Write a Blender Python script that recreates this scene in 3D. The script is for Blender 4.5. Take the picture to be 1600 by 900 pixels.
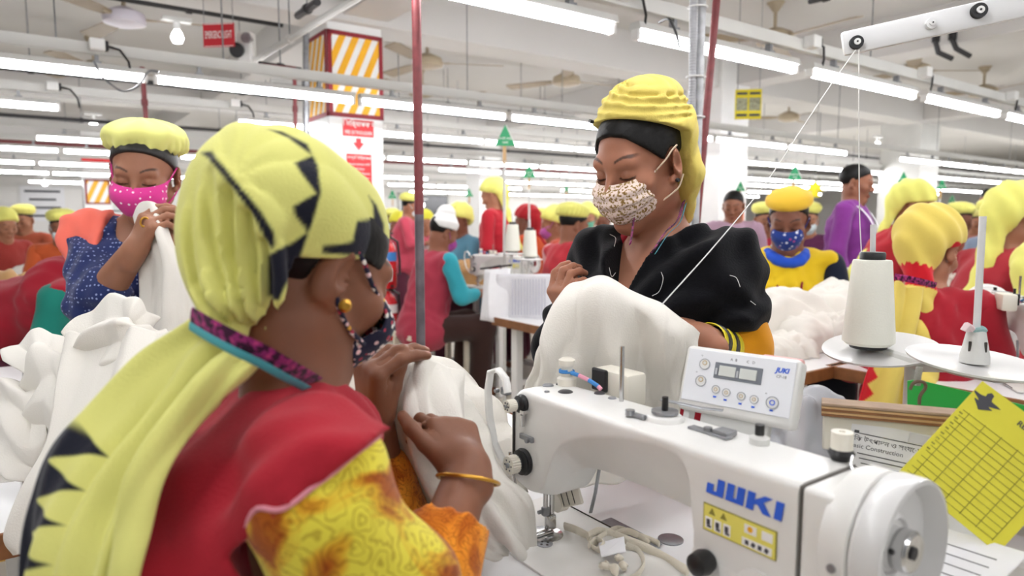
import bpy, bmesh, math, random, re
import numpy as np
from mathutils import Vector, Matrix, Quaternion, noise as mnoise
for _o in list(bpy.data.objects): bpy.data.objects.remove(_o)
SC = bpy.context.scene
COL = SC.collection
rad = math.radians
# ---------------------------------------------------------------- camera, world, exposure
FPX, CAMZ = 1067.0, 1.25
PITCH = math.atan(105 / FPX)
cam_data = bpy.data.cameras.new('camera'); cam = bpy.data.objects.new('camera', cam_data); COL.objects.link(cam)
cam.location = (0, 0, CAMZ); cam.rotation_euler = (math.pi / 2 - PITCH, 0, 0)
cam_data.sensor_width = 36.0; cam_data.lens = FPX * 36.0 / 1600.0
cam_data.clip_start = 0.02; cam_data.clip_end = 200
cam_data.dof.use_dof = True; cam_data.dof.focus_distance = 1.2; cam_data.dof.aperture_fstop = 4.0
SC.camera = cam
world = bpy.data.worlds.new('world'); SC.world = world; world.use_nodes = True
WBG = world.node_tree.nodes['Background']; WBG.inputs[0].default_value = (1.0, 0.985, 0.965, 1); WBG.inputs[1].default_value = 0.16
SC.view_settings.view_transform = 'Standard'; SC.view_settings.look = 'None'
SC.view_settings.gamma = 1.0; SC.view_settings.use_curve_mapping = False
SC.view_settings.exposure = 0.66
TUBE_STRENGTH = 27.0
SC.cycles.max_bounces = 5; SC.cycles.diffuse_bounces = 3; SC.cycles.glossy_bounces = 3; SC.cycles.transmission_bounces = 4; SC.cycles.transparent_max_bounces = 6
SC.cycles.caustics_reflective = False; SC.cycles.caustics_refractive = False

# ---------------------------------------------------------------- geometry of the place
CAMP = np.array([0, 0, CAMZ])
_F = np.array([0, math.cos(PITCH), -math.sin(PITCH)]); _UP = np.array([0, math.sin(PITCH), math.cos(PITCH)]); _R = np.array([1., 0, 0])
def ray(x, y): return _F + _R * (x - 800) / FPX + _UP * (450 - y) / FPX
def at(x, y, d):                       # the point at forward distance d seen at this pixel
    r = ray(x, y); return CAMP + r * d / r[1]
def atz(x, y, z):
    r = ray(x, y); return CAMP + r * (z - CAMZ) / r[2]
_th = rad(54.6)
RV = np.array([math.sin(_th), math.cos(_th), 0]); RU = np.array([-math.cos(_th), math.sin(_th), 0])
def uv(u, v, z): return RU * u + RV * v + np.array([0, 0, z])
ROOMZ = math.atan2(RV[1], RV[0])       # rotation that turns local x onto RV, local y onto RU

# ---------------------------------------------------------------- objects
def lin(c):
    if isinstance(c, str):
        c = c.lstrip('#'); c = [int(c[i:i + 2], 16) / 255 for i in (0, 2, 4)]
        c = [x / 12.92 if x <= .04045 else ((x + .055) / 1.055) ** 2.4 for x in c]
    return tuple(c[:3])
def mesh_np(name, V_, F_, smooth=True, col=None, attrs=None):
    V_ = np.asarray(V_, dtype=np.float32).reshape(-1, 3)
    me = bpy.data.meshes.new(name)
    F_ = np.asarray(F_, dtype=np.int32)
    me.vertices.add(len(V_)); me.vertices.foreach_set('co', V_.ravel())
    n, k = F_.shape
    me.loops.add(n * k); me.loops.foreach_set('vertex_index', F_.ravel())
    me.polygons.add(n); me.polygons.foreach_set('loop_start', np.arange(0, n * k, k, dtype=np.int32))
    if smooth: me.polygons.foreach_set('use_smooth', np.ones(n, dtype=bool))
    me.update(calc_edges=True); me.validate()
    if col is not None:
        a = me.color_attributes.new('Col', 'FLOAT_COLOR', 'POINT')
        c = np.ones((len(V_), 4), dtype=np.float32); c[:, :3] = col; a.data.foreach_set('color', c.ravel())
    for k_, v_ in (attrs or {}).items():
        a = me.attributes.new(k_, 'FLOAT', 'POINT'); a.data.foreach_set('value', np.asarray(v_, dtype=np.float32))
    return me
def link(name, data, mat=None, parent=None, M=None):
    o = bpy.data.objects.new(name, data); COL.objects.link(o)
    if mat is not None and data is not None:
        data.materials.clear(); data.materials.append(mat)
    if M is not None: o.matrix_world = M
    if parent is not None: o.parent = parent
    return o
def tag(o, label=None, cat=None, group=None, kind=None):
    if label: o['label'] = re.sub(r'\b(young man|woman|man)\b', 'worker', label).replace(' his ', ' the ').replace(' her ', ' the ')
    if cat: o['category'] = cat
    if group: o['group'] = group
    if kind: o['kind'] = kind
    return o
def empty(name, loc=(0, 0, 0), rz=0, M=None):
    o = bpy.data.objects.new(name, None); COL.objects.link(o); o.empty_display_size = .05
    if M is not None: o.matrix_world = M
    else: o.location = loc; o.rotation_euler = (0, 0, rz)
    return o
def thing(name, label, cat, loc=(0, 0, 0), rz=0, group=None, M=None):
    return tag(empty(name, loc, rz, M), label, cat, group)
def dup(root, loc=None, rz=None, label=None, M=None):
    r = root.copy(); COL.objects.link(r)
    if M is not None: r.matrix_world = M
    if loc is not None: r.location = loc
    if rz is not None: r.rotation_euler = (0, 0, rz)
    if label: r['label'] = label
    for ch in list(root.children):
        c = ch.copy(); COL.objects.link(c); c.parent = r
        for g in list(ch.children):
            d = g.copy(); COL.objects.link(d); d.parent = c
    return r
def M_at(loc, rz=0, rx=0, ry=0, s=1):
    return Matrix.Translation(Vector(loc)) @ Matrix.Rotation(rz, 4, 'Z') @ Matrix.Rotation(ry, 4, 'Y') @ Matrix.Rotation(rx, 4, 'X') @ Matrix.Scale(s, 4)
def M_axes(o, x, y, z):
    M = Matrix.Identity(4)
    for i, a in enumerate((x, y, z)):
        for j in range(3): M[j][i] = a[j]
    for j in range(3): M[j][3] = o[j]
    return M

class MB:
    """collects simple shapes into one mesh"""
    def __init__(s): s.bm = bmesh.new()
    def box(s, c, sz, bev=0, rot=None, seg=2):
        r = bmesh.ops.create_cube(s.bm, size=1); vs = r['verts']
        for v in vs: v.co = Vector((v.co.x * sz[0], v.co.y * sz[1], v.co.z * sz[2]))
        if bev > 0:
            es = list({e for v in vs for e in v.link_edges})
            rb = bmesh.ops.bevel(s.bm, geom=es, offset=min(bev, min(sz) * .49), segments=seg, profile=.5, affect='EDGES', clamp_overlap=True)
            vs = list({v for f in rb['faces'] for v in f.verts} | {v for v in vs if v.is_valid})
        if rot is not None:
            for v in vs: v.co = rot @ v.co
        for v in vs: v.co += Vector(c)
        return s
    def cyl(s, a, b, r1, r2=None, n=16, cap=True):
        a = Vector(a); b = Vector(b); r2 = r1 if r2 is None else r2
        z = (b - a).normalized(); x = z.orthogonal().normalized(); y = z.cross(x)
        A = [s.bm.verts.new(a + (x * math.cos(t) + y * math.sin(t)) * r1) for t in [2 * math.pi * i / n for i in range(n)]]
        B = [s.bm.verts.new(b + (x * math.cos(t) + y * math.sin(t)) * r2) for t in [2 * math.pi * i / n for i in range(n)]]
        for i in range(n): s.bm.faces.new((A[i], A[(i + 1) % n], B[(i + 1) % n], B[i]))
        if cap: s.bm.faces.new(A[::-1]); s.bm.faces.new(B)
        return s
    def tube(s, pts, r, n=8, closed=False, cap=True, flat=None):
        pts = [Vector(p) for p in pts]; N = len(pts); rings = []
        rr = r if hasattr(r, '__len__') else [r] * N
        up = None
        for i, p in enumerate(pts):
            if closed: t = (pts[(i + 1) % N] - pts[i - 1]).normalized()
            else: t = (pts[min(i + 1, N - 1)] - pts[max(i - 1, 0)]).normalized()
            if up is None: up = t.orthogonal().normalized() if flat is None else Vector(flat[2])
            x = (up - t * up.dot(t))
            if x.length < 1e-6: x = t.orthogonal()
            x.normalize(); up = x; y = t.cross(x)
            fx, fy = (1, 1) if flat is None else flat[:2]
            rings.append([s.bm.verts.new(p + (x * math.cos(a) * fx + y * math.sin(a) * fy) * rr[i]) for a in [2 * math.pi * k / n for k in range(n)]])
        for i in range(N if closed else N - 1):
            A, B = rings[i], rings[(i + 1) % N]
            for k in range(n): s.bm.faces.new((A[k], A[(k + 1) % n], B[(k + 1) % n], B[k]))
        if cap and not closed: s.bm.faces.new(rings[0][::-1]); s.bm.faces.new(rings[-1])
        return s
    def lathe(s, prof, o=(0, 0, 0), axis=(0, 0, 1), n=24):
        o = Vector(o); z = Vector(axis).normalized(); x = z.orthogonal().normalized(); y = z.cross(x); rings = []
        for r, h in prof:
            if r < 1e-6: rings.append([s.bm.verts.new(o + z * h)])
            else: rings.append([s.bm.verts.new(o + z * h + (x * math.cos(t) + y * math.sin(t)) * r) for t in [2 * math.pi * i / n for i in range(n)]])
        for A, B in zip(rings, rings[1:]):
            for i in range(n):
                j = (i + 1) % n
                if len(A) == 1 and len(B) == 1: break
                if len(A) == 1: s.bm.faces.new((A[0], B[j], B[i]))
                elif len(B) == 1: s.bm.faces.new((A[i], A[j], B[0]))
                else: s.bm.faces.new((A[i], A[j], B[j], B[i]))
        return s
    def prism(s, poly, h, M=None, bev=0):
        """polygon in xy, thickness h along z from 0"""
        n = len(poly); M = M or Matrix.Identity(4)
        A = [s.bm.verts.new(Vector((p[0], p[1], 0))) for p in poly]; B = [s.bm.verts.new(Vector((p[0], p[1], h))) for p in poly]
        fs = [s.bm.faces.new(A[::-1]), s.bm.faces.new(B)] + [s.bm.faces.new((A[i], A[(i + 1) % n], B[(i + 1) % n], B[i])) for i in range(n)]
        vs = A + B
        if bev:
            es = [e for e in fs[1].edges]
            rb = bmesh.ops.bevel(s.bm, geom=es, offset=bev, segments=2, profile=.5, affect='EDGES', clamp_overlap=True)
            vs = list({v for v in vs if v.is_valid} | {v for f in rb['faces'] for v in f.verts})
        for v in vs: v.co = M @ v.co
        return s
    def quad(s, a, b, c, d):
        s.bm.faces.new([s.bm.verts.new(Vector(p)) for p in (a, b, c, d)]); return s
    def build(s, name, mat, parent=None, M=None, smooth=None):
        bmesh.ops.recalc_face_normals(s.bm, faces=s.bm.faces[:])
        me = bpy.data.meshes.new(name)
        if smooth is not None:
            for f in s.bm.faces: f.smooth = True
            for e in s.bm.edges:
                if len(e.link_faces) == 2 and e.calc_face_angle(0) > smooth: e.smooth = False
        s.bm.to_mesh(me); s.bm.free()
        o = link(name, me, mat, parent)
        if M is not None:
            o.matrix_local = M
            if parent is None: o.matrix_world = M
        return o
SM = rad(35)

_txt_cache = {}
def text_mesh(txt, size=1, bold=0, shear=0, align='CENTER', extrude=0.0):
    c = bpy.data.curves.new('t', 'FONT'); c.body = txt; c.size = size; c.align_x = align; c.align_y = 'CENTER'
    c.offset = bold; c.shear = shear; c.extrude = extrude; c.resolution_u = 2
    o = bpy.data.objects.new('t', c); COL.objects.link(o)
    dg = bpy.context.evaluated_depsgraph_get(); dg.update()
    me = bpy.data.meshes.new_from_object(o.evaluated_get(dg)); bpy.data.objects.remove(o); bpy.data.curves.remove(c)
    return me
def lettering(txt, size, mat, parent, M, name='lettering', **k):
    o = link(name, text_mesh(txt, size, **k), mat, parent); o.matrix_local = M
    return o

# ---------------------------------------------------------------- materials
MATS = {}
def mat(name, color, rough=.5, metal=0, spec=.5, bump=None, noise=None, emit=None, attr=False, sheen=0, trans=0, coat=0, sss=0, weave=None, alpha=None):
    """procedural principled material. bump=(scale,strength) noise relief; noise=(scale,amount) colour variation; weave=(scale,strength) cloth"""
    if name in MATS: return MATS[name]
    m = bpy.data.materials.new(name); m.use_nodes = True; nt = m.node_tree; N = nt.nodes; L = nt.links
    b = N['Principled BSDF']; c = lin(color)
    b.inputs['Base Color'].default_value = (*c, 1); b.inputs['Roughness'].default_value = rough; b.inputs['Metallic'].default_value = metal
    b.inputs['Specular IOR Level'].default_value = spec
    if sheen: b.inputs['Sheen Weight'].default_value = sheen; b.inputs['Sheen Roughness'].default_value = .5
    if coat: b.inputs['Coat Weight'].default_value = coat; b.inputs['Coat Roughness'].default_value = .1
    if trans: b.inputs['Transmission Weight'].default_value = trans
    if sss:
        b.inputs['Subsurface Weight'].default_value = sss; b.inputs['Subsurface Radius'].default_value = (.9, .35, .2); b.inputs['Subsurface Scale'].default_value = .008
    if alpha is not None: b.inputs['Alpha'].default_value = alpha
    if emit: b.inputs['Emission Color'].default_value = (*lin(emit[0]), 1); b.inputs['Emission Strength'].default_value = emit[1]
    tc = N.new('ShaderNodeTexCoord'); src = None
    if attr:
        a = N.new('ShaderNodeAttribute'); a.attribute_name = 'Col'; src = a.outputs['Color']
    if noise:
        nz = N.new('ShaderNodeTexNoise'); nz.inputs['Scale'].default_value = noise[0]; nz.inputs['Detail'].default_value = 5
        L.new(tc.outputs['Object'], nz.inputs['Vector'])
        mr = N.new('ShaderNodeMapRange'); mr.inputs[1].default_value = .3; mr.inputs[2].default_value = .7
        mr.inputs[3].default_value = 1 - noise[1]; mr.inputs[4].default_value = 1 + noise[1] * .4
        L.new(nz.outputs['Fac'], mr.inputs[0])
        mx = N.new('ShaderNodeMix'); mx.data_type = 'RGBA'; mx.blend_type = 'MULTIPLY'; mx.inputs[0].default_value = 1
        if src: L.new(src, mx.inputs[6])
        else: mx.inputs[6].default_value = (*c, 1)
        L.new(mr.outputs[0], mx.inputs[7]); src = mx.outputs[2]
    if src: L.new(src, b.inputs['Base Color'])
    h = None
    if weave:
        w1 = N.new('ShaderNodeTexWave'); w1.wave_type = 'BANDS'; w1.bands_direction = 'DIAGONAL'; w1.inputs['Scale'].default_value = weave[0]; w1.inputs['Distortion'].default_value = 1.5
        w2 = N.new('ShaderNodeTexNoise'); w2.inputs['Scale'].default_value = weave[0] * 2.2; w2.inputs['Detail'].default_value = 2
        L.new(tc.outputs['Object'], w1.inputs['Vector']); L.new(tc.outputs['Object'], w2.inputs['Vector'])
        h = w2.outputs['Fac']; st = weave[1]; N.remove(w1)
    elif bump:
        nb = N.new('ShaderNodeTexNoise'); nb.inputs['Scale'].default_value = bump[0]; nb.inputs['Detail'].default_value = 6
        L.new(tc.outputs['Object'], nb.inputs['Vector']); h = nb.outputs['Fac']; st = bump[1]
    if h:
        bp = N.new('ShaderNodeBump'); bp.inputs['Strength'].default_value = st; bp.inputs['Distance'].default_value = .002
        L.new(h, bp.inputs['Height']); L.new(bp.outputs[0], b.inputs['Normal'])
    MATS[name] = m
    return m
def fabric(name, color, **k):
    k.setdefault('rough', .9); k.setdefault('spec', .15); k.setdefault('sheen', .15); k.setdefault('weave', (260, .25)); k.setdefault('noise', (9, .06))
    return mat(name, color, **k)
def ramp(nt, fac, stops, interp='CONSTANT'):
    r = nt.nodes.new('ShaderNodeValToRGB'); r.color_ramp.interpolation = interp
    e = r.color_ramp.elements
    while len(e) < len(stops): e.new(.5)
    for i, (p, c) in enumerate(stops): e[i].position = p; e[i].color = (*lin(c), 1)
    nt.links.new(fac, r.inputs[0]); return r.outputs[0]
def dots_mat(name, base, dot, scale, size, rough=.9, extra=None):
    """cloth printed with small dots"""
    m = fabric(name, base, noise=None); nt = m.node_tree; b = nt.nodes['Principled BSDF']
    v = nt.nodes.new('ShaderNodeTexVoronoi'); v.inputs['Scale'].default_value = scale; v.inputs['Randomness'].default_value = .35 if extra is None else 1
    tc = nt.nodes['Texture Coordinate']; nt.links.new(tc.outputs['Object'], v.inputs['Vector'])
    if extra is None: o = ramp(nt, v.outputs['Distance'], [(0, dot), (size, base)])
    else:
        o1 = ramp(nt, v.outputs['Color'], extra)
        r = ramp(nt, v.outputs['Distance'], [(0, '#ffffff'), (size, '#000000')])
        mx = nt.nodes.new('ShaderNodeMix'); mx.data_type = 'RGBA'; nt.links.new(r, mx.inputs[0]); mx.inputs[6].default_value = (*lin(base), 1); nt.links.new(o1, mx.inputs[7]); o = mx.outputs[2]
    nt.links.new(o, b.inputs['Base Color']); return m

# ---------------------------------------------------------------- signed-distance modelling
class SDF:
    def __init__(s, k=.02): s.P = []; s.k = k; s.disp = None; s.cuts = []
    def rc(s, a, b, r1, r2=None, k=None, op=1):
        s.P.append(('rc', np.array(a, float), np.array(b, float), r1, r1 if r2 is None else r2, s.k if k is None else k, op)); return s
    def chain(s, pts, rs, k=None):
        for i in range(len(pts) - 1): s.rc(pts[i], pts[i + 1], rs[i], rs[i + 1], k)
        return s
    def el(s, c, r, rot=None, k=None, op=1):
        R_ = np.eye(3) if rot is None else np.array(rot.to_3x3() if hasattr(rot, 'to_3x3') else rot)
        s.P.append(('el', np.array(c, float), np.array(r, float), R_, s.k if k is None else k, op)); return s
    def box(s, c, h, r, rot=None, k=None, op=1):
        R_ = np.eye(3) if rot is None else np.array(rot.to_3x3() if hasattr(rot, 'to_3x3') else rot)
        s.P.append(('box', np.array(c, float), np.array(h, float), r, R_, s.k if k is None else k, op)); return s
    def cut(s, fn): s.cuts.append(fn); return s
    @staticmethod
    def xf(M, P):       # move primitives by a 4x4 (rigid / uniform scale)
        M = np.array(M); A = M[:3, :3]; t = M[:3, 3]; sc = abs(np.linalg.det(A)) ** (1 / 3); Rn = A / sc; out = []
        for p in P:
            if p[0] == 'rc': out.append(('rc', A @ p[1] + t, A @ p[2] + t, p[3] * sc, p[4] * sc, p[5] * sc, p[6]))
            elif p[0] == 'el': out.append(('el', A @ p[1] + t, p[2] * sc, Rn @ p[3], p[4] * sc, p[5]))
            else: out.append(('box', A @ p[1] + t, p[2] * sc, p[3] * sc, Rn @ p[4], p[5] * sc, p[6]))
        return out
    @staticmethod
    def bb(p):
        if p[0] == 'rc':
            r = max(p[3], p[4]); return np.minimum(p[1], p[2]) - r, np.maximum(p[1], p[2]) + r
        e = np.abs(p[3] if p[0] == 'el' else p[4]) @ (p[2] if p[0] == 'el' else p[2] + p[3])
        return p[1] - e, p[1] + e
    @staticmethod
    def ev(p, X):
        if p[0] == 'rc':
            a, b = p[1], p[2]; ab = b - a; L2 = max(ab @ ab, 1e-12); q = X - a
            t = np.clip((q @ ab) / L2, 0, 1); return np.linalg.norm(q - t[..., None] * ab, axis=-1) - (p[3] + (p[4] - p[3]) * t)
        if p[0] == 'el':
            q = (X - p[1]) @ p[3]; r = p[2]; k0 = np.linalg.norm(q / r, axis=-1); k1 = np.linalg.norm(q / (r * r), axis=-1)
            return k0 * (k0 - 1) / np.maximum(k1, 1e-9)
        q = np.abs((X - p[1]) @ p[4]) - p[2]
        return np.linalg.norm(np.maximum(q, 0), axis=-1) + np.minimum(q.max(-1), 0) - p[3]
    def value(s, X, final=True):
        """field at points (N,3)"""
        d = np.full(X.shape[:-1], 1.0)
        for p in s.P: d = s._mix(d, s.ev(p, X), p[-2], p[-1])
        if final:
            if s.disp: d = d - s.disp(X)
            for c in s.cuts: d = np.maximum(d, c(X))
        return d
    @staticmethod
    def _mix(d, e, k, op):
        if op > 0:
            if k <= 0: return np.minimum(d, e)
            h = np.maximum(k - np.abs(d - e), 0) / k; return np.minimum(d, e) - h * h * k * .25
        if k <= 0: return np.maximum(d, -e)
        h = np.maximum(k - np.abs(d + e), 0) / k; return np.maximum(d, -e) + h * h * k * .25
    def bounds(s):
        lo = np.array([1e9] * 3); hi = -lo
        for p in s.P:
            if p[-1] > 0:
                a, b = s.bb(p); lo = np.minimum(lo, a); hi = np.maximum(hi, b)
        return lo, hi
    def mesh(s, res, lo=None, hi=None, pad=.012):
        """surface-net mesh of the zero level"""
        a, b = s.bounds()
        lo = a - pad if lo is None else np.maximum(np.array(lo, float), a - pad); hi = b + pad if hi is None else np.minimum(np.array(hi, float), b + pad)
        n = np.maximum(np.ceil((hi - lo) / res).astype(int) + 2, 4)
        ax = [lo[i] + res * np.arange(n[i]) for i in range(3)]
        D = np.full(n, .5, dtype=np.float32)
        for p in s.P:
            pa, pb = s.bb(p); m = p[-2] + 4 * res + (pad if s.disp else 0)
            i0 = np.clip(np.floor((pa - m - lo) / res).astype(int), 0, n); i1 = np.clip(np.ceil((pb + m - lo) / res).astype(int) + 1, 0, n)
            if np.any(i1 <= i0): continue
            sl = tuple(slice(i0[j], i1[j]) for j in range(3))
            X = np.stack(np.meshgrid(*[ax[j][sl[j]] for j in range(3)], indexing='ij'), -1)
            D[sl] = s._mix(D[sl], s.ev(p, X), p[-2], p[-1])
        if s.disp or s.cuts:
            band = np.abs(D) < max(.03, 4 * res) if not s.cuts else D < max(.03, 4 * res)
            idx = np.nonzero(band); X = np.stack([ax[j][idx[j]] for j in range(3)], -1); d = D[idx].astype(np.float64)
            if s.disp: d = d - s.disp(X)
            for c in s.cuts: d = np.maximum(d, c(X))
            D[idx] = d
        return surface_nets(D, lo, res)
def surface_nets(D, lo, res):
    S = D < 0
    c = [S[i:S.shape[0] - 1 + i, j:S.shape[1] - 1 + j, k:S.shape[2] - 1 + k] for i in (0, 1) for j in (0, 1) for k in (0, 1)]
    anyb = np.logical_or.reduce(c); allb = np.logical_and.reduce(c); act = anyb & ~allb
    I = np.stack(np.nonzero(act), -1); idm = np.full(act.shape, -1, dtype=np.int64); idm[act] = np.arange(len(I))
    acc = np.zeros((len(I), 3)); cnt = np.zeros(len(I))
    corners = [(i, j, k) for i in (0, 1) for j in (0, 1) for k in (0, 1)]
    vals = {q: D[I[:, 0] + q[0], I[:, 1] + q[1], I[:, 2] + q[2]].astype(np.float64) for q in corners}
    for q in corners:
        for axn in range(3):
            if q[axn] == 0:
                q2 = list(q); q2[axn] = 1; q2 = tuple(q2); v0, v1 = vals[q], vals[q2]
                cr = (v0 < 0) != (v1 < 0); t = np.where(cr, v0 / np.where(cr, v0 - v1, 1), 0)
                pos = np.zeros((len(I), 3)); pos += q; pos[:, axn] = t
                acc[cr] += pos[cr]; cnt[cr] += 1
    Vv = lo + res * (I + acc / np.maximum(cnt, 1)[:, None])
    quads = []
    for axn in range(3):
        o1, o2 = [x for x in range(3) if x != axn]
        A = [slice(None)] * 3; B = [slice(None)] * 3; A[axn] = slice(0, -1); B[axn] = slice(1, None)
        for o_ in (o1, o2): A[o_] = B[o_] = slice(1, -1)
        s0 = S[tuple(A)]; s1 = S[tuple(B)]; fl = s0 != s1
        E = np.stack(np.nonzero(fl), -1)
        if len(E) == 0: continue
        E[:, o1] += 1; E[:, o2] += 1
        ids = []
        for d1, d2 in ((-1, -1), (0, -1), (0, 0), (-1, 0)):
            Q = E.copy(); Q[:, o1] += d1; Q[:, o2] += d2; ids.append(idm[Q[:, 0], Q[:, 1], Q[:, 2]])
        q = np.stack(ids, -1); flip = s0[fl] if axn != 1 else ~s0[fl]
        q[~flip] = q[~flip][:, ::-1]
        quads.append(q)
    Fq = np.concatenate(quads) if quads else np.zeros((0, 4), int)
    Fq = Fq[(Fq >= 0).all(1)]
    return Vv, Fq
def merge(parts):
    Vs, Fs, o = [], [], 0
    for v, f in parts: Vs.append(v); Fs.append(f + o); o += len(v)
    return np.concatenate(Vs), np.concatenate(Fs)
def smooth_mesh(Vv, Fq, it=1, lam=.5):
    e = np.concatenate([Fq[:, [0, 1]], Fq[:, [1, 2]], Fq[:, [2, 3]], Fq[:, [3, 0]]]); e = np.concatenate([e, e[:, ::-1]])
    for _ in range(it):
        a = np.zeros_like(Vv); c = np.bincount(e[:, 0], minlength=len(Vv))
        for j in range(3): a[:, j] = np.bincount(e[:, 0], weights=Vv[e[:, 1], j], minlength=len(Vv))
        Vv = Vv + lam * (a / np.maximum(c, 1)[:, None] - Vv)
    return Vv
def sdf_obj(name, S, res, m, parent=None, col=None, regions=None, sm=1, M=None):
    parts = [S.mesh(res)] if regions is None else [S.mesh(r, lo, hi) for lo, hi, r in regions]
    Vv, Fq = merge(parts)
    if sm: Vv = smooth_mesh(Vv, Fq, sm)
    o = link(name, mesh_np(name, Vv, Fq, col=None if col is None else col(Vv)), m, parent)
    if M is not None: o.matrix_world = M
    return o

# smooth pseudo-noise for folds (sum of warped sines), cheap on arrays
def fold_noise(X, dirs, freq, seed=0, warp=.5):
    rs = np.random.RandomState(seed); out = np.zeros(X.shape[0])
    w = np.zeros(X.shape[0])
    for i in range(3):
        d = rs.randn(3); d /= np.linalg.norm(d); w += np.sin(X @ d * freq * .45 + rs.rand() * 6.28)
    for i, (d, a) in enumerate(dirs):
        d = np.array(d, float); d /= np.linalg.norm(d)
        out += a * np.sin(X @ d * freq * (1 + .37 * i) + w * warp * 2 + rs.rand() * 6.28)
    return out
def ridge(t): return 1 - np.abs(np.sin(t))      # sharp crease profile

# cloth sheets through a coarse grid of control points
def crm(P, n):
    P = np.asarray(P, float); m = len(P); t = np.linspace(0, m - 1, n); i = np.clip(t.astype(int), 0, m - 2); f = (t - i)
    f = f.reshape(-1, *([1] * (P.ndim - 1)))
    p0 = np.where((i == 0).reshape(f.shape), 2 * P[0] - P[1], P[np.maximum(i - 1, 0)]); p1 = P[i]; p2 = P[i + 1]
    p3 = np.where((i == m - 2).reshape(f.shape), 2 * P[-1] - P[-2], P[np.minimum(i + 2, m - 1)])
    return .5 * (2 * p1 + (p2 - p0) * f + (2 * p0 - 5 * p1 + 4 * p2 - p3) * f ** 2 + (3 * p1 - p0 - 3 * p2 + p3) * f ** 3)
def sheet_grid(ctrl, nu, nv, fold=None):
    G = np.asarray(ctrl, float); G = crm(G, nu); G = np.swapaxes(crm(np.swapaxes(G, 0, 1), nv), 0, 1)
    if fold is not None:
        du = np.gradient(G, axis=0); dv = np.gradient(G, axis=1); nrm = np.cross(du, dv); nrm /= np.maximum(np.linalg.norm(nrm, axis=-1, keepdims=True), 1e-9)
        uu, vv = np.meshgrid(np.linspace(0, 1, nu), np.linspace(0, 1, nv), indexing='ij')
        G = G + nrm * fold(uu, vv, G)[..., None]
    return G
def sheet(name, ctrl, nu, nv, m, parent=None, fold=None, thick=.002, col=None, M=None, wrap=False):
    G = sheet_grid(ctrl, nu, nv, fold); du = np.gradient(G, axis=0); dv = np.gradient(G, axis=1); nrm = np.cross(du, dv); nrm /= np.maximum(np.linalg.norm(nrm, axis=-1, keepdims=True), 1e-9)
    A = (G + nrm * thick * .5).reshape(-1, 3); B = (G - nrm * thick * .5).reshape(-1, 3); n = nu * nv
    ii, jj = np.meshgrid(np.arange(nu - 1), np.arange(nv - 1), indexing='ij'); q = (ii * nv + jj).ravel()
    Fa = np.stack([q, q + nv, q + nv + 1, q + 1], -1); Fb = Fa[:, ::-1] + n
    loop = np.concatenate([np.arange(nv), np.arange(1, nu) * nv + nv - 1, (nu - 1) * nv + np.arange(nv - 2, -1, -1), np.arange(nu - 2, 0, -1) * nv])
    l2 = np.roll(loop, -1); Fs = np.stack([loop, l2, l2 + n, loop + n], -1)
    c = None
    if col is not None:
        uu, vv = np.meshgrid(np.linspace(0, 1, nu), np.linspace(0, 1, nv), indexing='ij'); c = col(uu.ravel(), vv.ravel()); c = np.concatenate([c, c])
    o = link(name, mesh_np(name, np.concatenate([A, B]), np.concatenate([Fa, Fb, Fs]), col=c), m, parent)
    if M is not None: o.matrix_world = M
    return o
def smoothstep(a, b, x):
    t = np.clip((x - a) / (b - a), 0, 1); return t * t * (3 - 2 * t)
# ================================================================ the hall
m_ceil = mat('ceiling_paint', '#d8d6d3', .85, noise=(.6, .05), bump=(30, .08))
m_wall = mat('wall_paint', '#f0eeea', .8, noise=(.8, .04), bump=(25, .08))
m_floor = mat('floor_terrazzo', '#d3cdbf', .45, noise=(6, .12), bump=(40, .05))
m_white = mat('white_enamel', '#eeeeec', .35, noise=(5, .03))
m_greyw = mat('grey_white_metal', '#d6d6d2', .45, noise=(6, .05))
m_dark = mat('dark_metal', '#2b2a2c', .5)
m_black = mat('black_plastic', '#17181a', .4)
m_redpipe = mat('red_brown_paint', '#7c3437', .5, noise=(40, .25), bump=(60, .3))
m_steel = mat('galvanised_steel', '#9b9da0', .4, metal=.7, noise=(30, .3))
m_chrome = mat('chrome', '#c9c9c9', .18, metal=1)
m_red = mat('sign_red', '#d8232b', .5, noise=(8, .08)); m_dkred = mat('dark_red_paint', '#8e1f2c', .5, noise=(8, .08))
m_yel = mat('stripe_yellow', '#f2b21e', .5, noise=(8, .06)); m_lett = mat('white_lettering', '#f4f2ee', .6)
m_green = mat('sign_green', '#12985e', .5, noise=(9, .08)); m_wood = mat('pale_wood', '#c9a473', .6, noise=(30, .2), bump=(60, .2))
m_brownwood = mat('brown_wood_edge', '#8a5a34', .55, noise=(25, .25), bump=(50, .25))
m_tube = mat('fluorescent_glow', '#ffffff', .5, emit=('#fbfbff', TUBE_STRENGTH)); m_bulb = mat('bulb_glow', '#ffffff', .5, emit=('#ffffff', 9))
m_darkglass = mat('dark_window', '#1d1f22', .2)
m_fan = mat('fan_cream', '#b9aa90', .5, noise=(6, .1)); m_fanw = mat('fan_white', '#dcd6e0', .45); m_blade = mat('fan_blade_brown', '#9a8a72', .55, noise=(8, .1))
m_yellowsign = mat('sign_yellow', '#e3d21f', .5)

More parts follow.
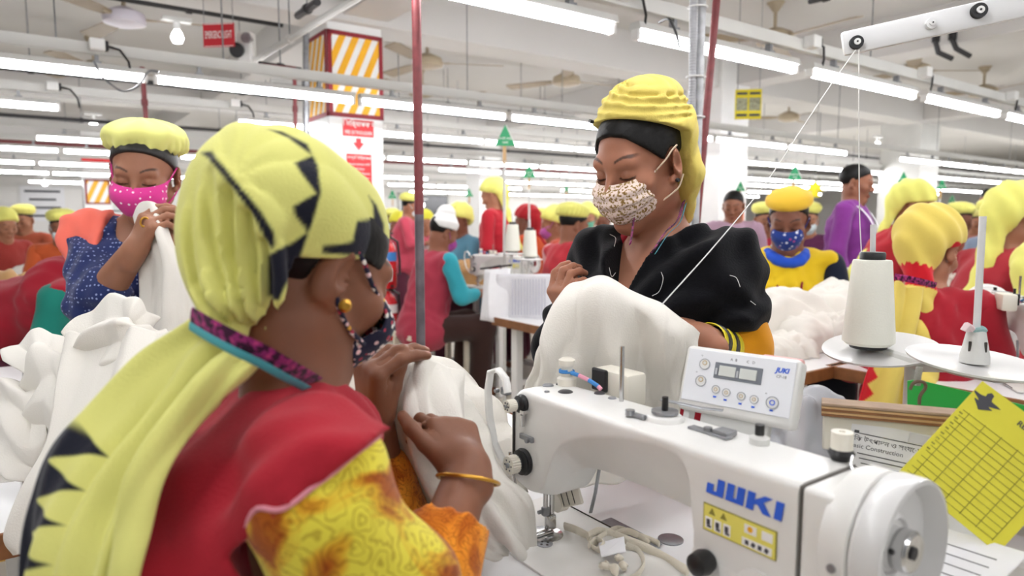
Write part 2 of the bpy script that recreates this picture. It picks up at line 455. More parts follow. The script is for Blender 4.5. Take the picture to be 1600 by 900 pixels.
FAR_U, FAR_V, CEIL = 18.0, 27.0, 3.1
def roombox(name, u0, u1, v0, v1, z0, z1, m, kind='structure', parent=None, bev=0):
    o = MB().box((0, 0, 0), (v1 - v0, u1 - u0, z1 - z0), bev).build(name, m)
    o.matrix_world = M_at(uv((u0 + u1) / 2, (v0 + v1) / 2, (z0 + z1) / 2), ROOMZ)
    if kind: o['kind'] = kind
    return o
tag(roombox('floor', -2.5, FAR_U, -8, FAR_V, -.1, 0, m_floor), 'pale speckled factory floor under the work tables', 'floor')
tag(roombox('ceiling', -2.5, FAR_U, -8, FAR_V, CEIL, CEIL + .15, m_ceil), 'white painted concrete ceiling over the sewing hall', 'ceiling')
tag(roombox('wall_back', FAR_U, FAR_U + .2, -8, FAR_V, 0, CEIL, m_wall), 'white far wall behind the sewing lines', 'wall')
tag(roombox('wall_right', -2.5, FAR_U + .2, FAR_V, FAR_V + .2, 0, CEIL, m_wall), 'white end wall far to the right', 'wall')
for i, (u_, lab) in enumerate(((5.0, 'nearest'), (10.0, 'second'), (15.0, 'farthest'))):
    tag(roombox('trim_%d' % (i + 1), u_ - .05, u_ + .3, -8, FAR_V, 2.72, CEIL, m_ceil), lab + ' white ceiling beam along the light rows', 'beam')
for i, (v_, lab) in enumerate(((1.95, 'left'), (6.5, 'middle'), (11.05, 'right'))):
    tag(roombox('trim_%d' % (i + 4), -2.5, FAR_U, v_ + .05, v_ + .4, 2.76, CEIL, m_ceil), 'white cross beam of the ceiling over the ' + lab + ' columns', 'beam')
# dark shuttered openings and notices on the far wall
for i, (v_, w_) in enumerate(((-2.7, 2.4), (9.6, 1.6))):
    o = roombox('window_%d' % (i + 1), FAR_U - .06, FAR_U - .01, v_ - w_ / 2, v_ + w_ / 2, .55, 2.0, m_darkglass)
    tag(o, ('wide dark window opening in the far wall at left' if i == 0 else 'dark doorway in the far wall behind the white-capped man'), 'window')
    for k in (-1, 1):
        f = MB().box((k * w_ / 2, 0, 0), (.07, .09, 1.5)).build('window_frame', m_greyw, o)
    MB().box((0, 0, .75), (w_ + .07, .09, .07)).build('window_frame', m_greyw, o)

def clip(poly, x0, x1, y0, y1):
    def half(P, f, g):
        out = []
        for i in range(len(P)):
            a, b = P[i - 1], P[i]; fa, fb = f(a), f(b)
            if (fa >= 0) != (fb >= 0):
                t = fa / (fa - fb); out.append((a[0] + (b[0] - a[0]) * t, a[1] + (b[1] - a[1]) * t))
            if fb >= 0: out.append(b)
        return out
    for f in (lambda p: p[0] - x0, lambda p: x1 - p[0], lambda p: p[1] - y0, lambda p: y1 - p[1]):
        poly = half(poly, f, None)
        if len(poly) < 3: return None
    return poly
def striped_panel(parent, w, z0, z1, Mface, gap=.105, slant=.45):
    """board with diagonal yellow stripes and a dark red border, in local x (width) / y (height)"""
    h = z1 - z0; b = .032
    MB().box((0, h / 2, .003), (w, h, .006)).build('board', m_white, parent, Mface)
    k = -h * slant; n = 0
    while k < w + .1:
        p = clip([(k, 0), (k + gap * .52, 0), (k + gap * .52 + h * slant, h), (k + h * slant, h)], b, w - b, b, h - b)
        if p: MB().prism([(x - w / 2, y) for x, y in p], .003, Mface @ Matrix.Translation((0, 0, .006))).build('stripe', m_yel, parent)
        k += gap
    for c, s in (((-w / 2 + b / 2, h / 2), (b, h)), ((w / 2 - b / 2, h / 2), (b, h)), ((0, b / 2), (w, b)), ((0, h - b / 2), (w, b))):
        MB().box((c[0], c[1], .0055), (s[0], s[1], .011)).build('border', m_dkred, parent, Mface)
FX = Matrix(((1, 0, 0, 0), (0, 0, -1, 0), (0, 1, 0, 0), (0, 0, 0, 1)))       # local x,y panel -> x,z facing -y
CW = .44
def column(u, v, label, striped=False, w=CW, board=None, m=None):
    o = MB().box((0, 0, 1.55), (w, w, 3.1), .012).build('column', m or m_white, None, M_at(uv(u + w / 2, v + w / 2, 0), ROOMZ))
    tag(o, label, 'column', kind='structure')
    if striped:
        striped_panel(o, w, 2.03, 2.66, Matrix.Translation((0, -w / 2, 2.03)) @ FX)
        striped_panel(o, w, 2.03, 2.66, Matrix.Translation((-w / 2, 0, 2.03)) @ Matrix.Rotation(-math.pi / 2, 4, 'Z') @ FX)
    if board:
        striped_panel(o, w * .9, 1.55, 2.0, Matrix.Translation((0, -w / 2, 1.55)) @ FX, gap=.16)
    return o
_pc = at(518, 345, 5.2)
main_col = column(float(_pc @ RU), float(_pc @ RV), 'white square column with yellow striped hazard bands near the man in the white cap', True)
column(10.2, 6.55, 'white column behind the standing worker in a red tunic')
c3 = column(4.9, 6.3, 'white column behind the woman in the black shawl', w=.5)
column(5.0, 11.2, 'grey square column above the man in the purple shirt', w=.62, m=m_greyw)
column(14.6, -.9, 'far left column carrying a striped hazard board', board=True)
column(14.6, .9, 'second far column carrying a striped hazard board', board=True)
# notices on the main column
nt_ = thing('extinguisher_sign', 'red and white fire extinguisher sign with a down arrow on the striped column', 'sign', M=main_col.matrix_world.copy())
Fm = Matrix.Translation((.01, -CW / 2 - .004, 0)) @ FX
MB().box((0, 1.955, .002), (.25, .125, .004), 0).build('panel', m_red, nt_, Fm)
lettering('অগ্নি নির্বাপক যন্ত্র', .05, m_lett, nt_, Fm @ Matrix.Translation((0, 1.985, .0055)), bold=.0008)
lettering('FIRE EXTINGUISHER', .04, m_lett, nt_, Fm @ Matrix.Translation((0, 1.92, .0055)) @ Matrix.Diagonal((.62, 1, 1, 1)))
MB().prism([(-.02, 1.88), (.02, 1.88), (.02, 1.845), (.045, 1.845), (0, 1.79), (-.045, 1.845), (-.02, 1.845)], .004, Fm).build('arrow', m_red, nt_)
ns = thing('instruction_board', 'red instruction board with white lines of writing on the striped column', 'sign', M=main_col.matrix_world.copy())
MB().box((0, 1.6, .003), (.2, .32, .006)).build('panel', m_red, ns, Fm)
lettering('অগ্নি নির্বাপক', .03, m_lett, ns, Fm @ Matrix.Translation((0, 1.73, .0065)))
for k in range(6): lettering(['যন্ত্র ব্যবহার বিধি', 'পিন টানুন', 'নজল ধরুন আগুনের', 'গোড়ায় তাক করুন', 'হাতলে চাপ দিন', 'ডানে বামে ঘুরান'][k], .021, m_lett, ns, Fm @ Matrix.Translation((0, 1.68 - k * .035, .0065)))
# fire extinguishers hung on the main column
m_extred = mat('extinguisher_red', '#cf1f26', .25, coat=.4); m_blue = mat('label_blue', '#3b7fc4', .5)
_ex = at(603, 470, 5.0)
for k, (zc, lab) in enumerate(((.93, 'upper red fire extinguisher with blue label on the white column'), (.55, 'lower red fire extinguisher with pale label on the white column'))):
    e = thing('fire_extinguisher', lab, 'extinguisher', (_ex[0] + .02, _ex[1] - .03, zc - .17), ROOMZ, 'fire extinguishers on the column')
    MB().lathe([(0, 0), (.06, 0), (.068, .015), (.068, .27), (.05, .32), (.022, .345), (.022, .36), (0, .36)], n=20).build('cylinder', m_extred, e, smooth=SM)
    MB().lathe([(.0685, .2), (.0695, .2), (.0695, .265), (.0685, .265)], n=20).build('label_band', m_blue if k == 0 else m_lett, e, smooth=SM)
    MB().box((-.02, -.066, .1), (.05, .008, .09)).build('paper_tag', m_lett, e)
    MB().box((0, 0, .375), (.03, .09, .02)).box((0, -.05, .4), (.02, .07, .012)).build('valve_handle', m_black, e)
    MB().tube([(.02, -.02, .37), (.06, -.05, .34), (.075, -.05, .2), (.07, -.06, .1)], .009).build('hose', m_black, e)
# notices on the far wall and far columns
m_paper = mat('paper_white', '#f2f2f4', .7, noise=(20, .03)); m_poster = mat('poster_orange', '#d9641e', .5); m_ink = mat('printed_ink', '#4a4a50', .7)
def poster(v, z, w, h, m, label, u=FAR_U - .02, lines=4, inkm=None, name='wall_notice'):
    p = thing(name, label, 'notice', M=M_at(uv(u, v, z), ROOMZ))
    MB().box((0, 0, 0), (w, .012, h)).build('sheet', m, p)
    for k in range(lines): MB().box((0, -.008, h * (.35 - .7 * k / max(lines - 1, 1))), (w * (.8 - .2 * (k % 2)), .006, h * .06)).build('print_line', inkm or m_ink, p)
    return p
poster(.35, 1.62, .8, .75, m_paper, 'white notice with print on the far wall left of the man in the pink mask')
poster(1.6, 1.3, .6, .5, m_paper, 'white notice beside the dark opening on the far wall')
poster(-.9, 1.9, .35, .3, m_red, 'small red notice on the far wall at left', inkm=m_lett)
poster(6.62, 1.35, .2, .26, m_poster, 'orange safety poster on the white column behind the black shawl', u=4.88, lines=3, inkm=m_yel)
poster(1.3, 2.3, .9, .16, m_red, 'long red notice hung above the far left tables', u=13.9, lines=1, inkm=m_yel)

# ---------------------------------------------------------------- light rows
ORD = ['first', 'second', 'third', 'fourth', 'fifth', 'sixth', 'seventh', 'eighth', 'ninth', 'tenth', 'eleventh', 'twelfth', 'thirteenth', 'fourteenth', 'fifteenth', 'sixteenth', 'seventeenth', 'eighteenth', 'nineteenth', 'twentieth', 'twenty-first', 'twenty-second']
TUBE_Z = 2.0
def make_tube(L=1.13):
    r = empty('fluorescent_light')
    MB().tube([(-L / 2 + .02, 0, 0), (L / 2 - .02, 0, 0)], .017, 7, cap=False).build('tube', m_tube, r, smooth=SM)
    MB().prism([(-.032, .022), (.032, .022), (.024, .052), (-.024, .052)], L, Matrix.Translation((-L / 2, 0, 0)) @ Matrix(((0, 0, 1, 0), (1, 0, 0, 0), (0, 1, 0, 0), (0, 0, 0, 1)))).build('housing', m_greyw, r)
    for s in (-1, 1):
        MB().box((s * (L / 2 - .008), 0, .002), (.022, .04, .044), .006).build('lamp_holder', m_white, r)
        MB().box((s * L * .3, 0, .072), (.018, .03, .05)).box((s * L * .3, 0, .056), (.04, .042, .012)).build('hanger', m_steel, r)
    return r
proto = make_tube(); used = False
rows = [(2.04, 2.06, 1.25, -1.69, 18, 'nearest', ()), (4.17, .61, 1.165, -.62, 20, 'second', (7,)), (5.58, .24, 1.13, -1, 20, 'third', (1, 6)),
        (7.67, .12, 1.16, -1, 21, 'fourth', (1, 8)), (8.95, -.78, 1.16, -1, 22, 'fifth', (4,)), (11.0, .19, 1.16, -2, 19, 'sixth', (2, 6)), (13.2, .4, 1.16, -1, 20, 'seventh', (3, 5, 9)), (16.2, .1, 1.16, -1, 21, 'eighth', (2, 6)),
        (.62, .3, 1.2, -2.4, 6.5, 'overhead', ()), (-1.45, .3, 1.2, -2.4, 6.5, 'rear', ())]
for u_, v0, st, vmin, vmax, nm, gaps in rows:
    vs = []; k0 = math.ceil((vmin - v0) / st)
    v_ = v0 + k0 * st
    while v_ + 1.13 < vmax: vs.append(v_); v_ += st
    n = 0
    for i, v_ in enumerate(vs):
        if i in gaps: continue
        o = proto if not used else dup(proto)
        used = True
        o.matrix_world = M_at(uv(u_, v_ + 1.13 / 2, TUBE_Z), ROOMZ)
        tag(o, ORD[n] + ' fluorescent tube from the left in the ' + nm + ' row of lights', 'light', nm + ' row of tube lights'); n += 1
    L_ = vmax - vmin
    r = thing('light_rail', 'white metal rail carrying the ' + nm + ' row of tube lights', 'rail', M=M_at(uv(u_, (vmin + vmax) / 2, TUBE_Z + .125), ROOMZ))
    MB().box((0, 0, 0), (L_, .045, .06), .004).build('channel', m_greyw, r)
    if u_ < 9:
        w = vmin + .8
        while w < vmax:
            MB().tube([(w - (vmin + vmax) / 2, 0, .03), (w - (vmin + vmax) / 2, 0, CEIL - TUBE_Z - .2)], .004, 6).build('suspension_rod', m_steel, r); w += 2.4
# junction boxes with drooping cables on the near rails
jb = thing('junction_box', 'x', 'junction box', group='junction boxes on the light rails')
MB().box((0, 0, 0), (.07, .06, .06), .006).build('box', m_white, jb); MB().box((.04, 0, 0), (.02, .05, .045), .004).build('socket', m_black, jb)
MB().tube([(.05, 0, 0), (.1, 0, -.01), (.14, .02, -.06), (.15, .04, -.12)], .006).build('cable', m_black, jb)
for i, (u_, v_, lab) in enumerate(((2.04, 1.95, 'grey junction box with black cable beside the flexible conduit'), (2.04, 3.25, 'junction box with cable left of the pulley arm'), (2.04, 4.45, 'junction box with cable under the pulley arm'), (2.04, 5.78, 'rightmost junction box on the nearest light rail'), (4.17, .35, 'junction box on the second light rail at far left'), (5.58, .2, 'junction box on the third light rail above the pink-masked man'), (5.58, 1.35, 'junction box on the third light rail left of the striped column'))):
    o = jb if i == 0 else dup(jb)
    o.matrix_world = M_at(uv(u_, v_, TUBE_Z + .135), ROOMZ) @ Matrix.Translation((0, -.052, 0)); o['label'] = lab
def cable(pts, r, m, label, name='cable'):
    P = crm(np.array(pts), 24); return tag(MB().tube([tuple(p) for p in P], r, 6).build(name, m, smooth=SM), label, 'cable')
cable([at(147, 96, 3.5), at(160, 120, 3.45), at(190, 142, 3.5), at(215, 135, 3.55), at(232, 112, 3.6), at(248, 112, 3.6)], .006, m_steel, 'grey cable drooping between two tubes of the second light row')
cable([at(1030, 35, 2.55), at(1045, 30, 2.5), at(1055, 48, 2.5), at(1062, 75, 2.5)], .005, m_black, 'black cable looping beside the grey conduit')

# ---------------------------------------------------------------- pipes under the ceiling
def pipe(p, q, r, m, label, name='pipe', n=8, ends=()):
    o = thing(name, label, 'pipe', p)
    p = Vector(p); q = Vector(q)
    MB().cyl((0, 0, 0), q - p, r, n=n).build('tube', m, o, smooth=SM)
    d = (q - p); L = d.length; d.normalize(); k = min(.6, L * .5)
    while k < L:
        MB().cyl(d * k - d * .02, d * k + d * .02, r * 1.35, n=n).build('coupling', m, o, smooth=SM)
        if abs(d.z) < .5: MB().cyl(d * k, Vector((d.x * k, d.y * k, CEIL - p.z)), .005, n=6).build('hanger', m_steel, o)
        k += 1.5
    return o
def pipe_uv(u, va, vb, z, r, m, label): return pipe(uv(u, va, z), uv(u, vb, z), r, m, label)
pipe_uv(6.3, -2, 13, 2.36, .02, m_dark, 'long black conduit running under the ceiling behind the pink-masked man')
pipe_uv(5.75, -2.5, 1.8, 2.84, .03, m_dark, 'black conduit high at the upper left near the fan')
pipe_uv(7.4, 2.2, 6.4, 2.66, .026, m_dark, 'black pipe with white tray right of the striped column')
pipe_uv(7.5, 2.2, 6.4, 2.72, .03, m_greyw, 'white pipe above the black pipe right of the striped column')
pipe_uv(9.4, -3, 15, 2.4, .022, m_dark, 'black conduit over the fourth and fifth light rows')
pipe_uv(12.7, -3, 17, 2.42, .03, m_redpipe, 'dark red sprinkler pipe far at the back')
pipe(at(222, 86, 3.9), at(462, 108, 4.4), .016, m_redpipe, 'thin red sprinkler pipe near the white rail at upper left')
pipe(at(470, 110, 4.5), at(405, 100, 4.3), .018, m_dark, 'short dark pipe beside the striped column')
pipe(at(398, 95, 4.6), at(572, -12, 3.4), .02, m_greyw, 'white pipe rising diagonally past the striped column')
pipe(at(465, 25, 4.2), at(496, 3, 3.9), .022, m_dark, 'short dark pipe end near the top edge')
pipe(at(478, 48, 4.9), at(478, 215, 4.9), .022, m_steel, 'vertical grey pipe left of the striped column')
pipe(at(222, 105, 4.6), at(230, 215, 4.6), .016, m_redpipe, 'thin vertical red pipe above the yellow bouffant cap')
pipe(at(460, 115, 4.8), at(462, 225, 4.8), .014, m_redpipe, 'thin vertical red pipe left of the striped column')
pipe(at(1265, 2, 4.6), at(1318, -10, 4.4), .02, m_dark, 'dark pipe end at the upper right')
for i, (a_, b_, c_) in enumerate((((1462, 66), (1466, 82), (1488, 92)), ((1488, 62), (1494, 76), (1516, 88)))):
    o = thing('pipe_elbow', ['dark pipe elbow just under the pulley arm, left one', 'dark pipe elbow just under the pulley arm, right one'][i], 'pipe')
    MB().tube([at(*a_, 6), at(*b_, 6), at(*c_, 6)], .022, 8).build('bent_pipe', m_dark, o, smooth=SM)
    MB().cyl(at(*a_, 6) + (0, 0, .0), at(*a_, 6) + (0, 0, .08), .032).build('flange', m_dark, o)

# ---------------------------------------------------------------- ceiling fans
def make_fan(m_hub, m_bl):
    f = empty('ceiling_fan')
    MB().lathe([(0, .0), (.06, 0), (.125, .02), (.13, .05), (.12, .085), (.05, .12), (.02, .13), (0, .13)], n=24).build('motor', m_hub, f, smooth=SM)
    MB().cyl((0, 0, .12), (0, 0, .3), .013).build('down_rod', m_hub, f, smooth=SM)
    MB().lathe([(0, .24), (.02, .24), (.06, .3), (.065, .34), (0, .34)], n=20).build('canopy', m_hub, f, smooth=SM)
    for k in range(3):
        b = MB().prism([(.14, -.035), (.25, -.055), (.62, -.065), (.64, -.04), (.64, .04), (.62, .06), (.25, .05), (.14, .03)], .006, Matrix.Translation((0, 0, .05)) @ Matrix.Rotation(k * 2.0944, 4, 'Z') @ Matrix.Rotation(.2, 4, 'X')).build('blade', m_bl, f)
        MB().box((.13, 0, .052), (.12, .03, .008), rot=None).build('blade_bracket', m_hub, b, Matrix.Rotation(k * 2.0944, 4, 'Z'))
    return f
fan = make_fan(m_fan, m_blade)
for i, (px, py, z, rz, lab) in enumerate(((195, 42, 2.74, .35, 'pale lilac ceiling fan at the top left corner'), (668, 108, 2.74, .2, 'brown ceiling fan behind the red foreground pole'), (885, 135, 2.72, .5, 'ceiling fan above the second light row in the centre'),
        (1210, 72, 2.74, 1.1, 'ceiling fan at the upper right beside the nearest light rail'), (1428, 120, 2.74, 0, 'small ceiling fan below the pulley arm'), (1536, 152, 2.74, .7, 'rightmost ceiling fan near the right edge'), (1232, 190, 2.72, .9, 'ceiling fan left of the pulley threads, far away'), (148, 118, 2.72, .6, 'cream ceiling fan behind the second light row at left'), (660, 152, 2.7, 0, 'faint ceiling fan far beyond the red pole'))):
    o = fan if i == 0 else dup(fan)
    o.matrix_world = M_at(atz(px, py, z), rz, s=1.18); o['label'] = lab; o['category'] = 'fan'; o['group'] = 'ceiling fans'
for ch in fan.children: 
    if ch.name.startswith('motor'): ch.data = ch.data.copy(); ch.data.materials.clear(); ch.data.materials.append(m_fanw)
# bare bulbs
bl = thing('light_bulb', 'x', 'bulb', group='bare round bulbs')
MB().lathe([(0, -.05), (.03, -.045), (.045, -.01), (.03, .03), (.018, .045), (0, .045)], n=16).build('globe', m_bulb, bl, smooth=SM)
MB().lathe([(0, .045), (.022, .045), (.024, .1), (0, .1)], n=12).build('holder', m_white, bl, smooth=SM)
MB().box((0, 0, .12), (.2, .06, .03)).build('bracket', m_greyw, bl)
for i, (px, py, d, lab) in enumerate(((277, 57, 5.2, 'bare bulb next to the red emergency sign'), (146, 193, 9, 'bare bulb below the second light row at left'), (70, 286, 12, 'lowest bare bulb at far left'), (1371, 227, 9.5, 'bare bulb right of the pulley thread'), (660, 320, 14, 'tiny bare bulb behind the red pole'))):
    o = bl if i == 0 else dup(bl)
    o.matrix_world = M_at(at(px, py, d), ROOMZ); o['label'] = lab

# ---------------------------------------------------------------- hanging signs
em = thing('emergency_sign', 'red emergency light sign hanging at the upper left', 'sign', M=M_at(at(342, 55, 4.6), -.12))
MB().box((0, 0, 0), (.215, .008, .15)).build('panel', mat('sign_crimson', '#b3212c', .5), em)
lettering('EMERGENCY LIGHT', .068, m_lett, em, Matrix.Translation((0, -.006, 0)) @ FX @ Matrix.Diagonal((.31, 1, 1, 1)))
for s in ((0, .07), (0, -.07)): MB().box((s[0], -.005, s[1]), (.2, .002, .003)).build('border_line', m_lett, em)
for s in (-.1, .1): MB().tube([(s, 0, .07), (s, 0, CEIL - float(at(342, 55, 4.6)[2]))], .0025, 5).build('hanging_wire', m_steel, em)
el_ = thing('emergency_lamp', 'dark twin emergency lamp unit beside the red sign', 'lamp', M=M_at(at(380, 72, 4.75), -.1))
MB().box((0, .05, 0), (.1, .08, .2), .01).build('case', m_greyw, el_)
MB().lathe([(0, 0), (.05, 0), (.03, .1), (0, .1)], (-.04, -.02, -.03), (0, 1, .3), 16).build('lamp_head', m_black, el_); MB().lathe([(0, 0), (.035, 0), (.02, .07), (0, .07)], (.03, -.02, .05), (0, 1, 0), 16).build('lamp_head', m_steel, el_)
ys = thing('yellow_notice', 'yellow notice with two pictures hanging near the flexible conduit', 'sign', M=M_at(at(1169, 163, 5.6), ROOMZ - .75))
MB().box((0, 0, 0), (.205, .008, .235)).build('panel', m_yellowsign, ys)
for s in (-.05, .05):
    MB().box((s, -.006, 0), (.085, .004, .1)).build('picture', mat('picture_grey', '#a9a98a', .6, noise=(60, .5)), ys)
    MB().box((s, -.006, .085), (.08, .004, .018)).build('print_line', m_ink, ys); MB().box((s, -.006, -.085), (.08, .004, .018)).build('print_line', m_ink, ys)
    MB().tube([(s * 1.7, 0, .1), (s * 1.7, 0, CEIL - float(at(1169, 163, 5.6)[2]))], .003, 5).build('hanging_wire', m_steel, ys)
def tri_sign(px, py, d, h, label, rz=0, pole=True, zb=.8):
    """green triangular line marker on a wooden stick on a metal rod"""
    top = at(px, py, d); s = h * d / FPX
    o = thing('line_marker', label, 'sign', M=M_at((top[0], top[1], top[2] - s), rz))
    MB().prism([(-s * .5, 0), (s * .5, 0), (0, s)], .006, FX).build('triangle', m_green, o)
    MB().prism([(s * .05, s * .98), (s * .5, 0), (s * .54, .0), (s * .07, s)], .007, FX).build('white_edge', m_lett, o)
    lettering('সেলাই লাইন', s * .15, m_lett, o, Matrix.Translation((0, -.0085, s * .34)) @ FX); lettering('LINE', s * .14, m_lett, o, Matrix.Translation((0, -.0085, s * .16)) @ FX)
    if pole:
        MB().box((0, .012, -s * .3), (.02, .012, s * 1.1), .003).build('stick', m_wood, o)
        z0 = top[2] - s
        MB().tube([(0, .014, -s * .7), (0, .014, -z0)], .009, 8).build('rod', m_greyw, o, smooth=SM); MB().cyl((0, .014, -z0), (0, .014, .015 - z0), .07, n=16).build('foot', m_greyw, o)
    return o
tri_sign(789, 195, 3.9, 32, 'large green triangle marker on a pole left of the black shawl', rz=.25)
tri_sign(827, 256, 6.5, 21, 'green triangle marker above the thread cones')
tri_sign(733, 294, 9, 13, 'small green triangle marker before the white column', zb=.9)
tri_sign(885, 289, 9, 10, 'tiny green triangle left of the patterned mask')
tri_sign(1157, 283, 6.5, 15, 'green triangle marker in front of the lilac-shirted man', zb=.9)
tri_sign(1242, 257, 5.2, 24, 'green triangle marker above the yellow-vested man', rz=.1, zb=.9)
tri_sign(1412, 268, 6, 18, 'green triangle half hidden behind the yellow scarf', zb=.9)
tri_sign(1472, 279, 6.2, 17, 'green triangle right of the masked woman in red', zb=.9)
tri_sign(1569, 287, 6.5, 17, 'rightmost green triangle marker', zb=.9)
tri_sign(1488, 305, 9, 11, 'small distant green triangle at the right', zb=.9)
tri_sign(613, 296, 11, 14, 'small green triangle between the column and the red pole', zb=.9)
ya = thing('yellow_arrow_sign', 'yellow double arrow sign above the distant tables', 'sign', M=M_at(at(1273, 296, 8), 0))
MB().prism([(-.06, -.09), (.06, -.09), (.03, -.02), (.1, -.02), (0, .1), (-.1, -.02), (-.03, -.02)], .008, FX).build('arrow', m_yellowsign, ya); MB().tube([(0, 0, .09), (0, 0, CEIL - float(at(1273, 296, 8)[2]))], .004, 5).build('hanging_wire', m_steel, ya)

# ---------------------------------------------------------------- foreground poles
rp = thing('red_pole', 'red painted support pole with bare worn lower half', 'pole', at(655, 345, 2.3) * (1, 1, 0))
zt = CEIL; zm = at(655, 335, 2.3)[2]
MB().cyl((0, 0, zm), (0, 0, zt), .0155, n=20).build('painted_tube', m_redpipe, rp, smooth=SM)
MB().cyl((0, 0, 0), (0, 0, zm + .05), .0153, n=20).build('worn_tube', mat('worn_red_steel', '#6f6a70', .5, metal=.2, noise=(14, .45), bump=(50, .4)), rp, smooth=SM)
MB().cyl((0, 0, 0), (0, 0, .01), .05, n=20).build('base_plate', m_steel, rp, smooth=SM)
p1, p0 = at(1121, -15, 2.6), at(1066, 600, 2.6)
rp2 = thing('red_pole', 'slanting red pole behind the woman in the black shawl', 'pole', (p0[0], p0[1], 0))
_dp = Vector(p1 - p0); MB().cyl((-_dp.x * p0[2] / _dp.z, -_dp.y * p0[2] / _dp.z, 0), _dp * ((CEIL - p0[2]) / _dp.z) + Vector((0, 0, p0[2])), .014, n=16).build('painted_tube', m_redpipe, rp2, smooth=SM)
gp = thing('grey_conduit_pole', 'grey pole with corrugated conduit strapped to it above the woman in black', 'pole', at(1077, 345, 2.5) * (1, 1, 0))
MB().cyl((.014, 0, 0), (.032, 0, CEIL), .0145, n=16).build('pole_tube', mat('grey_paint_worn', '#b9bbbe', .45, noise=(25, .3)), gp, smooth=SM)
P = []; Rr = []
for i in range(420):
    z = .9 + i * .005; P.append((-.014 + .009 * (z - .9) + .005 * math.sin(z * 5), -.008, z)); Rr.append(.0125 + (.0016 if i % 2 else 0))
MB().tube(P, Rr, 12).build('flexible_conduit', mat('conduit_grey', '#a6a7aa', .5), gp)
for z in (1.62, 1.76, 2.0): MB().tube([(.01 + .034 * math.cos(t), -.004 + .027 * math.sin(t), z) for t in np.linspace(0, 6.28, 17)[:-1]], .003, 5, closed=True).build('cable_tie', m_white, gp)
# pulley arm with thread
pa, pb = at(1326, 76, 1.3), at(1720, -10, 1.2)
arm = thing('pulley_arm', 'white thread guide arm with black pulleys at the upper right', 'thread guide', pa)
ax = Vector(pb - pa); L_ = ax.length; ax.normalize(); az = Vector((0, 0, 1)); ay = az.cross(ax).normalized(); az = ax.cross(ay)
AM = M_axes((0, 0, 0), ax, ay, az)
m_armw = mat('arm_white', '#e4e4e4', .3)
MB().box((L_ / 2 - .005, 0, .01), (L_ + .01, .012, .044), .005).build('bar', m_armw, arm, AM, smooth=SM)
for k, (x, r, mm) in enumerate(((.012, .0115, m_black), (.135, .0095, m_armw), (.21, .0125, m_black))):
    w = MB().lathe([(0, 0), (r * .45, 0), (r * .5, -.001), (r, -.001), (r * 1.05, -.004), (r * .9, -.007), (r * 1.05, -.01), (0, -.01)], (x, -.0165, .006 + .004 * k), (0, -1, 0), 24).build('pulley', mm, arm, AM, smooth=SM)
    MB().lathe([(0, 0), (r * .5, 0), (r * .5, .003), (0, .003)], (x, -.0165, .006 + .004 * k), (0, -1, 0), 16).build('hub', m_white, w, smooth=SM); MB().lathe([(0, 0), (r * .15, 0), (r * .15, .004), (0, .004)], (x, -.0165, .006 + .004 * k), (0, -1, 0), 8).build('axle', m_dark, w, smooth=SM)
MB().cyl(Vector(pb - pa) + Vector((-.01, .02, .02)), Vector((pb[0] - pa[0] - .01, pb[1] - pa[1] + .02, -pa[2])), .012, n=14).build('upright', m_armw, arm, smooth=SM)
MB().cyl(Vector((pb[0] - pa[0] - .01, pb[1] - pa[1] + .02, -pa[2])), Vector((pb[0] - pa[0] - .01, pb[1] - pa[1] + .02, -pa[2] + .015)), .08, n=20).build('foot', m_armw, arm, smooth=SM)
m_thread = mat('thread_white', '#ecebe8', .8)
THREAD_A = at(1337, 78, 1.28)
cable([THREAD_A, at(1300, 130, 1.25), at(1260, 190, 1.2), at(1195, 288, 1.12), at(1120, 380, 1.03), at(1035, 475, .95)], .0009, m_thread, 'white thread running from the pulley arm down to the sewing machine', 'sewing_thread')
cable([at(1342, 78, 1.28), at(1342, 200, 1.29), at(1343, 330, 1.3), at(1346, 395, 1.3)], .001, m_thread, 'white thread hanging from the pulley arm to the cone', 'sewing_thread')
# ================================================================ foreground sewing machine
NP = at(852, 838, 1.0); MA, MBX = -RU, RV
MM = M_axes(NP, MA, MBX, (0, 0, 1))
TABLE_Z = float(NP[2])
def ml(a, b, z): return NP + MA * a + MBX * b + np.array([0, 0, z])
m_mach = mat('machine_enamel', '#e9e8e4', .32, spec=.5, noise=(14, .04), bump=(90, .03), coat=.15)
m_cream = mat('cream_plastic', '#e6e1d3', .4); m_bedm = mat('bed_enamel', '#e8e6e1', .4, noise=(10, .04))
m_laminate = mat('table_laminate', '#efefef', .35, noise=(5, .03)); m_knob = mat('knob_cream', '#ddd8cb', .45)
m_juki = mat('logo_blue', '#2f63d8', .5); m_stick = mat('sticker_yellow', '#e8de6a', .5); m_stickline = mat('sticker_olive', '#8d8536', .5)
m_gap = mat('groove_dark', '#3a3632', .8)
# table
tb = thing('sewing_table', 'white topped sewing table under the foreground sewing machine', 'table', M=MM.copy())
MB().box((.0, .065, -.012), (1.35, .56, .022), .004).build('table_top', m_laminate, tb)
for c, s in (((0, -.217, -.016), (1.35, .006, .034)), ((0, .347, -.016), (1.35, .006, .034)), ((.676, .065, -.016), (.006, .57, .034)), ((-.676, .065, -.016), (.006, .57, .034))):
    MB().box(c, s, .002).build('edge_band', m_brownwood, tb)
MB().box((.0, .065, -.03), (1.35, .56, .014)).build('underside_panel', m_brownwood, tb)
for x in (-.55, .55):
    for y in (-.1, .25): MB().box((x, y, -TABLE_Z / 2 - .018), (.05, .03, TABLE_Z - .04), .004).build('leg', m_white, tb)
    MB().box((x, .075, -TABLE_Z + .03), (.05, .45, .04), .004).build('foot_rail', m_white, tb)
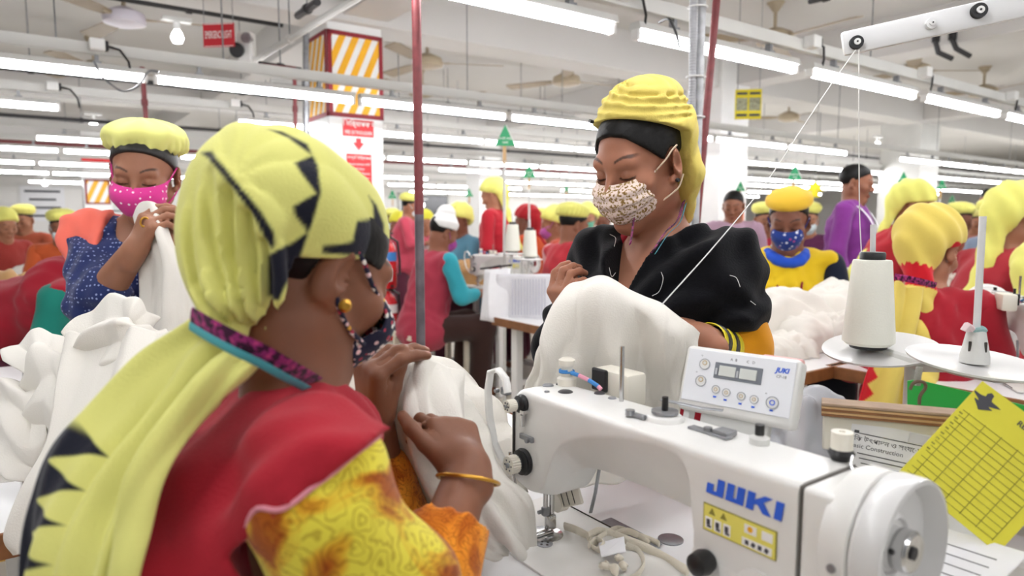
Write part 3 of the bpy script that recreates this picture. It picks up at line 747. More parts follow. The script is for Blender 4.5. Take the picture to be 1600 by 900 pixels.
# sewing head
sm = thing('sewing_machine', 'white industrial lockstitch sewing machine with blue lettering in the foreground', 'sewing machine', M=MM.copy())
MB().box((.135, .01, .0012), (.5, .174, .004), .001).build('bed', m_bedm, sm)
def loft(secs, name, m, parent, n_st=70):
    S_ = crm(np.array(secs, float), n_st); rings = []
    for a, bf, bb, zt, zo, bl, zl, r in S_:
        pts = []
        P4 = [(bb, zt, r), (bf, zt, r), (bf, max(zo, zl + .001), .004), (bl, zl, .004), (bb, zl, .004)]
        for i, (y, z, rr) in enumerate(P4):
            p = np.array([y, z]); p0 = np.array(P4[i - 1][:2]); p1 = np.array(P4[(i + 1) % 5][:2])
            d0 = p0 - p; d1 = p1 - p; l0 = max(np.linalg.norm(d0), 1e-6); l1 = max(np.linalg.norm(d1), 1e-6); q = min(rr, l0 * .45, l1 * .45)
            A_, B_ = p + d0 / l0 * q, p + d1 / l1 * q
            for t in np.linspace(0, 1, 5): pts.append((1 - t) ** 2 * A_ + 2 * t * (1 - t) * p + t * t * B_)
        rings.append([(a, y, z) for y, z in pts])
    R_ = np.array(rings); n, k = R_.shape[:2]
    i, j = np.meshgrid(np.arange(n - 1), np.arange(k), indexing='ij'); j2 = (j + 1) % k
    Fq = np.stack([i * k + j, i * k + j2, (i + 1) * k + j2, (i + 1) * k + j], -1).reshape(-1, 4)
    me = bpy.data.meshes.new(name); me.from_pydata(R_.reshape(-1, 3).tolist(), [], Fq.tolist() + [list(range(k))[::-1], list(range((n - 1) * k, n * k))]); me.polygons.foreach_set('use_smooth', [True] * len(me.polygons))
    me.update(); o = link(name, me, m, parent)
    bm = bmesh.new(); bm.from_mesh(me); bmesh.ops.recalc_face_normals(bm, faces=bm.faces[:])
    for e in bm.edges:
        if len(e.link_faces) == 2 and e.calc_face_angle(0) > rad(40): e.smooth = False
    bm.to_mesh(me); bm.free()
    return o
loft([(-.036, -.03, .03, .2, .1, -.005, .095, .02), (-.03, -.037, .034, .222, .094, -.01, .088, .018), (-.01, -.041, .037, .232, .09, -.015, .08, .014), (.02, -.042, .04, .234, .088, -.018, .078, .012),
      (.05, -.043, .042, .234, .105, -.012, .088, .011), (.075, -.044, .044, .234, .16, -.003, .125, .01), (.11, -.044, .046, .234, .188, .0, .139, .01), (.18, -.045, .048, .234, .212, .002, .142, .01),
      (.25, -.045, .05, .234, .223, .003, .141, .01), (.29, -.045, .051, .234, .221, .002, .139, .01), (.308, -.045, .052, .234, .2, -.02, .135, .01), (.318, -.045, .052, .234, .14, -.04, .13, .01), (.33, -.045, .052, .234, .12, -.042, .1, .01), (.438, -.045, .055, .234, .11, -.042, .09, .01)], 'arm', m_mach, sm)
MB().box((.376, .004, .062), (.126, .098, .128), .006).build('pillar', m_mach, sm, smooth=SM)
MB().box((.4393, .0045, .119), (.0016, .0975, .2285), .0007).build('seam', mat('seam_grey', '#77736e', .8), sm)
MB().box((.4575, .005, .117), (.035, .1, .233), .007, seg=4).build('motor_cover', m_mach, sm, smooth=SM)
hz, hb = .186, .004
MB().lathe([(0, 0), (.05, 0), (.062, .004), (.066, .012), (.066, .03), (.064, .032)], (.462, hb, hz), (1, 0, 0), 48).build('wheel_housing', m_mach, sm, smooth=SM)
hw = MB().lathe([(.04, 0), (.0655, 0), (.067, .003), (.067, .022), (.0655, .026), (.062, .027), (.059, .02), (.056, .008), (.03, .006), (.026, .009), (.024, .006), (.02, .006), (.018, .012), (0, .012)], (.4955, hb, hz), (1, 0, 0), 56).build('hand_wheel', mat('wheel_enamel', '#dddcda', .3, coat=.2), sm, smooth=rad(25))
MB().lathe([(0, 0), (.0185, 0), (.0195, .003), (.0195, .012), (.017, .0145), (.009, .0135), (0, .0125)], (.5065, hb, hz), (1, 0, 0), 32).build('hub_cap', m_chrome, hw, smooth=SM)
MB().lathe([(0, 0), (.006, 0), (.006, .002), (0, .002)], (.5195, hb, hz), (1, 0, 0), 12).build('hub_screw', m_dark, hw)
MB().cyl((.5025, hb - .026, hz + .002), (.5055, hb - .026, hz + .002), .005, n=12).build('set_hole', m_black, hw)
MB().cyl((.482, hb - .063, hz - .01), (.482, hb - .0675, hz - .01), .004, n=12).build('screw_head', m_steel, sm)
# lettering on the front
zf = -.0458
def on_front(a, z, dy=0): return Matrix.Translation((a, zf - dy, z)) @ FX
jk = .0185; x = .3335
J = [[(0, .0), (.021, 0), (.021, 1), (.0125, 1), (.0125, .22), (.008, .22), (.008, .6), (0, .6)], [(0, 0), (.021, 0), (.021, 1), (.0125, 1), (.0125, .24), (.0085, .24), (.0085, 1), (0, 1)],
     [(0, 0), (.0085, 0), (.0085, .36), (.0125, .4), (.0195, 0), (.0285, 0), (.0185, .62), (.0275, 1), (.0185, 1), (.0085, .62), (.0085, 1), (0, 1)], [(0, 0), (.0085, 0), (.0085, 1), (0, 1)]]
for g, adv in zip(J, (.0245, .0245, .0315, .01)):
    k_ = .003 / .026
    MB().prism([(x + px + py * .0026, .1925 + py * jk) for px, py in g], .0006, on_front(0, 0)).build('logo_letter', m_juki, sm); x += adv
st = MB().box((.3745, zf + .0002, .1655), (.088, .0008, .03), .0003).build('warning_sticker', m_stickline, sm)
MB().box((.3745, zf - .0004, .1655), (.0855, .0008, .0278), 0).build('sticker_field', m_stick, st)
for k in range(3): MB().box((.3385 + k * .0115, zf - .001, .1605), (.009, .0008, .0125), .0004).build('pictogram', m_lett, st); 
for k in range(3): MB().box((.3385 + k * .0115, zf - .0016, .1615), (.004, .0006, .006)).box((.3395 + k * .0115, zf - .0016, .157), (.005, .0006, .002)).build('pictogram_mark', m_ink, st)
for k in range(2): 
    t_ = MB().prism([(.3385 + k * .0145, .1705), (.3465 + k * .0145, .1705), (.3425 + k * .0145, .1775)], .0005, on_front(0, 0, .0008)).build('warning_triangle', m_stickline, st)
MB().box((.3895, zf - .001, .1715), (.014, .0008, .009)).build('pictogram', m_lett, st); MB().box((.4085, zf - .001, .1715), (.012, .0008, .009)).build('pictogram', m_lett, st); MB().box((.397, zf - .001, .1575), (.034, .0008, .008)).build('pictogram', m_lett, st)
for k in range(4): MB().box((.386 + k * .0075, zf - .0016, .1575), (.004, .0006, .0045), rot=Matrix.Rotation(.5 * (k % 2), 3, 'Y')).build('pictogram_mark', m_ink, st)
MB().cyl((.3895, zf - .0014, .172), (.3895, zf - .002, .172), .003).build('pictogram_mark', m_yel, st)
MB().lathe([(0, 0), (.012, 0), (.014, .008), (.012, .02), (.006, .024), (0, .024)], (.338, -.046, .118), (0, -1, 0), 20).build('lever_knob', m_black, sm, smooth=SM)
MB().lathe([(0, 0), (.026, 0), (.026, .004), (.012, .006), (.011, .014), (0, .014)], (.4, -.046, .108), (0, -1, 0), 28).build('stitch_dial', m_mach, sm, smooth=SM)
# head details
MB().box((-.034, -.002, .152), (.01, .064, .125), .005).build('face_plate', m_mach, sm, smooth=SM)
MB().box((-.0265, -.039, .155), (.0035, .006, .115), .001).build('thread_slot', m_gap, sm)
def knob(a, z, r, name='tension_knob'):
    o = MB().lathe([(0, 0), (r * 1.25, 0), (r * 1.3, .003), (r * 1.1, .006), (r * 1.2, .009), (r * .7, .012), (r * .5, .017)], (a, -.042, z), (0, -1, 0), 28).build(name, m_black, sm, smooth=SM)
    c = MB()
    P = [(r * (.8 if k % 2 else .88) * math.cos(2 * math.pi * k / 44), r * (.8 if k % 2 else .88) * math.sin(2 * math.pi * k / 44)) for k in range(44)]
    c.prism(P, .014, Matrix.Translation((a, -.058, z)) @ FX).build('knob_cap', m_knob, o); MB().cyl((a, -.07, z), (a, -.0745, z), r * .28, r * .22, 14).build('knob_tip', m_steel, o)
    for k in range(6): MB().box((a + r * .5 * math.cos(k * 1.047), -.0722, z + r * .5 * math.sin(k * 1.047)), (.0022, .001, .0022)).build('slot_mark', m_ink, o)
knob(.004, .128, .0155); knob(.0, .214, .0105)
MB().box((.004, -.047, .19), (.006, .006, .018), .001).box((.012, -.05, .205), (.01, .008, .006), .001).build('thread_guide', m_chrome, sm)
MB().box((.012, -.045, .166), (.03, .005, .008), .001).cyl((.018, -.047, .164), (.018, -.051, .164), .0035).build('thread_guide_plate', m_steel, sm)
MB().tube([(-.028, -.05, .225), (-.034, -.05, .245), (-.05, -.052, .256), (-.068, -.054, .25), (-.074, -.055, .22), (-.07, -.055, .18), (-.058, -.054, .14), (-.04, -.05, .115), (-.025, -.047, .1)], .007, 10, flat=(1, .6, (0, 1, 0))).build('take_up_guard', m_mach, sm, smooth=SM)
MB().box((-.04, -.045, .225), (.014, .012, .012), .002).cyl((-.048, -.053, .225), (-.048, -.06, .225), .003).build('guard_bracket', m_steel, sm)
MB().box((-.022, -.046, .11), (.004, .004, .05), .001, rot=Matrix.Rotation(-.3, 3, 'Y')).build('take_up_lever', m_chrome, sm)
# needle, presser foot, lifter
MB().cyl((0, 0, .035), (0, 0, .1), .0038, n=12).build('needle_bar', m_chrome, sm, smooth=SM); MB().cyl((0, 0, .003), (0, 0, .036), .0011, n=8).build('needle', m_chrome, sm)
MB().box((0, 0, .04), (.009, .011, .014), .002).cyl((-.002, -.006, .04), (-.002, -.012, .04), .003).build('needle_clamp', m_steel, sm)
MB().cyl((0, .012, .025), (0, .012, .1), .0042, n=12).build('presser_bar', m_chrome, sm, smooth=SM)
MB().box((.002, .008, .022), (.012, .016, .024), .003).box((.004, -.004, .007), (.006, .034, .004), .002).box((-.004, -.004, .007), (.006, .034, .004), .002).build('presser_foot', m_chrome, sm, smooth=SM)
MB().lathe([(0, 0), (.026, 0), (.0275, -.001), (.0275, -.004)], (0, 0, .0048), (0, 0, 1), 36).build('needle_plate', m_chrome, sm, smooth=SM)
MB().lathe([(0, .0), (.012, 0), (.0125, -.002)], (.024, -.02, .0042), (0, 0, 1), 24).build('screw_plate', m_steel, sm); 
for k in range(4): MB().cyl((.024 + .006 * math.cos(k * 1.57), -.02 + .006 * math.sin(k * 1.57), .0035), (.024 + .006 * math.cos(k * 1.57), -.02 + .006 * math.sin(k * 1.57), .0046), .002, n=8).build('screw_hole', m_gap, sm)
fg = MB().box((0, 0, 0), (.062, .006, .03), .003).build('finger_guard', m_cream, sm, Matrix.Translation((.018, .03, .062)) @ Matrix.Rotation(-.45, 4, 'Y'), smooth=SM)
for k in range(3): MB().box((-.012 + k * .014, -.0034, 0), (.0012, .001, .024)).build('guard_slot', m_gap, fg)
MB().box((-.004, .0, .016), (.055, .01, .004), .001).build('guard_top', m_brownwood, fg); MB().cyl((-.028, -.006, -.006), (-.028, .01, -.006), .014, n=20).build('guard_hinge', m_cream, fg, smooth=SM)
MB().tube([(.07, .045, .12), (.062, .045, .08), (.052, .045, .045)], .0035, 8, flat=(1, .5, (0, 1, 0))).build('knee_lifter_rod', m_steel, sm)
# bed details
MB().tube([(-.075, .0975, .0035), (.37, .0975, .0035)], .0012, 6).build('bed_edge_gap', m_gap, sm)
MB().tube([(-.09, -.03, .0035), (-.105, -.05, .0035), (-.06, -.075, .0035)], .002, 6).build('slide_plate_gap', m_gap, sm)
MB().lathe([(0, .0), (.017, 0), (.019, -.001), (.019, -.003)], (.118, .148, .002), (0, 0, 1), 28).build('hinge_cap', m_steel, sm, smooth=SM)
o = MB().box((.07, .11, .0025), (.11, .026, .0035), .0015).build('slide_plate', m_steel, sm)
# top of the arm: caps, winder, pins
for k, (a_, b_, r) in enumerate(((.0, .004, .0085), (.045, .0, .011), (.005, .024, .007), (.11, .03, .006), (.03, -.022, .004), (.08, .034, .008))):
    MB().lathe([(0, .0025), (r * .8, .0025), (r, .001), (r, -.003)], (a_, b_, .2335), (0, 0, 1), 20).build('oil_cap', m_dark if k in (1, 2, 5) else m_steel, sm, smooth=SM)
MB().lathe([(0, 0), (.014, 0), (.0145, .012), (.009, .015), (.0085, .028), (.012, .032), (.0125, .04), (.008, .043), (0, .043)], (.012, .03, .232), (0, 0, 1), 24).build('thread_post', m_cream, sm, smooth=SM)
MB().tube([(.012 + .0105 * math.cos(t), .03 + .0105 * math.sin(t), .252 + t * .0004) for t in np.linspace(0, 12, 40)], .0018, 6).build('blue_thread_wrap', mat('thread_blue', '#3f86c9', .7), sm)
P = [(.022, .03, .254), (.035, .034, .252), (.05, .04, .247), (.065, .045, .24), (.07, .046, .236)]
for k in range(4): MB().tube([P[k], P[k + 1]], .0032, 8).build('twisted_cord', mat('cord_pink', '#f0a6bb', .7) if k % 2 else MATS['thread_blue'], sm)
MB().box((.07, .082, .236), (.075, .04, .05), .006).build('switch_box', m_cream, sm, smooth=SM); MB().box((.052, .06, .245), (.032, .006, .034), .004).build('switch_rocker', m_black, sm)
MB().cyl((.128, .03, .23), (.128, .03, .31), .0032, n=12).build('spool_pin', m_chrome, sm, smooth=SM)
bw = MB().lathe([(0, .007), (.016, .007), (.021, .005), (.024, .0), (.024, -.003)], (.222, .012, .2345), (0, 0, 1), 32).build('bobbin_winder', m_mach, sm, smooth=SM)
MB().lathe([(0, .0115), (.0165, .0115), (.0165, .008), (0, .008)], (.222, .012, .2345), (0, 0, 1), 28).build('bobbin_disc', m_steel, bw, smooth=SM); MB().cyl((.222, .012, .24), (.222, .012, .263), .004, n=12).build('winder_pin', m_black, bw)
MB().tube([(.2, .03, .252), (.225, .035, .252), (.25, .045, .25), (.275, .055, .251)], .0035, 8, flat=(.4, 1.2, (0, 0, 1))).build('winder_lever', m_steel, bw)
MB().box((.195, -.01, .237), (.03, .008, .006), .002).cyl((.188, -.014, .236), (.188, -.014, .243), .006).build('winder_clip', m_steel, bw)
MB().box((.29, .012, .2355), (.055, .012, .003), .001).box((.305, .02, .238), (.02, .02, .006), .001).cyl((.288, .012, .236), (.288, .012, .241), .005).build('thread_clip', m_steel, sm)
MB().lathe([(0, 0), (.011, 0), (.011, .007), (.006, .009), (0, .009)], (.345, .028, .234), (0, 0, 1), 20).cyl((.345, .028, .243), (.345, .028, .253), .005).build('oil_knob', m_greyw, sm, smooth=SM)
MB().cyl((.345, .028, .244), (.345, .028, .2555), .0052, n=12).build('oil_knob_cap', m_black, sm)
# bobbin spool on the end of the arm
sp = thing('bobbin_spool', 'small white tape spool on a black tensioner on top of the sewing machine', 'spool', M=MM @ Matrix.Translation((.425, .052, .234)) @ Matrix.Scale(.74, 4))
MB().lathe([(0, 0), (.013, 0), (.016, .006), (.018, .01), (.014, .016), (0, .016)], n=24).build('tension_disc', m_black, sp, smooth=SM)
MB().lathe([(0, .016), (.0145, .016), (.0145, .04), (.005, .04), (.005, .036), (0, .036)], n=24).build('white_roll', m_cream, sp, smooth=SM)
MB().tube([(.018, -.005, .012), (.02, -.012, .0), (.03, -.02, -.004)], .0015, 6).build('wire', m_chrome, sp); MB().lathe([(0, 0), (.012, 0), (.012, .002), (0, .002)], n=20).build('base', m_steel, sp)
# control panel
c_tl, c_tr, c_bl = at(1083, 543, .93), at(1266, 568, .835), at(1056, 637, .915)
px = Vector(c_tr - c_tl); PWd = px.length; px.normalize(); pz = Vector(c_tl - c_bl); pz = (pz - px * pz.dot(px)); PHt = pz.length * 1.04; pz.normalize(); py_ = pz.cross(px)
cp = thing('control_panel', 'white control panel with display and round buttons on the sewing machine', 'control panel', M=M_axes(c_bl, px, py_, pz))
MB().box((PWd / 2, .016, PHt / 2), (PWd, .032, PHt), .007, seg=3).build('case', m_mach, cp, smooth=SM)
MB().box((PWd / 2, -.0006, PHt * .55), (PWd * .93, .002, PHt * .8), .0008).build('face_film', mat('panel_film', '#eceef2', .35), cp)
W, H = PWd, PHt
def fp(fx, fy, dy=.002): return Matrix.Translation((W * fx, -dy, H * fy)) @ FX
MB().box((W * .5, -.0018, H * .67), (W * .41, .002, H * .24), .0006).build('display_frame', mat('display_grey', '#6f747d', .4), cp)
for fx in (.41, .59): MB().box((W * fx, -.003, H * .67), (W * .145, .0014, H * .155), .0004).build('display_window', mat('lcd_pale', '#c9ccc6', .25), cp)
for fx in (.315, .5): MB().box((W * fx, -.003, H * .65), (W * .018, .0014, H * .1)).build('display_key', mat('lcd_key', '#b4b8bd', .4), cp)
m_ring = mat('button_ring', '#a4a6aa', .5); m_btn = mat('button_face', '#e6e6e4', .4); m_pale = mat('button_amber', '#cbb58c', .5)
for i, (fx, fy, r) in enumerate(((.2, .73, .0075), (.19, .47, .0075), (.335, .38, .0055), (.43, .36, .0055), (.56, .345, .0055), (.67, .33, .0055), (.82, .33, .008))):
    b = MB().lathe([(r * .86, 0), (r, 0), (r, .0012), (r * .86, .0012)], (W * fx, -.0016, H * fy), (0, -1, 0), 28).build('button', m_ring, cp)
    MB().lathe([(0, .0008), (r * .86, .0008), (r * .86, 0)], (W * fx, -.0016, H * fy), (0, -1, 0), 24).build('button_face', m_btn, b)
    MB().lathe([(r * .3, .0014), (r * .45, .0014), (r * .45, .0006)], (W * fx, -.0016, H * (fy + (.02 if i < 2 else 0))), (0, -1, 0), 14).build('button_mark', m_juki if i == 6 else m_pale, b)
    if i > 1: MB().box((W * fx, -.002, H * (fy - .11)), (.004, .0006, .0022)).build('blue_mark', m_juki, cp)
for t, fx in (('A', .43), ('B', .47), ('C', .57), ('D', .62)): lettering(t, .005, m_ink, cp, fp(fx, .855))
lettering('JUKI', .0085, m_juki, cp, fp(.86, .8), bold=.0004, shear=.2); lettering('CP-18', .005, m_ink, cp, fp(.86, .71))
for fx, fy in ((.165, .86), (.14, .6), (.76, .45)): lettering('o', .004, m_ink, cp, fp(fx, fy))
MB().box((W * .83, .013, H * .985), (.05, .012, .006), .002).build('indicator_strip', mat('indicator_pink', '#f0b9b4', .4), cp)
MB().box((W * .5, .02, -.012), (.09, .02, .03), .003).box((W * .5, .03, -.03), (.05, .03, .03), .003).build('bracket', m_greyw, cp)
MB().box((.012, .02, -.014), (.008, .02, .03)).build('bracket_post', m_white, cp)
# ================================================================ people: shared anatomy
def tri(x): return .42 * np.arcsin(.95 * np.sin(2 * np.pi * x)) / np.arcsin(.95)
def nrm(v): v = np.array(v, float); return v / max(np.linalg.norm(v), 1e-9)
def frame(fwd, up=(0, 0, 1), loc=(0, 0, 0)):
    """matrix whose +y looks along fwd, +x is the person's right"""
    f = nrm(fwd); r = nrm(np.cross(f, up)); u = np.cross(r, f)
    return M_axes(loc, r, f, u)
def head_prims(S, M, female=True, ears=True, neck=None):
    H = SDF(.02); w = .94 if female else 1.0
    H.el((0, -.012, .035), (.072 * w, .093, .077)).el((0, .028, -.028), (.057 * w, .06, .084), k=.03)
    for s in (-1, 1):
        H.rc((s * .047 * w, .0, -.058), (s * .012, .062, -.1), .02, .018, k=.025).el((s * .041 * w, .058, -.024), (.023, .022, .02), k=.025)
    H.el((0, .07, -.1), (.02, .018, .016), k=.02).rc((-.036, .074, .02), (.036, .074, .02), .012, k=.018)
    for s in (-1, 1):
        H.el((s * .031, .097, .0), (.017, .016, .0105), k=.012, op=-1)
        H.el((s * .031, .0735, -.002), (.0145, .0145, .0125), k=.004)
    H.rc((0, .084, .01), (0, .106, -.03), .006, .0092, k=.014)
    for s in (-1, 1): H.el((s * .0105, .097, -.034), (.0075, .01, .0065), k=.007)
    H.el((0, .086, -.064), (.022, .0125, .0058), k=.005).el((0, .085, -.0745), (.0185, .0125, .0065), k=.005)
    H.rc((-.02, .098, -.0692), (.02, .098, -.0692), .0022, k=.004, op=-1)
    if ears:
        for s in (-1, 1):
            E = Matrix.Rotation(s * -.55, 3, 'Z') @ Matrix.Rotation(-.2, 3, 'X')
            H.el((s * .078 * w, -.014, -.008), (.0085, .0195, .032), rot=E, k=.008).el((s * .087 * w, -.006, -.004), (.0065, .0095, .018), rot=E, k=.005, op=-1).el((s * .074 * w, -.002, -.036), (.006, .009, .009), k=.006)
    S.P += SDF.xf(M, H.P)
    if neck is not None: S.rc(np.array(M @ Vector((0, -.018, -.05))), neck, .047 if female else .054, .05 if female else .058, k=.03)
def face_paint(M, skin, eyes='down', brow=1.0, lips=None, hair='#15100e'):
    Mi = np.array(M.inverted()); sk = np.array(lin(skin)); hr = np.array(lin(hair)); lp = np.array(lin(lips)) if lips else sk * np.array([.8, .55, .55])
    sc = 1 / (abs(np.linalg.det(Mi[:3, :3])) ** (1 / 3))
    def fn(P, base):
        q = P @ Mi[:3, :3].T + Mi[:3, 3]; x, y, z = np.abs(q[:, 0]), q[:, 1], q[:, 2]; c = base.copy()
        def put(m, col):
            m = np.clip(m, 0, 1)[:, None]; c[:] = c * (1 - m) + np.array(col) * m
        near = (np.abs(q) < .13).all(1)
        fr = near & (y > .05)
        bz = .0245 + .008 * np.sin(np.clip((x - .014) / .04, 0, 1) * 2.6) - .1 * np.maximum(x - .042, 0)
        put(fr * smoothstep(.0036, .0015, np.abs(z - bz)) * smoothstep(.012, .016, x) * smoothstep(.052, .044, x) * .8 * brow, hr)
        if eyes == 'down':
            lz = -.0085 + 9 * (x - .031) ** 2
            put(fr * smoothstep(.0026, .001, np.abs(z - lz)) * smoothstep(.017, .014, np.abs(x - .031)) * .9, hr)
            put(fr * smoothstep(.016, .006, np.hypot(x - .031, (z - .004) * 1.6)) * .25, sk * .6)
        else:
            e = ((x - .031) / .0125) ** 2 + ((z + .002) / .0052) ** 2
            put(fr * smoothstep(1.5, 1.05, e), hr); put(fr * smoothstep(1.0, .75, e), (.75, .72, .68)); put(fr * (e < 1) * smoothstep(.0062, .005, np.hypot(x - .031, z + .002)), (.02, .012, .01))
        put(fr * smoothstep(1.15, .8, (q[:, 0] / .023) ** 2 + ((z + .0695) / .0105) ** 2) * .8, lp)
        return c
    return fn
FINGERS = [(.03, .04, .025, .019, .0088), (.0105, .045, .029, .02, .009), (-.0095, .041, .027, .019, .0086), (-.028, .032, .02, .017, .0076)]
def hand_prims(S, wrist, fwd, dorsal, right=True, curls=None, thumb=((.55, .8, -.25), .3, .3), s=1.0, spread=.1, nails=None):
    x = nrm(fwd); z = nrm(np.array(dorsal, float) - x * np.dot(dorsal, x)); y = np.cross(z, x) * (1 if right else -1)
    w = np.array(wrist, float)
    def L(p): return w + (x * p[0] + y * p[1] + z * p[2]) * s
    curls = curls or [(.35, .5, .3)] * 4
    S.rc(L((-.03, 0, 0)), L((.02, .0, 0)), .023 * s, .025 * s, k=.01)
    for (fy, l1, l2, l3, r), (c1, c2, c3), i in zip(FINGERS, curls, range(4)):
        base = np.array([.082 - (.004 if i == 0 else 0) - (.006 if i == 3 else 0), fy, .002]); S.rc(L((.012, fy * .55, -.003)), L(base), .0155 * s, .0125 * s, k=.012)
        a = 0; p = base.copy(); sp = spread * (1.2 - i * .8)
        for l, c, r0, r1 in ((l1, c1, r * 1.05, r), (l2, c2, r, r * .93), (l3, c3, r * .93, r * .8)):
            a += c; d = np.array([math.cos(a) * math.cos(sp), math.sin(sp) * math.cos(a), -math.sin(a)]); q = p + d * l
            S.rc(L(p), L(q), r0 * s, r1 * s, k=.0035); p = q
        if nails is not None: nails.append((L(p + np.array([math.sin(a), 0, math.cos(a)]) * r * .7), .0065 * s))
    t0 = np.array([.018, .024, -.008]); d = nrm(thumb[0]); t1 = t0 + d * .04
    nz = nrm(np.cross(d, (0, 0, 1.))); 
    def rot(v, ax, an): return v * math.cos(an) + np.cross(ax, v) * math.sin(an) + ax * np.dot(ax, v) * (1 - math.cos(an))
    ax = nrm(np.cross(d, np.array([.6, -.75, -.25]))); d2 = rot(d, ax, thumb[1]); t2 = t1 + d2 * .031; d3 = rot(d2, ax, thumb[2]); t3 = t2 + d3 * .024
    S.rc(L(t0), L(t1), .0155 * s, .0115 * s, k=.012).rc(L(t1), L(t2), .0112 * s, .0105 * s, k=.004).rc(L(t2), L(t3), .0105 * s, .0085 * s, k=.004)
    if nails is not None: nails.append((L(t3 + np.cross(d3, ax) * -.004), .007 * s))
def nail_paint(P, c, nails, col):
    for n, r in nails:
        m = smoothstep(r, r * .6, np.linalg.norm(P - n, axis=1))[:, None]; c[:] = c * (1 - m) + np.array(lin(col)) * m
def m_skin(col, name): return mat(name, col, .5, spec=.35, attr=True, sss=.12, bump=(220, .05), noise=(30, .07))
m_hair = mat('black_hair', '#0b0908', .5, spec=.25, bump=(120, .35), noise=(60, .3))
def lanyard(name, pts, m, parent, w=.006, up=(0, 1, 0), n=40): return MB().tube([tuple(p) for p in crm(np.array(pts), n)], w, 8, flat=(1, .2, up)).build(name, m, parent, smooth=SM)
def groove(X, lines, width):
    """soft crease profile (1 on the line, 0 away) along polylines lying in a cloth surface"""
    out = np.zeros(len(X))
    for L in lines:
        L = np.asarray(L); best = np.full(len(X), 1e3)
        for a, b in zip(L, L[1:]):
            ab = b - a; q = X - a; t = np.clip(q @ ab / max(ab @ ab, 1e-12), 0, 1); best = np.minimum(best, ((q - t[:, None] * ab) ** 2).sum(1))
        out = np.maximum(out, np.exp(-best / width ** 2))
    return out
def in_poly(poly, x, y):
    poly = np.array(poly); n = len(poly); ins = np.zeros(len(x), bool); j = n - 1
    for i in range(n):
        xi, yi = poly[i]; xj, yj = poly[j]
        ins ^= ((yi > y) != (yj > y)) & (x < (xj - xi) * (y - yi) / (yj - yi + 1e-12) + xi); j = i
    return ins
def poly_dist(poly, x, y):
    d = np.full(len(x), 1e9)
    for i in range(len(poly)):
        a = np.array(poly[i - 1]); b = np.array(poly[i]); ab = b - a; t = np.clip(((x - a[0]) * ab[0] + (y - a[1]) * ab[1]) / max(ab @ ab, 1e-12), 0, 1)
        d = np.minimum(d, np.hypot(x - a[0] - ab[0] * t, y - a[1] - ab[1] * t))
    return np.where(in_poly(poly, x, y), -d, d)
def trace(S, px, py, off, t0=.3, t1=2.2):
    """point on the solid S (kept in local coords, offset off) lying along this line of sight"""
    r = ray(px, py); r = r / np.linalg.norm(r); t = t0
    for _ in range(80):
        p = CAMP + r * t - off; d = float(S.value(p[None])[0])
        if d < .0006: return p
        t += max(d * .7, .0006)
        if t > t1: return None
    return None
def appliques(S, off, polys, wdir, up=(0, 0, 1)):
    """flat cloth patches sewn on a surface: outlines given on the surface, kept in the plane of the side that carries them"""
    w = nrm(wdir); e1 = nrm(np.cross(up, w)); e2 = np.cross(w, e1); out = []
    for P in polys:
        q = [trace(S, *p, off) for p in P]; q = [p for p in q if p is not None]
        if len(q) > 2: out.append([(p @ e1, p @ e2, p @ w) for p in q])
    return out, e1, e2, w
def paint_polys(P, c, A, col, soft=.0015, depth=.07):
    polys, e1, e2, w = A; x, y, z = P @ e1, P @ e2, P @ w
    for Q in polys:
        zc = np.mean([q[2] for q in Q]); m = smoothstep(soft, -soft, poly_dist([q[:2] for q in Q], x, y)) * (np.abs(z - zc) < depth)
        c[:] = c * (1 - m[:, None]) + np.array(lin(col)) * m[:, None]

m_cloth = fabric('undyed_cotton_fleece', '#e7e3da', weave=(180, .3), noise=(6, .03))
m_yscarf = fabric('yellow_knit_scarf', '#ecec8a', attr=True, weave=(170, .35), noise=(7, .05))
m_redvest = fabric('red_vest_cotton', '#a3222f', weave=(150, .3), noise=(5, .1), sheen=.08)
m_piping = fabric('pink_piping', '#d58a97')
YEL = np.array(lin('#d6d47c')); NAVY = '#1b1c28'
def lanyard_mat():
    m = fabric('lanyard_weave', '#8a2a62', noise=None); nt = m.node_tree
    v = nt.nodes.new('ShaderNodeTexNoise'); v.inputs['Scale'].default_value = 140; tc = nt.nodes['Texture Coordinate']; nt.links.new(tc.outputs['Object'], v.inputs['Vector'])
    nt.links.new(ramp(nt, v.outputs['Fac'], [(0, '#3a1430'), (.47, '#8c2a66'), (.62, '#c0407c')]), nt.nodes['Principled BSDF'].inputs['Base Color']); return m
m_lany = lanyard_mat(); m_lanyteal = fabric('lanyard_teal_edge', '#4fa3ae')
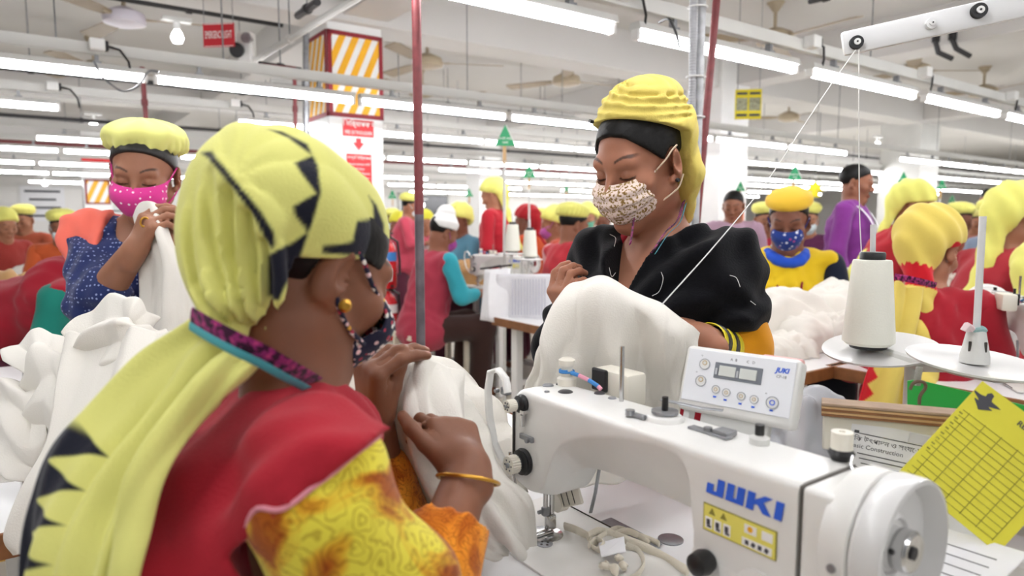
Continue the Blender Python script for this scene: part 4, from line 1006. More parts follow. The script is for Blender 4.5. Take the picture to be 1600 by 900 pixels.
# batik sleeve prints
def batik(name, base, mid, dark, scale, thr=(.47, .6), lines=True):
    m = fabric(name, base, noise=None); nt = m.node_tree; N = nt.nodes; L = nt.links; tc = N['Texture Coordinate']
    n1 = N.new('ShaderNodeTexNoise'); n1.inputs['Scale'].default_value = scale; n1.inputs['Detail'].default_value = 4; n1.inputs['Distortion'].default_value = 1.2; L.new(tc.outputs['Object'], n1.inputs['Vector'])
    a = ramp(nt, n1.outputs['Fac'], [(0, base), (thr[0], base), (thr[0] + .06, mid), (thr[1], dark)], 'LINEAR')
    if lines:
        n2 = N.new('ShaderNodeTexVoronoi'); n2.inputs['Scale'].default_value = scale * 4.2; n3 = N.new('ShaderNodeTexNoise'); n3.inputs['Scale'].default_value = scale * 3; n3.inputs['Detail'].default_value = 2
        L.new(tc.outputs['Object'], n3.inputs['Vector']); vm = N.new('ShaderNodeMix'); vm.data_type = 'VECTOR'; vm.inputs[0].default_value = .04; L.new(tc.outputs['Object'], vm.inputs[4]); L.new(n3.outputs['Color'], vm.inputs[5]); L.new(vm.outputs[1], n2.inputs['Vector'])
        mt = N.new('ShaderNodeMath'); mt.operation = 'PINGPONG'; mt.inputs[1].default_value = .13; L.new(n2.outputs['Distance'], mt.inputs[0])
        b = ramp(nt, mt.outputs[0], [(0, '#9a6a18'), (.02, '#9a6a18'), (.05, '#ffffff')], 'LINEAR')
        mx = N.new('ShaderNodeMix'); mx.data_type = 'RGBA'; mx.blend_type = 'MULTIPLY'; mx.inputs[0].default_value = .45; L.new(a, mx.inputs[6]); L.new(b, mx.inputs[7]); a = mx.outputs[2]
    L.new(a, N['Principled BSDF'].inputs['Base Color']); return m
# ================================================================ seated seamstress in the foreground
SK_A = '#87573f'
A0 = np.array([-.3, .58, 0.])                               # her stool, on the floor
def wa(px, py, d): return at(px, py, d) - A0
fA = nrm((math.sin(rad(61)), math.cos(rad(61)), 0)); rA = np.array([fA[1], -fA[0], 0])
fH = nrm((math.sin(rad(40)), math.cos(rad(40)), 0)); rH = np.array([fH[1], -fH[0], 0]); KH = .93
hcA = at(541, 436, .66) - .07 * KH * rH + np.array([0, 0, .008]) - A0
HA = frame(nrm(fH + np.array([0, 0, -.4])), loc=hcA) @ Matrix.Scale(KH, 4)
shR = wa(503, 776, .53); shL = shR - rA * .29 + np.array([0, 0, .0]); neckA = (shR + shL) / 2 + np.array([0, 0, .065]) + fA * .01
pelA = np.array([0, 0, .56]); chestA = (shR + shL) / 2 * .72 + pelA * .28 + np.array([0, 0, -.01])
elR, wrR = wa(632, 1035, .585), wa(733, 733, .765)
elL, wrL = shL + np.array([.13, .1, -.2]), wa(583, 655, .865)
nailsA = []
SA = SDF(.03)
head_prims(SA, HA, neck=neckA + np.array([0, 0, -.02]))
SA.rc(shR, shL, .036, .043, k=.04).el(chestA - fA * .04, (.12, .085, .14), rot=frame(fA), k=.06).rc(chestA - fA * .03, pelA, .09, .11, k=.06).el(pelA, (.16, .12, .1), rot=frame(fA), k=.05)
SA.chain([shR, elR, wrR], [.036, .036, .0255], k=.02).chain([shL, elL, wrL], [.048, .037, .0255], k=.02)
for s in (-1, 1):
    hip = pelA + rA * s * .08 - [0, 0, .03]; knee = hip + fA * .36 + rA * s * .03 + np.array([0, 0, -.02]); SA.chain([hip, knee, knee + np.array([0, 0, -.38]) - fA * .03], [.085, .06, .045], k=.03).rc(knee + np.array([0, 0, -.4]) - fA * .03, knee + np.array([0, 0, -.43]) + fA * .12, .035, .03)
# right hand: back of the hand to the viewer, thumb up against the cloth, fingers behind it
hR = wa(693, 640, .845); hand_prims(SA, wrR, hR - wrR, nrm((.55, -.72, .42)), True, [(.5, .9, .5), (.6, 1.0, .6), (.7, 1.1, .6), (.8, 1.1, .6)], ((.75, .62, .1), .25, .2), s=.86, spread=.05, nails=nailsA)
# left hand: knuckles up, fingers bent over the cloth to the right
hL = wa(577, 560, .85); hand_prims(SA, wrL, hL - wrL, nrm((-.75, -.6, .2)), False, [(1.1, .45, .25), (1.12, .55, .3), (1.18, .65, .35), (1.25, .75, .4)], ((.92, .05, -.4), .15, .1), s=.88, spread=.07, nails=nailsA)
fpA = face_paint(HA, SK_A, 'down')
def colA(P):
    c = np.tile(np.array(lin(SK_A)), (len(P), 1)); c = fpA(P, c); nail_paint(P, c, nailsA, '#c08d7c'); return c
lo, hi = SA.bounds()
h0 = np.array(hcA)
reg = [(lo, (9, 9, h0[2] - .1), .009), ((h0 - .16), (h0 + .16), .0032)]
for w_ in (wrR, wrL): reg.append((w_ - .13, w_ + np.array([.15, .15, .17]), .0028))
pA = sdf_obj('person', SA, .01, m_skin(SK_A, 'skin_seamstress'), None, colA, reg, sm=1); pA.location = A0
tag(pA, 'seated seamstress in a yellow headscarf and red vest, seen from behind, holding white cloth', 'person')
# hair under the scarf
SH = SDF(.01); SH.P += SDF.xf(HA, SDF(.01).el((0, -.014, .036), (.077, .1, .083)).P)
HAi = np.array(HA.inverted())
def loc_h(Mi, X): return X @ Mi[:3, :3].T + Mi[:3, 3]
SH.cut(lambda X: (lambda q: np.maximum(q[:, 1] * .93 - q[:, 2] * .37 - .048, np.where(q[:, 1] > -.03, 0.02 - q[:, 2] - np.maximum(q[:, 1], -.1) * .05, -1)))(loc_h(HAi, X)))
sdf_obj('hair', SH, .0035, m_hair, pA)
# headscarf: wrapped hood, gathered at the nape
tie = wa(372, 528, .6)
SS = SDF(.035)
SS.P += SDF.xf(HA, SDF(.03).el((0, -.018, .04), (.079, .098, .086)).el((0, -.06, .03), (.075, .075, .085), k=.04).P)
b1 = wa(390, 370, .69); SS.el(b1, (.05, .05, .07), rot=frame(fA), k=.05).el(wa(402, 292, .7), (.045, .05, .055), k=.05)
SS.rc(b1 + np.array([0, 0, -.02]), tie + np.array([-.0, 0.01, .03]), .05, .034, k=.04).el(wa(400, 430, .67), (.036, .045, .06), k=.03)
def cutA(X):
    q = loc_h(HAi, X); return np.maximum(q[:, 1] * .8 - q[:, 2] * .6 - .03, np.where(q[:, 1] > -.062, q[:, 1] * .3 - q[:, 2] * .95 + .012, -1))
_str = [[(303, 262), (292, 350), (300, 440), (340, 508)], [(328, 270), (322, 370), (335, 460), (358, 515)], [(356, 300), (352, 400), (362, 480), (374, 522)], [(385, 335), (382, 420), (386, 490), (392, 530)], [(410, 380), (412, 440), (408, 500), (405, 535)],
        [(292, 245), (335, 262), (380, 305), (412, 360), (430, 420), (436, 462)], [(560, 282), (520, 345), (470, 400)], [(540, 255), (500, 320), (455, 372)], [(520, 232), (480, 285)], [(575, 320), (540, 372), (490, 410)]]
_tr = [[p for p in (trace(SS, *q_, A0) for q_ in L_) if p is not None] for L_ in _str]
_tr = [crm(np.array(L_), 7) for L_ in _tr if len(L_) > 1]
SS.cut(cutA)
def dispA(X):
    v = X - tie; ang = np.arctan2(v @ rA, v @ -fA); up = v[:, 2]
    low = smoothstep(.27, .06, up)
    q = loc_h(HAi, X); band = q[:, 1] * .8 + q[:, 2] * .55
    d = .006 * low * (np.abs(np.sin(ang * 6.5 + 4 * up)) ** .7 - .6) + .0028 * np.sin(band * 95 + q[:, 0] * 18 + 1.2 * np.sin(q[:, 2] * 40)) * (1 - low)
    wv = nrm(-fA * .55 + rA * .85); Xp = X - (X @ wv)[:, None] * wv; pj = lambda Ls: [L_ - (L_ @ wv)[:, None] * wv for L_ in Ls]
    front = smoothstep(-.02, .02, (X - _tr[2].mean(0)) @ wv + .03)
    d += front * (-.02 * groove(Xp, pj(_tr[:5]), .0058) - .009 * groove(Xp, pj(_tr[6:]), .004)) + .01 * groove(X, _tr[5:6], .009)
    return d
SS.disp = dispA
blackA = appliques(SS, A0, [[(395, 190), (440, 205), (480, 225), (497, 260), (502, 300), (488, 350), (470, 400), (450, 440), (436, 470), (420, 462), (420, 400), (455, 380), (480, 363), (460, 335), (459, 322), (494, 302), (470, 270), (460, 254), (488, 243), (450, 215), (420, 202)],
                             [(576, 306), (588, 320), (600, 350), (601, 400), (560, 402), (552, 372), (558, 345), (584, 342), (583, 322)],
                             [(505, 384), (530, 382), (556, 376), (570, 400), (560, 420), (505, 420), (488, 430), (470, 448), (478, 420), (500, 410), (503, 395)],
                             [(312, 238), (330, 236), (352, 262), (375, 290), (398, 318), (408, 330), (428, 362), (432, 380), (424, 392), (412, 370), (400, 345), (388, 325), (368, 300), (345, 272), (326, 248)]], -fA * .35 + rA * .9)
def colSA(P):
    c = np.tile(YEL, (len(P), 1)); paint_polys(P, c, blackA, NAVY); return c
lo, hi = SS.bounds()
sdf_obj('headscarf', SS, .003, m_yscarf, pA, colSA)
# long tail of the scarf over the back, with a black zigzag edge
T = [[(302, 500, .60), (340, 520, .585), (375, 540, .58), (418, 560, .59)],
     [(235, 552, .60), (290, 572, .57), (335, 582, .555), (385, 590, .565)],
     [(165, 622, .58), (230, 640, .545), (280, 655, .53), (312, 660, .54)],
     [(95, 700, .55), (165, 720, .515), (225, 735, .50), (255, 735, .51)],
     [(62, 780, .53), (125, 800, .495), (190, 815, .48), (217, 815, .49)],
     [(42, 850, .52), (105, 880, .48), (165, 890, .465), (198, 890, .475)],
     [(30, 960, .51), (95, 990, .47), (150, 990, .455), (188, 985, .465)]]
TC = np.array([[wa(*p) for p in r] for r in T])
def tfold(u, v, G): return -.022 * np.exp(-((v - .56 + .06 * np.sin(u * 5)) / .045) ** 2) * smoothstep(0, .2, u) - .012 * np.exp(-((v - .27) / .04) ** 2) * smoothstep(.1, .4, u) + .012 * np.sin(v * 9.5 + .9 * np.sin(u * 4)) * (.35 + .65 * smoothstep(0, .25, u)) * smoothstep(0, .1, v) + .006 * np.sin(v * 21 + u * 3)
def tcol(u, v):
    zig = np.abs(((u * 8.3) % 1) - .5) * 2
    m = smoothstep(.012, -.012, v - (.06 + .2 * zig)) * smoothstep(.42, .46, u); m = np.maximum(m, smoothstep(.735, .75, u) * smoothstep(.012, -.012, v - (.3 + .28 * zig)) * 0)
    return YEL * (1 - m[:, None]) + np.array(lin(NAVY)) * m[:, None]
sheet('scarf_tail', TC, 200, 110, m_yscarf, pA, tfold, .003, tcol)
# lanyard round the neck
LP = [wa(300, 494, .585), wa(330, 512, .565), wa(372, 534, .555), wa(410, 552, .56), wa(445, 572, .575), wa(478, 590, .61), wa(502, 604, .655), wa(515, 612, .7)]
lanyard('lanyard', LP, m_lany, pA, .0085, up=(0, 0, 1)); lanyard('lanyard_edge', [p + np.array([-.001, -.003, -.008]) for p in LP], m_lanyteal, pA, .004, up=(0, 0, 1))
# red vest
SV = SDF(.05)
FA3 = frame(fA)
chestA = chestA - fA * .05
SV.rc(shR, shL * .9 + shR * .1, .058, .056, k=.05).el(chestA + [0, 0, .0], (.15, .1, .16), rot=FA3, k=.06).rc(chestA - fA * .02, pelA - fA * .03, .125, .16, k=.07).el(pelA + [0, 0, -.06], (.2, .18, .12), rot=FA3, k=.06)
SV.rc(neckA - [0, 0, .05], neckA - [0, 0, .065] + fA * .03, .055, .055, k=.04)
SV.rc(shR + fA * .01 + [0, 0, .004], shR * .7 + shL * .3, .05, .05, k=.05)
def dispV(X): return fold_noise(X, [((.6, .2, .8), .0035), ((-.4, .7, .5), .003), ((.2, -.5, 1), .002)], 62, 4, .9)
SV.disp = dispV
_pp = [trace(SV, *q_, A0) for q_ in ((576, 702), (474, 766), (402, 836))]
if all(p is not None for p in _pp):
    _n = nrm(np.cross(_pp[1] - _pp[0], _pp[2] - _pp[0])); _n = _n if _n @ (elR - shR) > 0 else -_n
    _n = nrm(_n * .6 + nrm(elR - shR) * .4); _pc = np.mean(_pp, 0)
    _am = nrm(elR - shR); SV.cut(lambda X: np.minimum((X - _pc) @ _n + .012 * np.sin((X - _pc) @ fA * 12), .078 - np.linalg.norm((X - shR) - ((X - shR) @ _am)[:, None] * _am, axis=1)))
sdf_obj('vest', SV, .005, m_redvest, pA, sm=1)
# printed sleeves
m_batA = batik('sleeve_yellow_print', '#e6d84a', '#d9a52a', '#a8560f', 11)
m_batB = batik('sleeve_orange_print', '#e9962a', '#dd8420', '#b55f14', 14, lines=True)
SL = SDF(.03); mid = shR * .45 + elR * .55
SL.rc(shR, mid, .06, .067).rc(mid, elR, .066, .056)
SL.disp = lambda X: fold_noise(X, [((.3, .5, 1), .004), ((1, .2, -.4), .0025)], 45, 8, .7)
sdf_obj('upper_sleeve', SL, .0045, m_batA, pA, sm=1)
SL2 = SDF(.02); cuff = wrR * .62 + elR * .38
SL2.rc(elR, cuff, .054, .042); SL2.cut(lambda X: (X - cuff) @ nrm(wrR - elR) - .004 - .003 * np.sin(X[:, 0] * 300)); SL2.disp = lambda X: fold_noise(X, [((.1, .6, 1), .0028), ((1, 0, .3), .002)], 80, 9, .7)
sdf_obj('forearm_sleeve', SL2, .0035, m_batB, pA, sm=1)
SL3 = SDF(.02); SL3.chain([shL, elL, wrL * .5 + elL * .5], [.064, .056, .045]); sdf_obj('far_sleeve', SL3, .007, m_batB, pA)
# vest armhole piping, bangle, earring, mask
ax_ = nrm(mid - shR); q1 = nrm(np.cross(ax_, (0, 0, 1))); q2 = np.cross(ax_, q1); pipe_pts = []
for th_ in np.linspace(0, 2 * math.pi, 61)[:-1]:
    rd = q1 * math.cos(th_) + q2 * math.sin(th_); tt = np.linspace(-.06, .12, 73); rr = np.linspace(.02, .12, 60)
    best = None
    X_ = (shR + ax_[None] * tt[:, None])[:, None, :] + rd * rr[None, :, None]; va = SL.value(X_.reshape(-1, 3)).reshape(X_.shape[:2]); ri = np.argmax(va > 0, axis=1)
    Ps = X_[np.arange(len(tt)), ri]; vv = SV.value(Ps)
    k_ = np.nonzero(vv < 0)[0]
    if len(k_): pipe_pts.append(Ps[min(k_[-1], len(tt) - 1)] + rd * .001)
if len(pipe_pts) > 20:
    PP = np.array(pipe_pts)
    for _ in range(4): PP = (np.roll(PP, 1, 0) + 2 * PP + np.roll(PP, -1, 0)) / 4
    MB().tube([tuple(p) for p in PP], .0022, 6, closed=True).build('armhole_piping', m_piping, pA, smooth=SM)
arm_ax = nrm(elR - shR); e1 = nrm(np.cross(arm_ax, fA)); e2 = np.cross(arm_ax, e1)
bc = wrR * .93 + elR * .07 + np.array([.003, 0, 0]); bx = nrm((.12, .45, .85)); b1_ = nrm(np.cross(bx, (0, 0, 1))); b2_ = np.cross(bx, b1_)
MB().tube([tuple(bc + (b1_ * math.cos(t) + b2_ * math.sin(t)) * .0355) for t in np.linspace(0, 2 * math.pi, 49)[:-1]], .0022, 8, closed=True).build('bangle', mat('gold', '#c9983e', .3, metal=.9), pA, smooth=SM)
ear = np.array(HA @ Vector((.079, .004, -.036)))
MB().lathe([(0, .004), (.004, .0035), (.0065, .001), (.006, -.006), (.003, -.009), (0, -.0095)], ear + rA * .002, tuple(rA), 12).build('earring', MATS['gold'], pA, smooth=SM)
MB().tube([tuple(ear + rA * .004 + np.array([0, 0, -.004])), tuple(wa(523, 480, .66)), tuple(wa(524, 520, .665)), tuple(wa(521, 551, .67))], .0012, 6).build('earring_chain', MATS['gold'], pA)
m_maskA = dots_mat('mask_dark_floral', '#22243a', '#fff', 130, .42, extra=[(0, '#e9c7c9'), (.45, '#b3384e'), (.6, '#f1ece6'), (.8, '#d9a63a')])
def neck_ring(nk, f, m, parent, R=.062, r=.016, drop=.05, name='collar'):
    f = nrm(f); rr_ = np.array([f[1], -f[0], 0]); C = SDF(.015); P = [nk + rr_ * (R * math.sin(t)) + f * (R * math.cos(t) + .012 * max(math.cos(t), 0)) + np.array([0, 0, -.004 - drop * max(math.cos(t), 0) ** 1.5]) for t in np.linspace(.22, 6.063, 15)]
    for a, b in zip(P, P[1:]): C.rc(a, b, r, r)
    return sdf_obj(name, C, .006, m, parent)
def hp(M, x, y, z): return np.array(M @ Vector((x, y, z)))
def mask_sheet(M, m, parent, w=.062, top=-.012, bot=-.112, out=.0, pleat=0.0, wrap=.062):
    C_ = []
    for zt in np.linspace(0, 1, 6):
        z = top + (bot - top) * zt; row = []
        for t in np.linspace(-1, 1, 9):
            bulge = [.103, .118, .12, .113, .103, .082][int(round(zt * 5))]
            row.append(hp(M, w * math.sin(t * 1.5) * (1.0 if zt < .8 else .88), (bulge + out) - (wrap + .015 * (zt < .2)) * abs(t) ** 2.0, z + abs(t) ** 1.5 * (.03 * zt if zt > .45 else .008 * (1 - zt))))
        C_.append(row)
    return sheet('face_mask', np.array(C_), 60, 70, m, parent, (lambda u, v, G: pleat * np.sin(u * 26) * smoothstep(0, .15, u) * smoothstep(1, .85, u)) if pleat else None, .002)
mask_sheet(HA, m_maskA, pA, w=.055, top=-.014, bot=-.1, wrap=.04)
MB().tube([tuple(p) for p in crm(np.array([hp(HA, .053, .068, -.014), hp(HA, .064, .04, .0), hp(HA, .074, .012, .018), hp(HA, .077, -.008, .026)]), 14)], .0026, 8).build('mask_strap', m_maskA, pA, smooth=SM)
MB().tube([tuple(p) for p in crm(np.array([hp(HA, .052, .064, -.066), hp(HA, .064, .03, -.056), hp(HA, .075, .004, -.042), hp(HA, .078, -.008, -.03)]), 14)], .0026, 8).build('mask_strap', m_maskA, pA, smooth=SM)
# her stool
stA = thing('work_stool', 'white stool under the seated seamstress', 'stool', (A0[0] - .02, A0[1], 0), math.atan2(fA[1], fA[0]))
MB().box((0, 0, .44), (.34, .3, .03), .006).build('seat', m_white, stA)
for x in (-.14, .14):
    for y in (-.12, .12): MB().box((x, y, .2125), (.03, .03, .425), .003).build('leg', m_white, stA)
# ================================================================ standing woman in the black shawl
SK_B = '#a56f56'
B0 = np.array([.3, 1.38, 0.])
def wb(px, py, d): return at(px, py, d) - B0
fB = nrm((-math.sin(rad(40)), -math.cos(rad(40)), 0)); rB = np.array([fB[1], -fB[0], 0])
fBh = nrm((-math.sin(rad(50)), -math.cos(rad(50)), 0)); rBh = np.array([fBh[1], -fBh[0], 0])
KB = .97
hcB = wb(1047, 255, 1.24) + rBh * .07 * KB + np.array([0, 0, .006])
HB = frame(nrm(fBh + np.array([0, 0, -.36])), up=(.1, .05, 1), loc=hcB) @ Matrix.Scale(KB, 4)
neckB = wb(1040, 372, 1.33)
lsB = neckB - rB * .128 - [0, 0, .045]; rsB = neckB + rB * .14 - [0, 0, .045]
chB = neckB + fB * .03 - [0, 0, .17]; plB = np.array([neckB[0], neckB[1], .84]) - fB * .04
elLb, wrLb = wb(1148, 560, 1.22), wb(1100, 530, 1.12)
elRb, wrRb = rsB + fB * .06 + rB * .08 - [0, 0, .22], wb(895, 505, 1.26)
SB = SDF(.03); nailsB = []
head_prims(SB, HB, neck=neckB - [0, 0, .02])
SB.rc(lsB, rsB, .048, .048, k=.05).el(chB, (.135, .1, .15), rot=frame(fB), k=.06).rc(chB, plB, .105, .12, k=.06).el(plB, (.155, .115, .11), rot=frame(fB), k=.05)
SB.chain([lsB, elLb, wrLb], [.046, .036, .025], k=.02).chain([rsB, elRb, wrRb], [.046, .036, .025], k=.02)
for s in (-1, 1):
    hp_ = plB + rB * s * .08 - [0, 0, .06]; SB.chain([hp_, hp_ * [1, 1, 0] + [0, 0, .45], hp_ * [1, 1, 0] + [0, 0, .08]], [.08, .055, .04], k=.03).rc(hp_ * [1, 1, 0] + [0, 0, .04], hp_ * [1, 1, 0] + fB * .13 + [0, 0, .03], .038, .028)
hand_prims(SB, wrRb, wb(880, 462, 1.24) - wrRb, nrm((-.75, -.6, .1)), True, [(.7, .75, .3), (.8, .95, .5), (.85, 1.0, .5), (.9, 1.0, .5)], ((.8, .1, -.55), .1, .1), s=.86, nails=nailsB)
hand_prims(SB, wrLb, wb(1060, 505, 1.16) - wrLb, nrm((.3, -.3, .9)), False, [(.4, .6, .3)] * 4, ((.7, .5, -.4), .2, .2), s=.86)
fpB = face_paint(HB, SK_B, 'down')
def colB(P):
    c = np.tile(np.array(lin(SK_B)), (len(P), 1)); c = fpB(P, c); nail_paint(P, c, nailsB, '#bb8a78'); return c
lo, hi = SB.bounds()
pB = sdf_obj('person', SB, .01, m_skin(SK_B, 'skin_standing'), None, colB, [(lo, (9, 9, hcB[2] - .11), .01), (hcB - .17, hcB + .16, .0026), (wrRb - .1, wrRb + np.array([.12, .12, .13]), .0028), (wrLb - .13, wrLb + .12, .004)], sm=1)
pB.location = B0; tag(pB, 'standing woman in black shawl, patterned mask and yellow headscarf holding white cloth', 'person')
HBi = np.array(HB.inverted())
# hair: parted fringe under the scarf
SHB = SDF(.01); SHB.P += SDF.xf(HB, SDF(.012).el((0, -.01, .037), (.0735, .0985, .084)).el((-.058, .01, .025), (.013, .045, .045)).el((.058, .01, .025), (.013, .045, .045)).P)
SHB.cut(lambda X: (lambda q: np.maximum(q[:, 1] * .62 - q[:, 2] * .78 + .008 - .32 * np.maximum(np.abs(q[:, 0]) - .03, 0) + .1 * np.maximum(.012 - np.abs(q[:, 0]), 0), -q[:, 2] - .005 - q[:, 1] * .3))(loc_h(HBi, X)))
SHB.cut(lambda X: (lambda q: .03 - np.linalg.norm((np.abs(q) * [1, 0, 0] + q * [0, 1, 1] - [.078, -.008, -.008]) * [.6, 1.2, .9], axis=1))(loc_h(HBi, X)))
SHB.disp = lambda X: 0.0004 * np.sin((lambda q: np.arctan2(q[:, 2] - .03, q[:, 0]) * 60 + q[:, 1] * 30)(loc_h(HBi, X)))
sdf_obj('hair', SHB, .003, m_hair, pB)
# yellow headscarf twisted round the head, tail down behind the ear
SSB = SDF(.02)
T_ = SDF(.02); T_.el((0, -.022, .066), (.078, .094, .074)).el((0, -.045, .05), (.074, .072, .08), k=.04).el((-.01, -.03, .115), (.06, .07, .035), k=.03)
GRV = []; T_.el((0, -.022, .064), (.086, .1, .082), k=.02)
for j_, (e0, e1_, e2_) in enumerate(((30, 27, -8), (45, 38, 0), (62, 50, 9), (78, 60, 20), (86, 74, 34))):
    Pq = []
    for t_ in np.linspace(0, 1, 14):
        az_ = rad(105 - 255 * t_); el_a = rad(e0 + (e1_ - e0) * min(t_ * 2, 1) + (e2_ - e1_) * max(t_ - .45, 0) / .55)
        Pq.append((.087 * math.cos(el_a) * math.sin(az_), -.022 + .101 * math.cos(el_a) * math.cos(az_), .064 + .083 * math.sin(el_a)))
    GRV.append([hp(HB, *p) for p in Pq])
SSB.P += SDF.xf(HB, T_.P)
SSB.rc(hp(HB, -.05, -.055, .05), hp(HB, -.06, -.06, -.04), .034, .024, k=.03).rc(hp(HB, -.06, -.06, -.04), wb(1068, 335, 1.33), .024, .02, k=.03)
SSB.cut(lambda X: (lambda q: np.where(q[:, 1] > -.045, q[:, 1] * .461 - q[:, 2] * .887 + .06, -1.))(loc_h(HBi, X)))
def dispB(X):
    q = loc_h(HBi, X); ang = np.arctan2(q[:, 1] + .03, -q[:, 0]); tw = q[:, 2] * 105 + ang * 5.5 + 1.3 * np.sin(ang * 3 + 1)
    return .001 * np.sin(tw * 1.6 + 2) - .0085 * groove(X, GRV, .0065)
SSB.disp = dispB
YB = np.array(lin('#dcc969'))
sdf_obj('headscarf', SSB, .003, fabric('yellow_scarf_warm', '#e0cc6c', weave=(180, .3)), pB)
MB().cyl(hp(HB, .03, .075, .1), hp(HB, .031, .082, .104), .0035, n=8).build('scarf_pin', m_black, pB)
# patterned mask
m_maskB = fabric('mask_pale_floral', '#ecd6cc', noise=None, weave=(260, .2)); nt = m_maskB.node_tree
v1 = nt.nodes.new('ShaderNodeTexNoise'); v1.inputs['Scale'].default_value = 210; v1.inputs['Detail'].default_value = 3; nt.links.new(nt.nodes['Texture Coordinate'].outputs['Object'], v1.inputs['Vector'])
nt.links.new(ramp(nt, v1.outputs['Fac'], [(0, '#ecd8cf'), (.5, '#ecd8cf'), (.55, '#b79a6a'), (.6, '#8a6a3c')], 'LINEAR'), nt.nodes['Principled BSDF'].inputs['Base Color'])
mask_sheet(HB, m_maskB, pB, w=.06, top=-.014, bot=-.1, pleat=.0014)
m_strapB = fabric('mask_strap_pale', '#d9c3a9', noise=None)
for s in (-1, 1):
    MB().tube([tuple(p) for p in crm(np.array([hp(HB, s * .061, .03, -.006), hp(HB, s * .0735, .016, .008), hp(HB, s * .0785, .002, .02), hp(HB, s * .081, -.012, .026)]), 14)], .0017, 6).build('mask_strap', m_strapB, pB, smooth=SM)
    MB().tube([tuple(p) for p in crm(np.array([hp(HB, s * .0575, .024, -.068), hp(HB, s * .071, .008, -.058), hp(HB, s * .0775, -.004, -.05), hp(HB, s * .082, -.016, -.03)]), 14)], .0017, 6).build('mask_strap', m_strapB, pB, smooth=SM)
    MB().lathe([(0, .004), (.003, .003), (.0042, 0), (.003, -.003), (0, -.003)], hp(HB, s * .079, .0, -.037), tuple(-rBh * s), 10).build('earring', m_black, pB, smooth=SM)
# yellow tunic collar, red under-vest, orange sleeve, black shawl
m_orange = fabric('marigold_cotton', '#e59a1c'); m_shawl = fabric('black_shawl', '#0e0e12', sheen=.06, rough=.95, weave=(120, .4), noise=(30, .25))
SC_ = SDF(.03); SC_.rc(neckB - [0, 0, .05] , neckB - [0, 0, .075] + fB * .02, .072, .078, k=.04).rc(lsB, rsB, .053, .053, k=.05).el(chB, (.145, .112, .16), rot=frame(fB), k=.06).rc(chB, plB, .115, .13, k=.06)
SC_.rc(plB, plB * [1, 1, 0] + [0, 0, .35], .16, .2, k=.06)
SC_.cut(lambda X: .085 - np.linalg.norm((X - (neckB + fB * .11 - [0, 0, .02])) * [1, 1, .55], axis=1))
SC_.disp = lambda X: fold_noise(X, [((.2, .1, 1), .003), ((1, .5, .2), .003)], 30, 3)
sdf_obj('tunic', SC_, .007, m_redvest, pB, sm=1)
SCo = SDF(.02); SCo.rc(neckB - rB * .05 - [0, 0, .02] - fB * .02, neckB - rB * .075 + fB * .035 - [0, 0, .07], .026, .027, k=.02).rc(neckB + rB * .05 - [0, 0, .02], neckB + rB * .06 + fB * .04 - [0, 0, .07], .018, .018).rc(neckB - rB * .05 - [0, 0, .015] - fB * .03, neckB + rB * .05 - [0, 0, .015] - fB * .03, .02, .02)
sdf_obj('collar', SCo, .004, m_orange, pB)
SO = SDF(.02); SO.rc(lsB * .4 + elLb * .6, elLb + [0, 0, .01], .06, .056).rc(elLb + [0, 0, .01], wrLb * .45 + elLb * .55, .055, .04); SO.rc(elLb, elLb + [.0, 0, .03], .056, .058)
SO.disp = lambda X: fold_noise(X, [((.6, .2, .6), .0028)], 60, 6)
slv = sdf_obj('sleeve', SO, .0045, m_orange, pB)
m_flow = mat('embroidery_cream', '#d8d2c4', .8); 
for (px_, py_, r_) in ((1150, 497, .0085), (1113, 519, .006), (1107, 467, .006), (1131, 530, .005)):
    q = trace(SO, px_, py_, B0)
    if q is None: continue
    e = (SO.value(q[None] + np.eye(3) * .002) - SO.value(q[None])); n_ = nrm(e); a_ = nrm(np.cross(n_, (0, 0, 1))); b_ = np.cross(n_, a_)
    f_ = MB()
    for k in range(6): 
        c_ = q + (a_ * math.cos(k * 1.047) + b_ * math.sin(k * 1.047)) * r_ * .62; f_.lathe([(0, .0014), (r_ * .36, .001), (r_ * .4, -.001)], c_, tuple(n_), 10)
    o_ = f_.build('embroidered_flower', m_flow, slv); MB().lathe([(0, .0022), (r_ * .25, .0018), (r_ * .3, -.001)], q, tuple(n_), 8).build('flower_centre', m_dark, slv)
bw_ = nrm(wrLb - elLb)
for k in range(5):
    c_ = wrLb + (elLb - wrLb) * (.14 + .085 * k); 
    MB().lathe([(.031 + .0022 * k, -.0075), (.033 + .0022 * k, -.006), (.033 + .0022 * k, .006), (.031 + .0022 * k, .0075)], c_, tuple(bw_), 28).build('bangle', mat('bangle_yellow', '#e8d52a', .4) if k % 2 == 0 else mat('bangle_black', '#23262e', .4), pB, smooth=SM)
# shawl: wraps both shoulders, hangs over the left arm
SW = SDF(.05)
SW.rc(rsB + [0, 0, -.0], rsB + (elRb - rsB) * .85, .058, .065, k=.05).rc(lsB + [0, 0, .0], lsB + (elLb - lsB) * .55, .057, .066, k=.05)
SW.rc(lsB, rsB, .06, .06, k=.05).el(chB + fB * .03 + [0, 0, .02], (.148, .12, .15), rot=frame(fB), k=.06).el(chB - fB * .02 - [0, 0, .06], (.17, .13, .15), rot=frame(fB), k=.05)
SW.rc(wb(1110, 425, 1.2), wb(1152, 490, 1.17), .045, .028, k=.05)
vn = wb(990, 415, 1.2)
def cutW(X):
    # V opening at the throat and a slanting hem at the front
    q = X - neckB; s_ = q @ rB; z = q[:, 2]; fr = q @ fB
    v_ = np.where(fr > -.02, .052 - np.abs(s_ - .012) * 1.0 + (z + .01) * .42, -1.)
    v_ = np.maximum(v_, np.where(z > -.03, .075 - np.linalg.norm(q * [1, 1, .0], axis=1), -1.))
    hem = -(z + .235 + .07 * np.clip((s_ + .06) / .1, -1, 1) - .01 * np.sin(s_ * 24)); 
    return np.maximum(v_, hem)
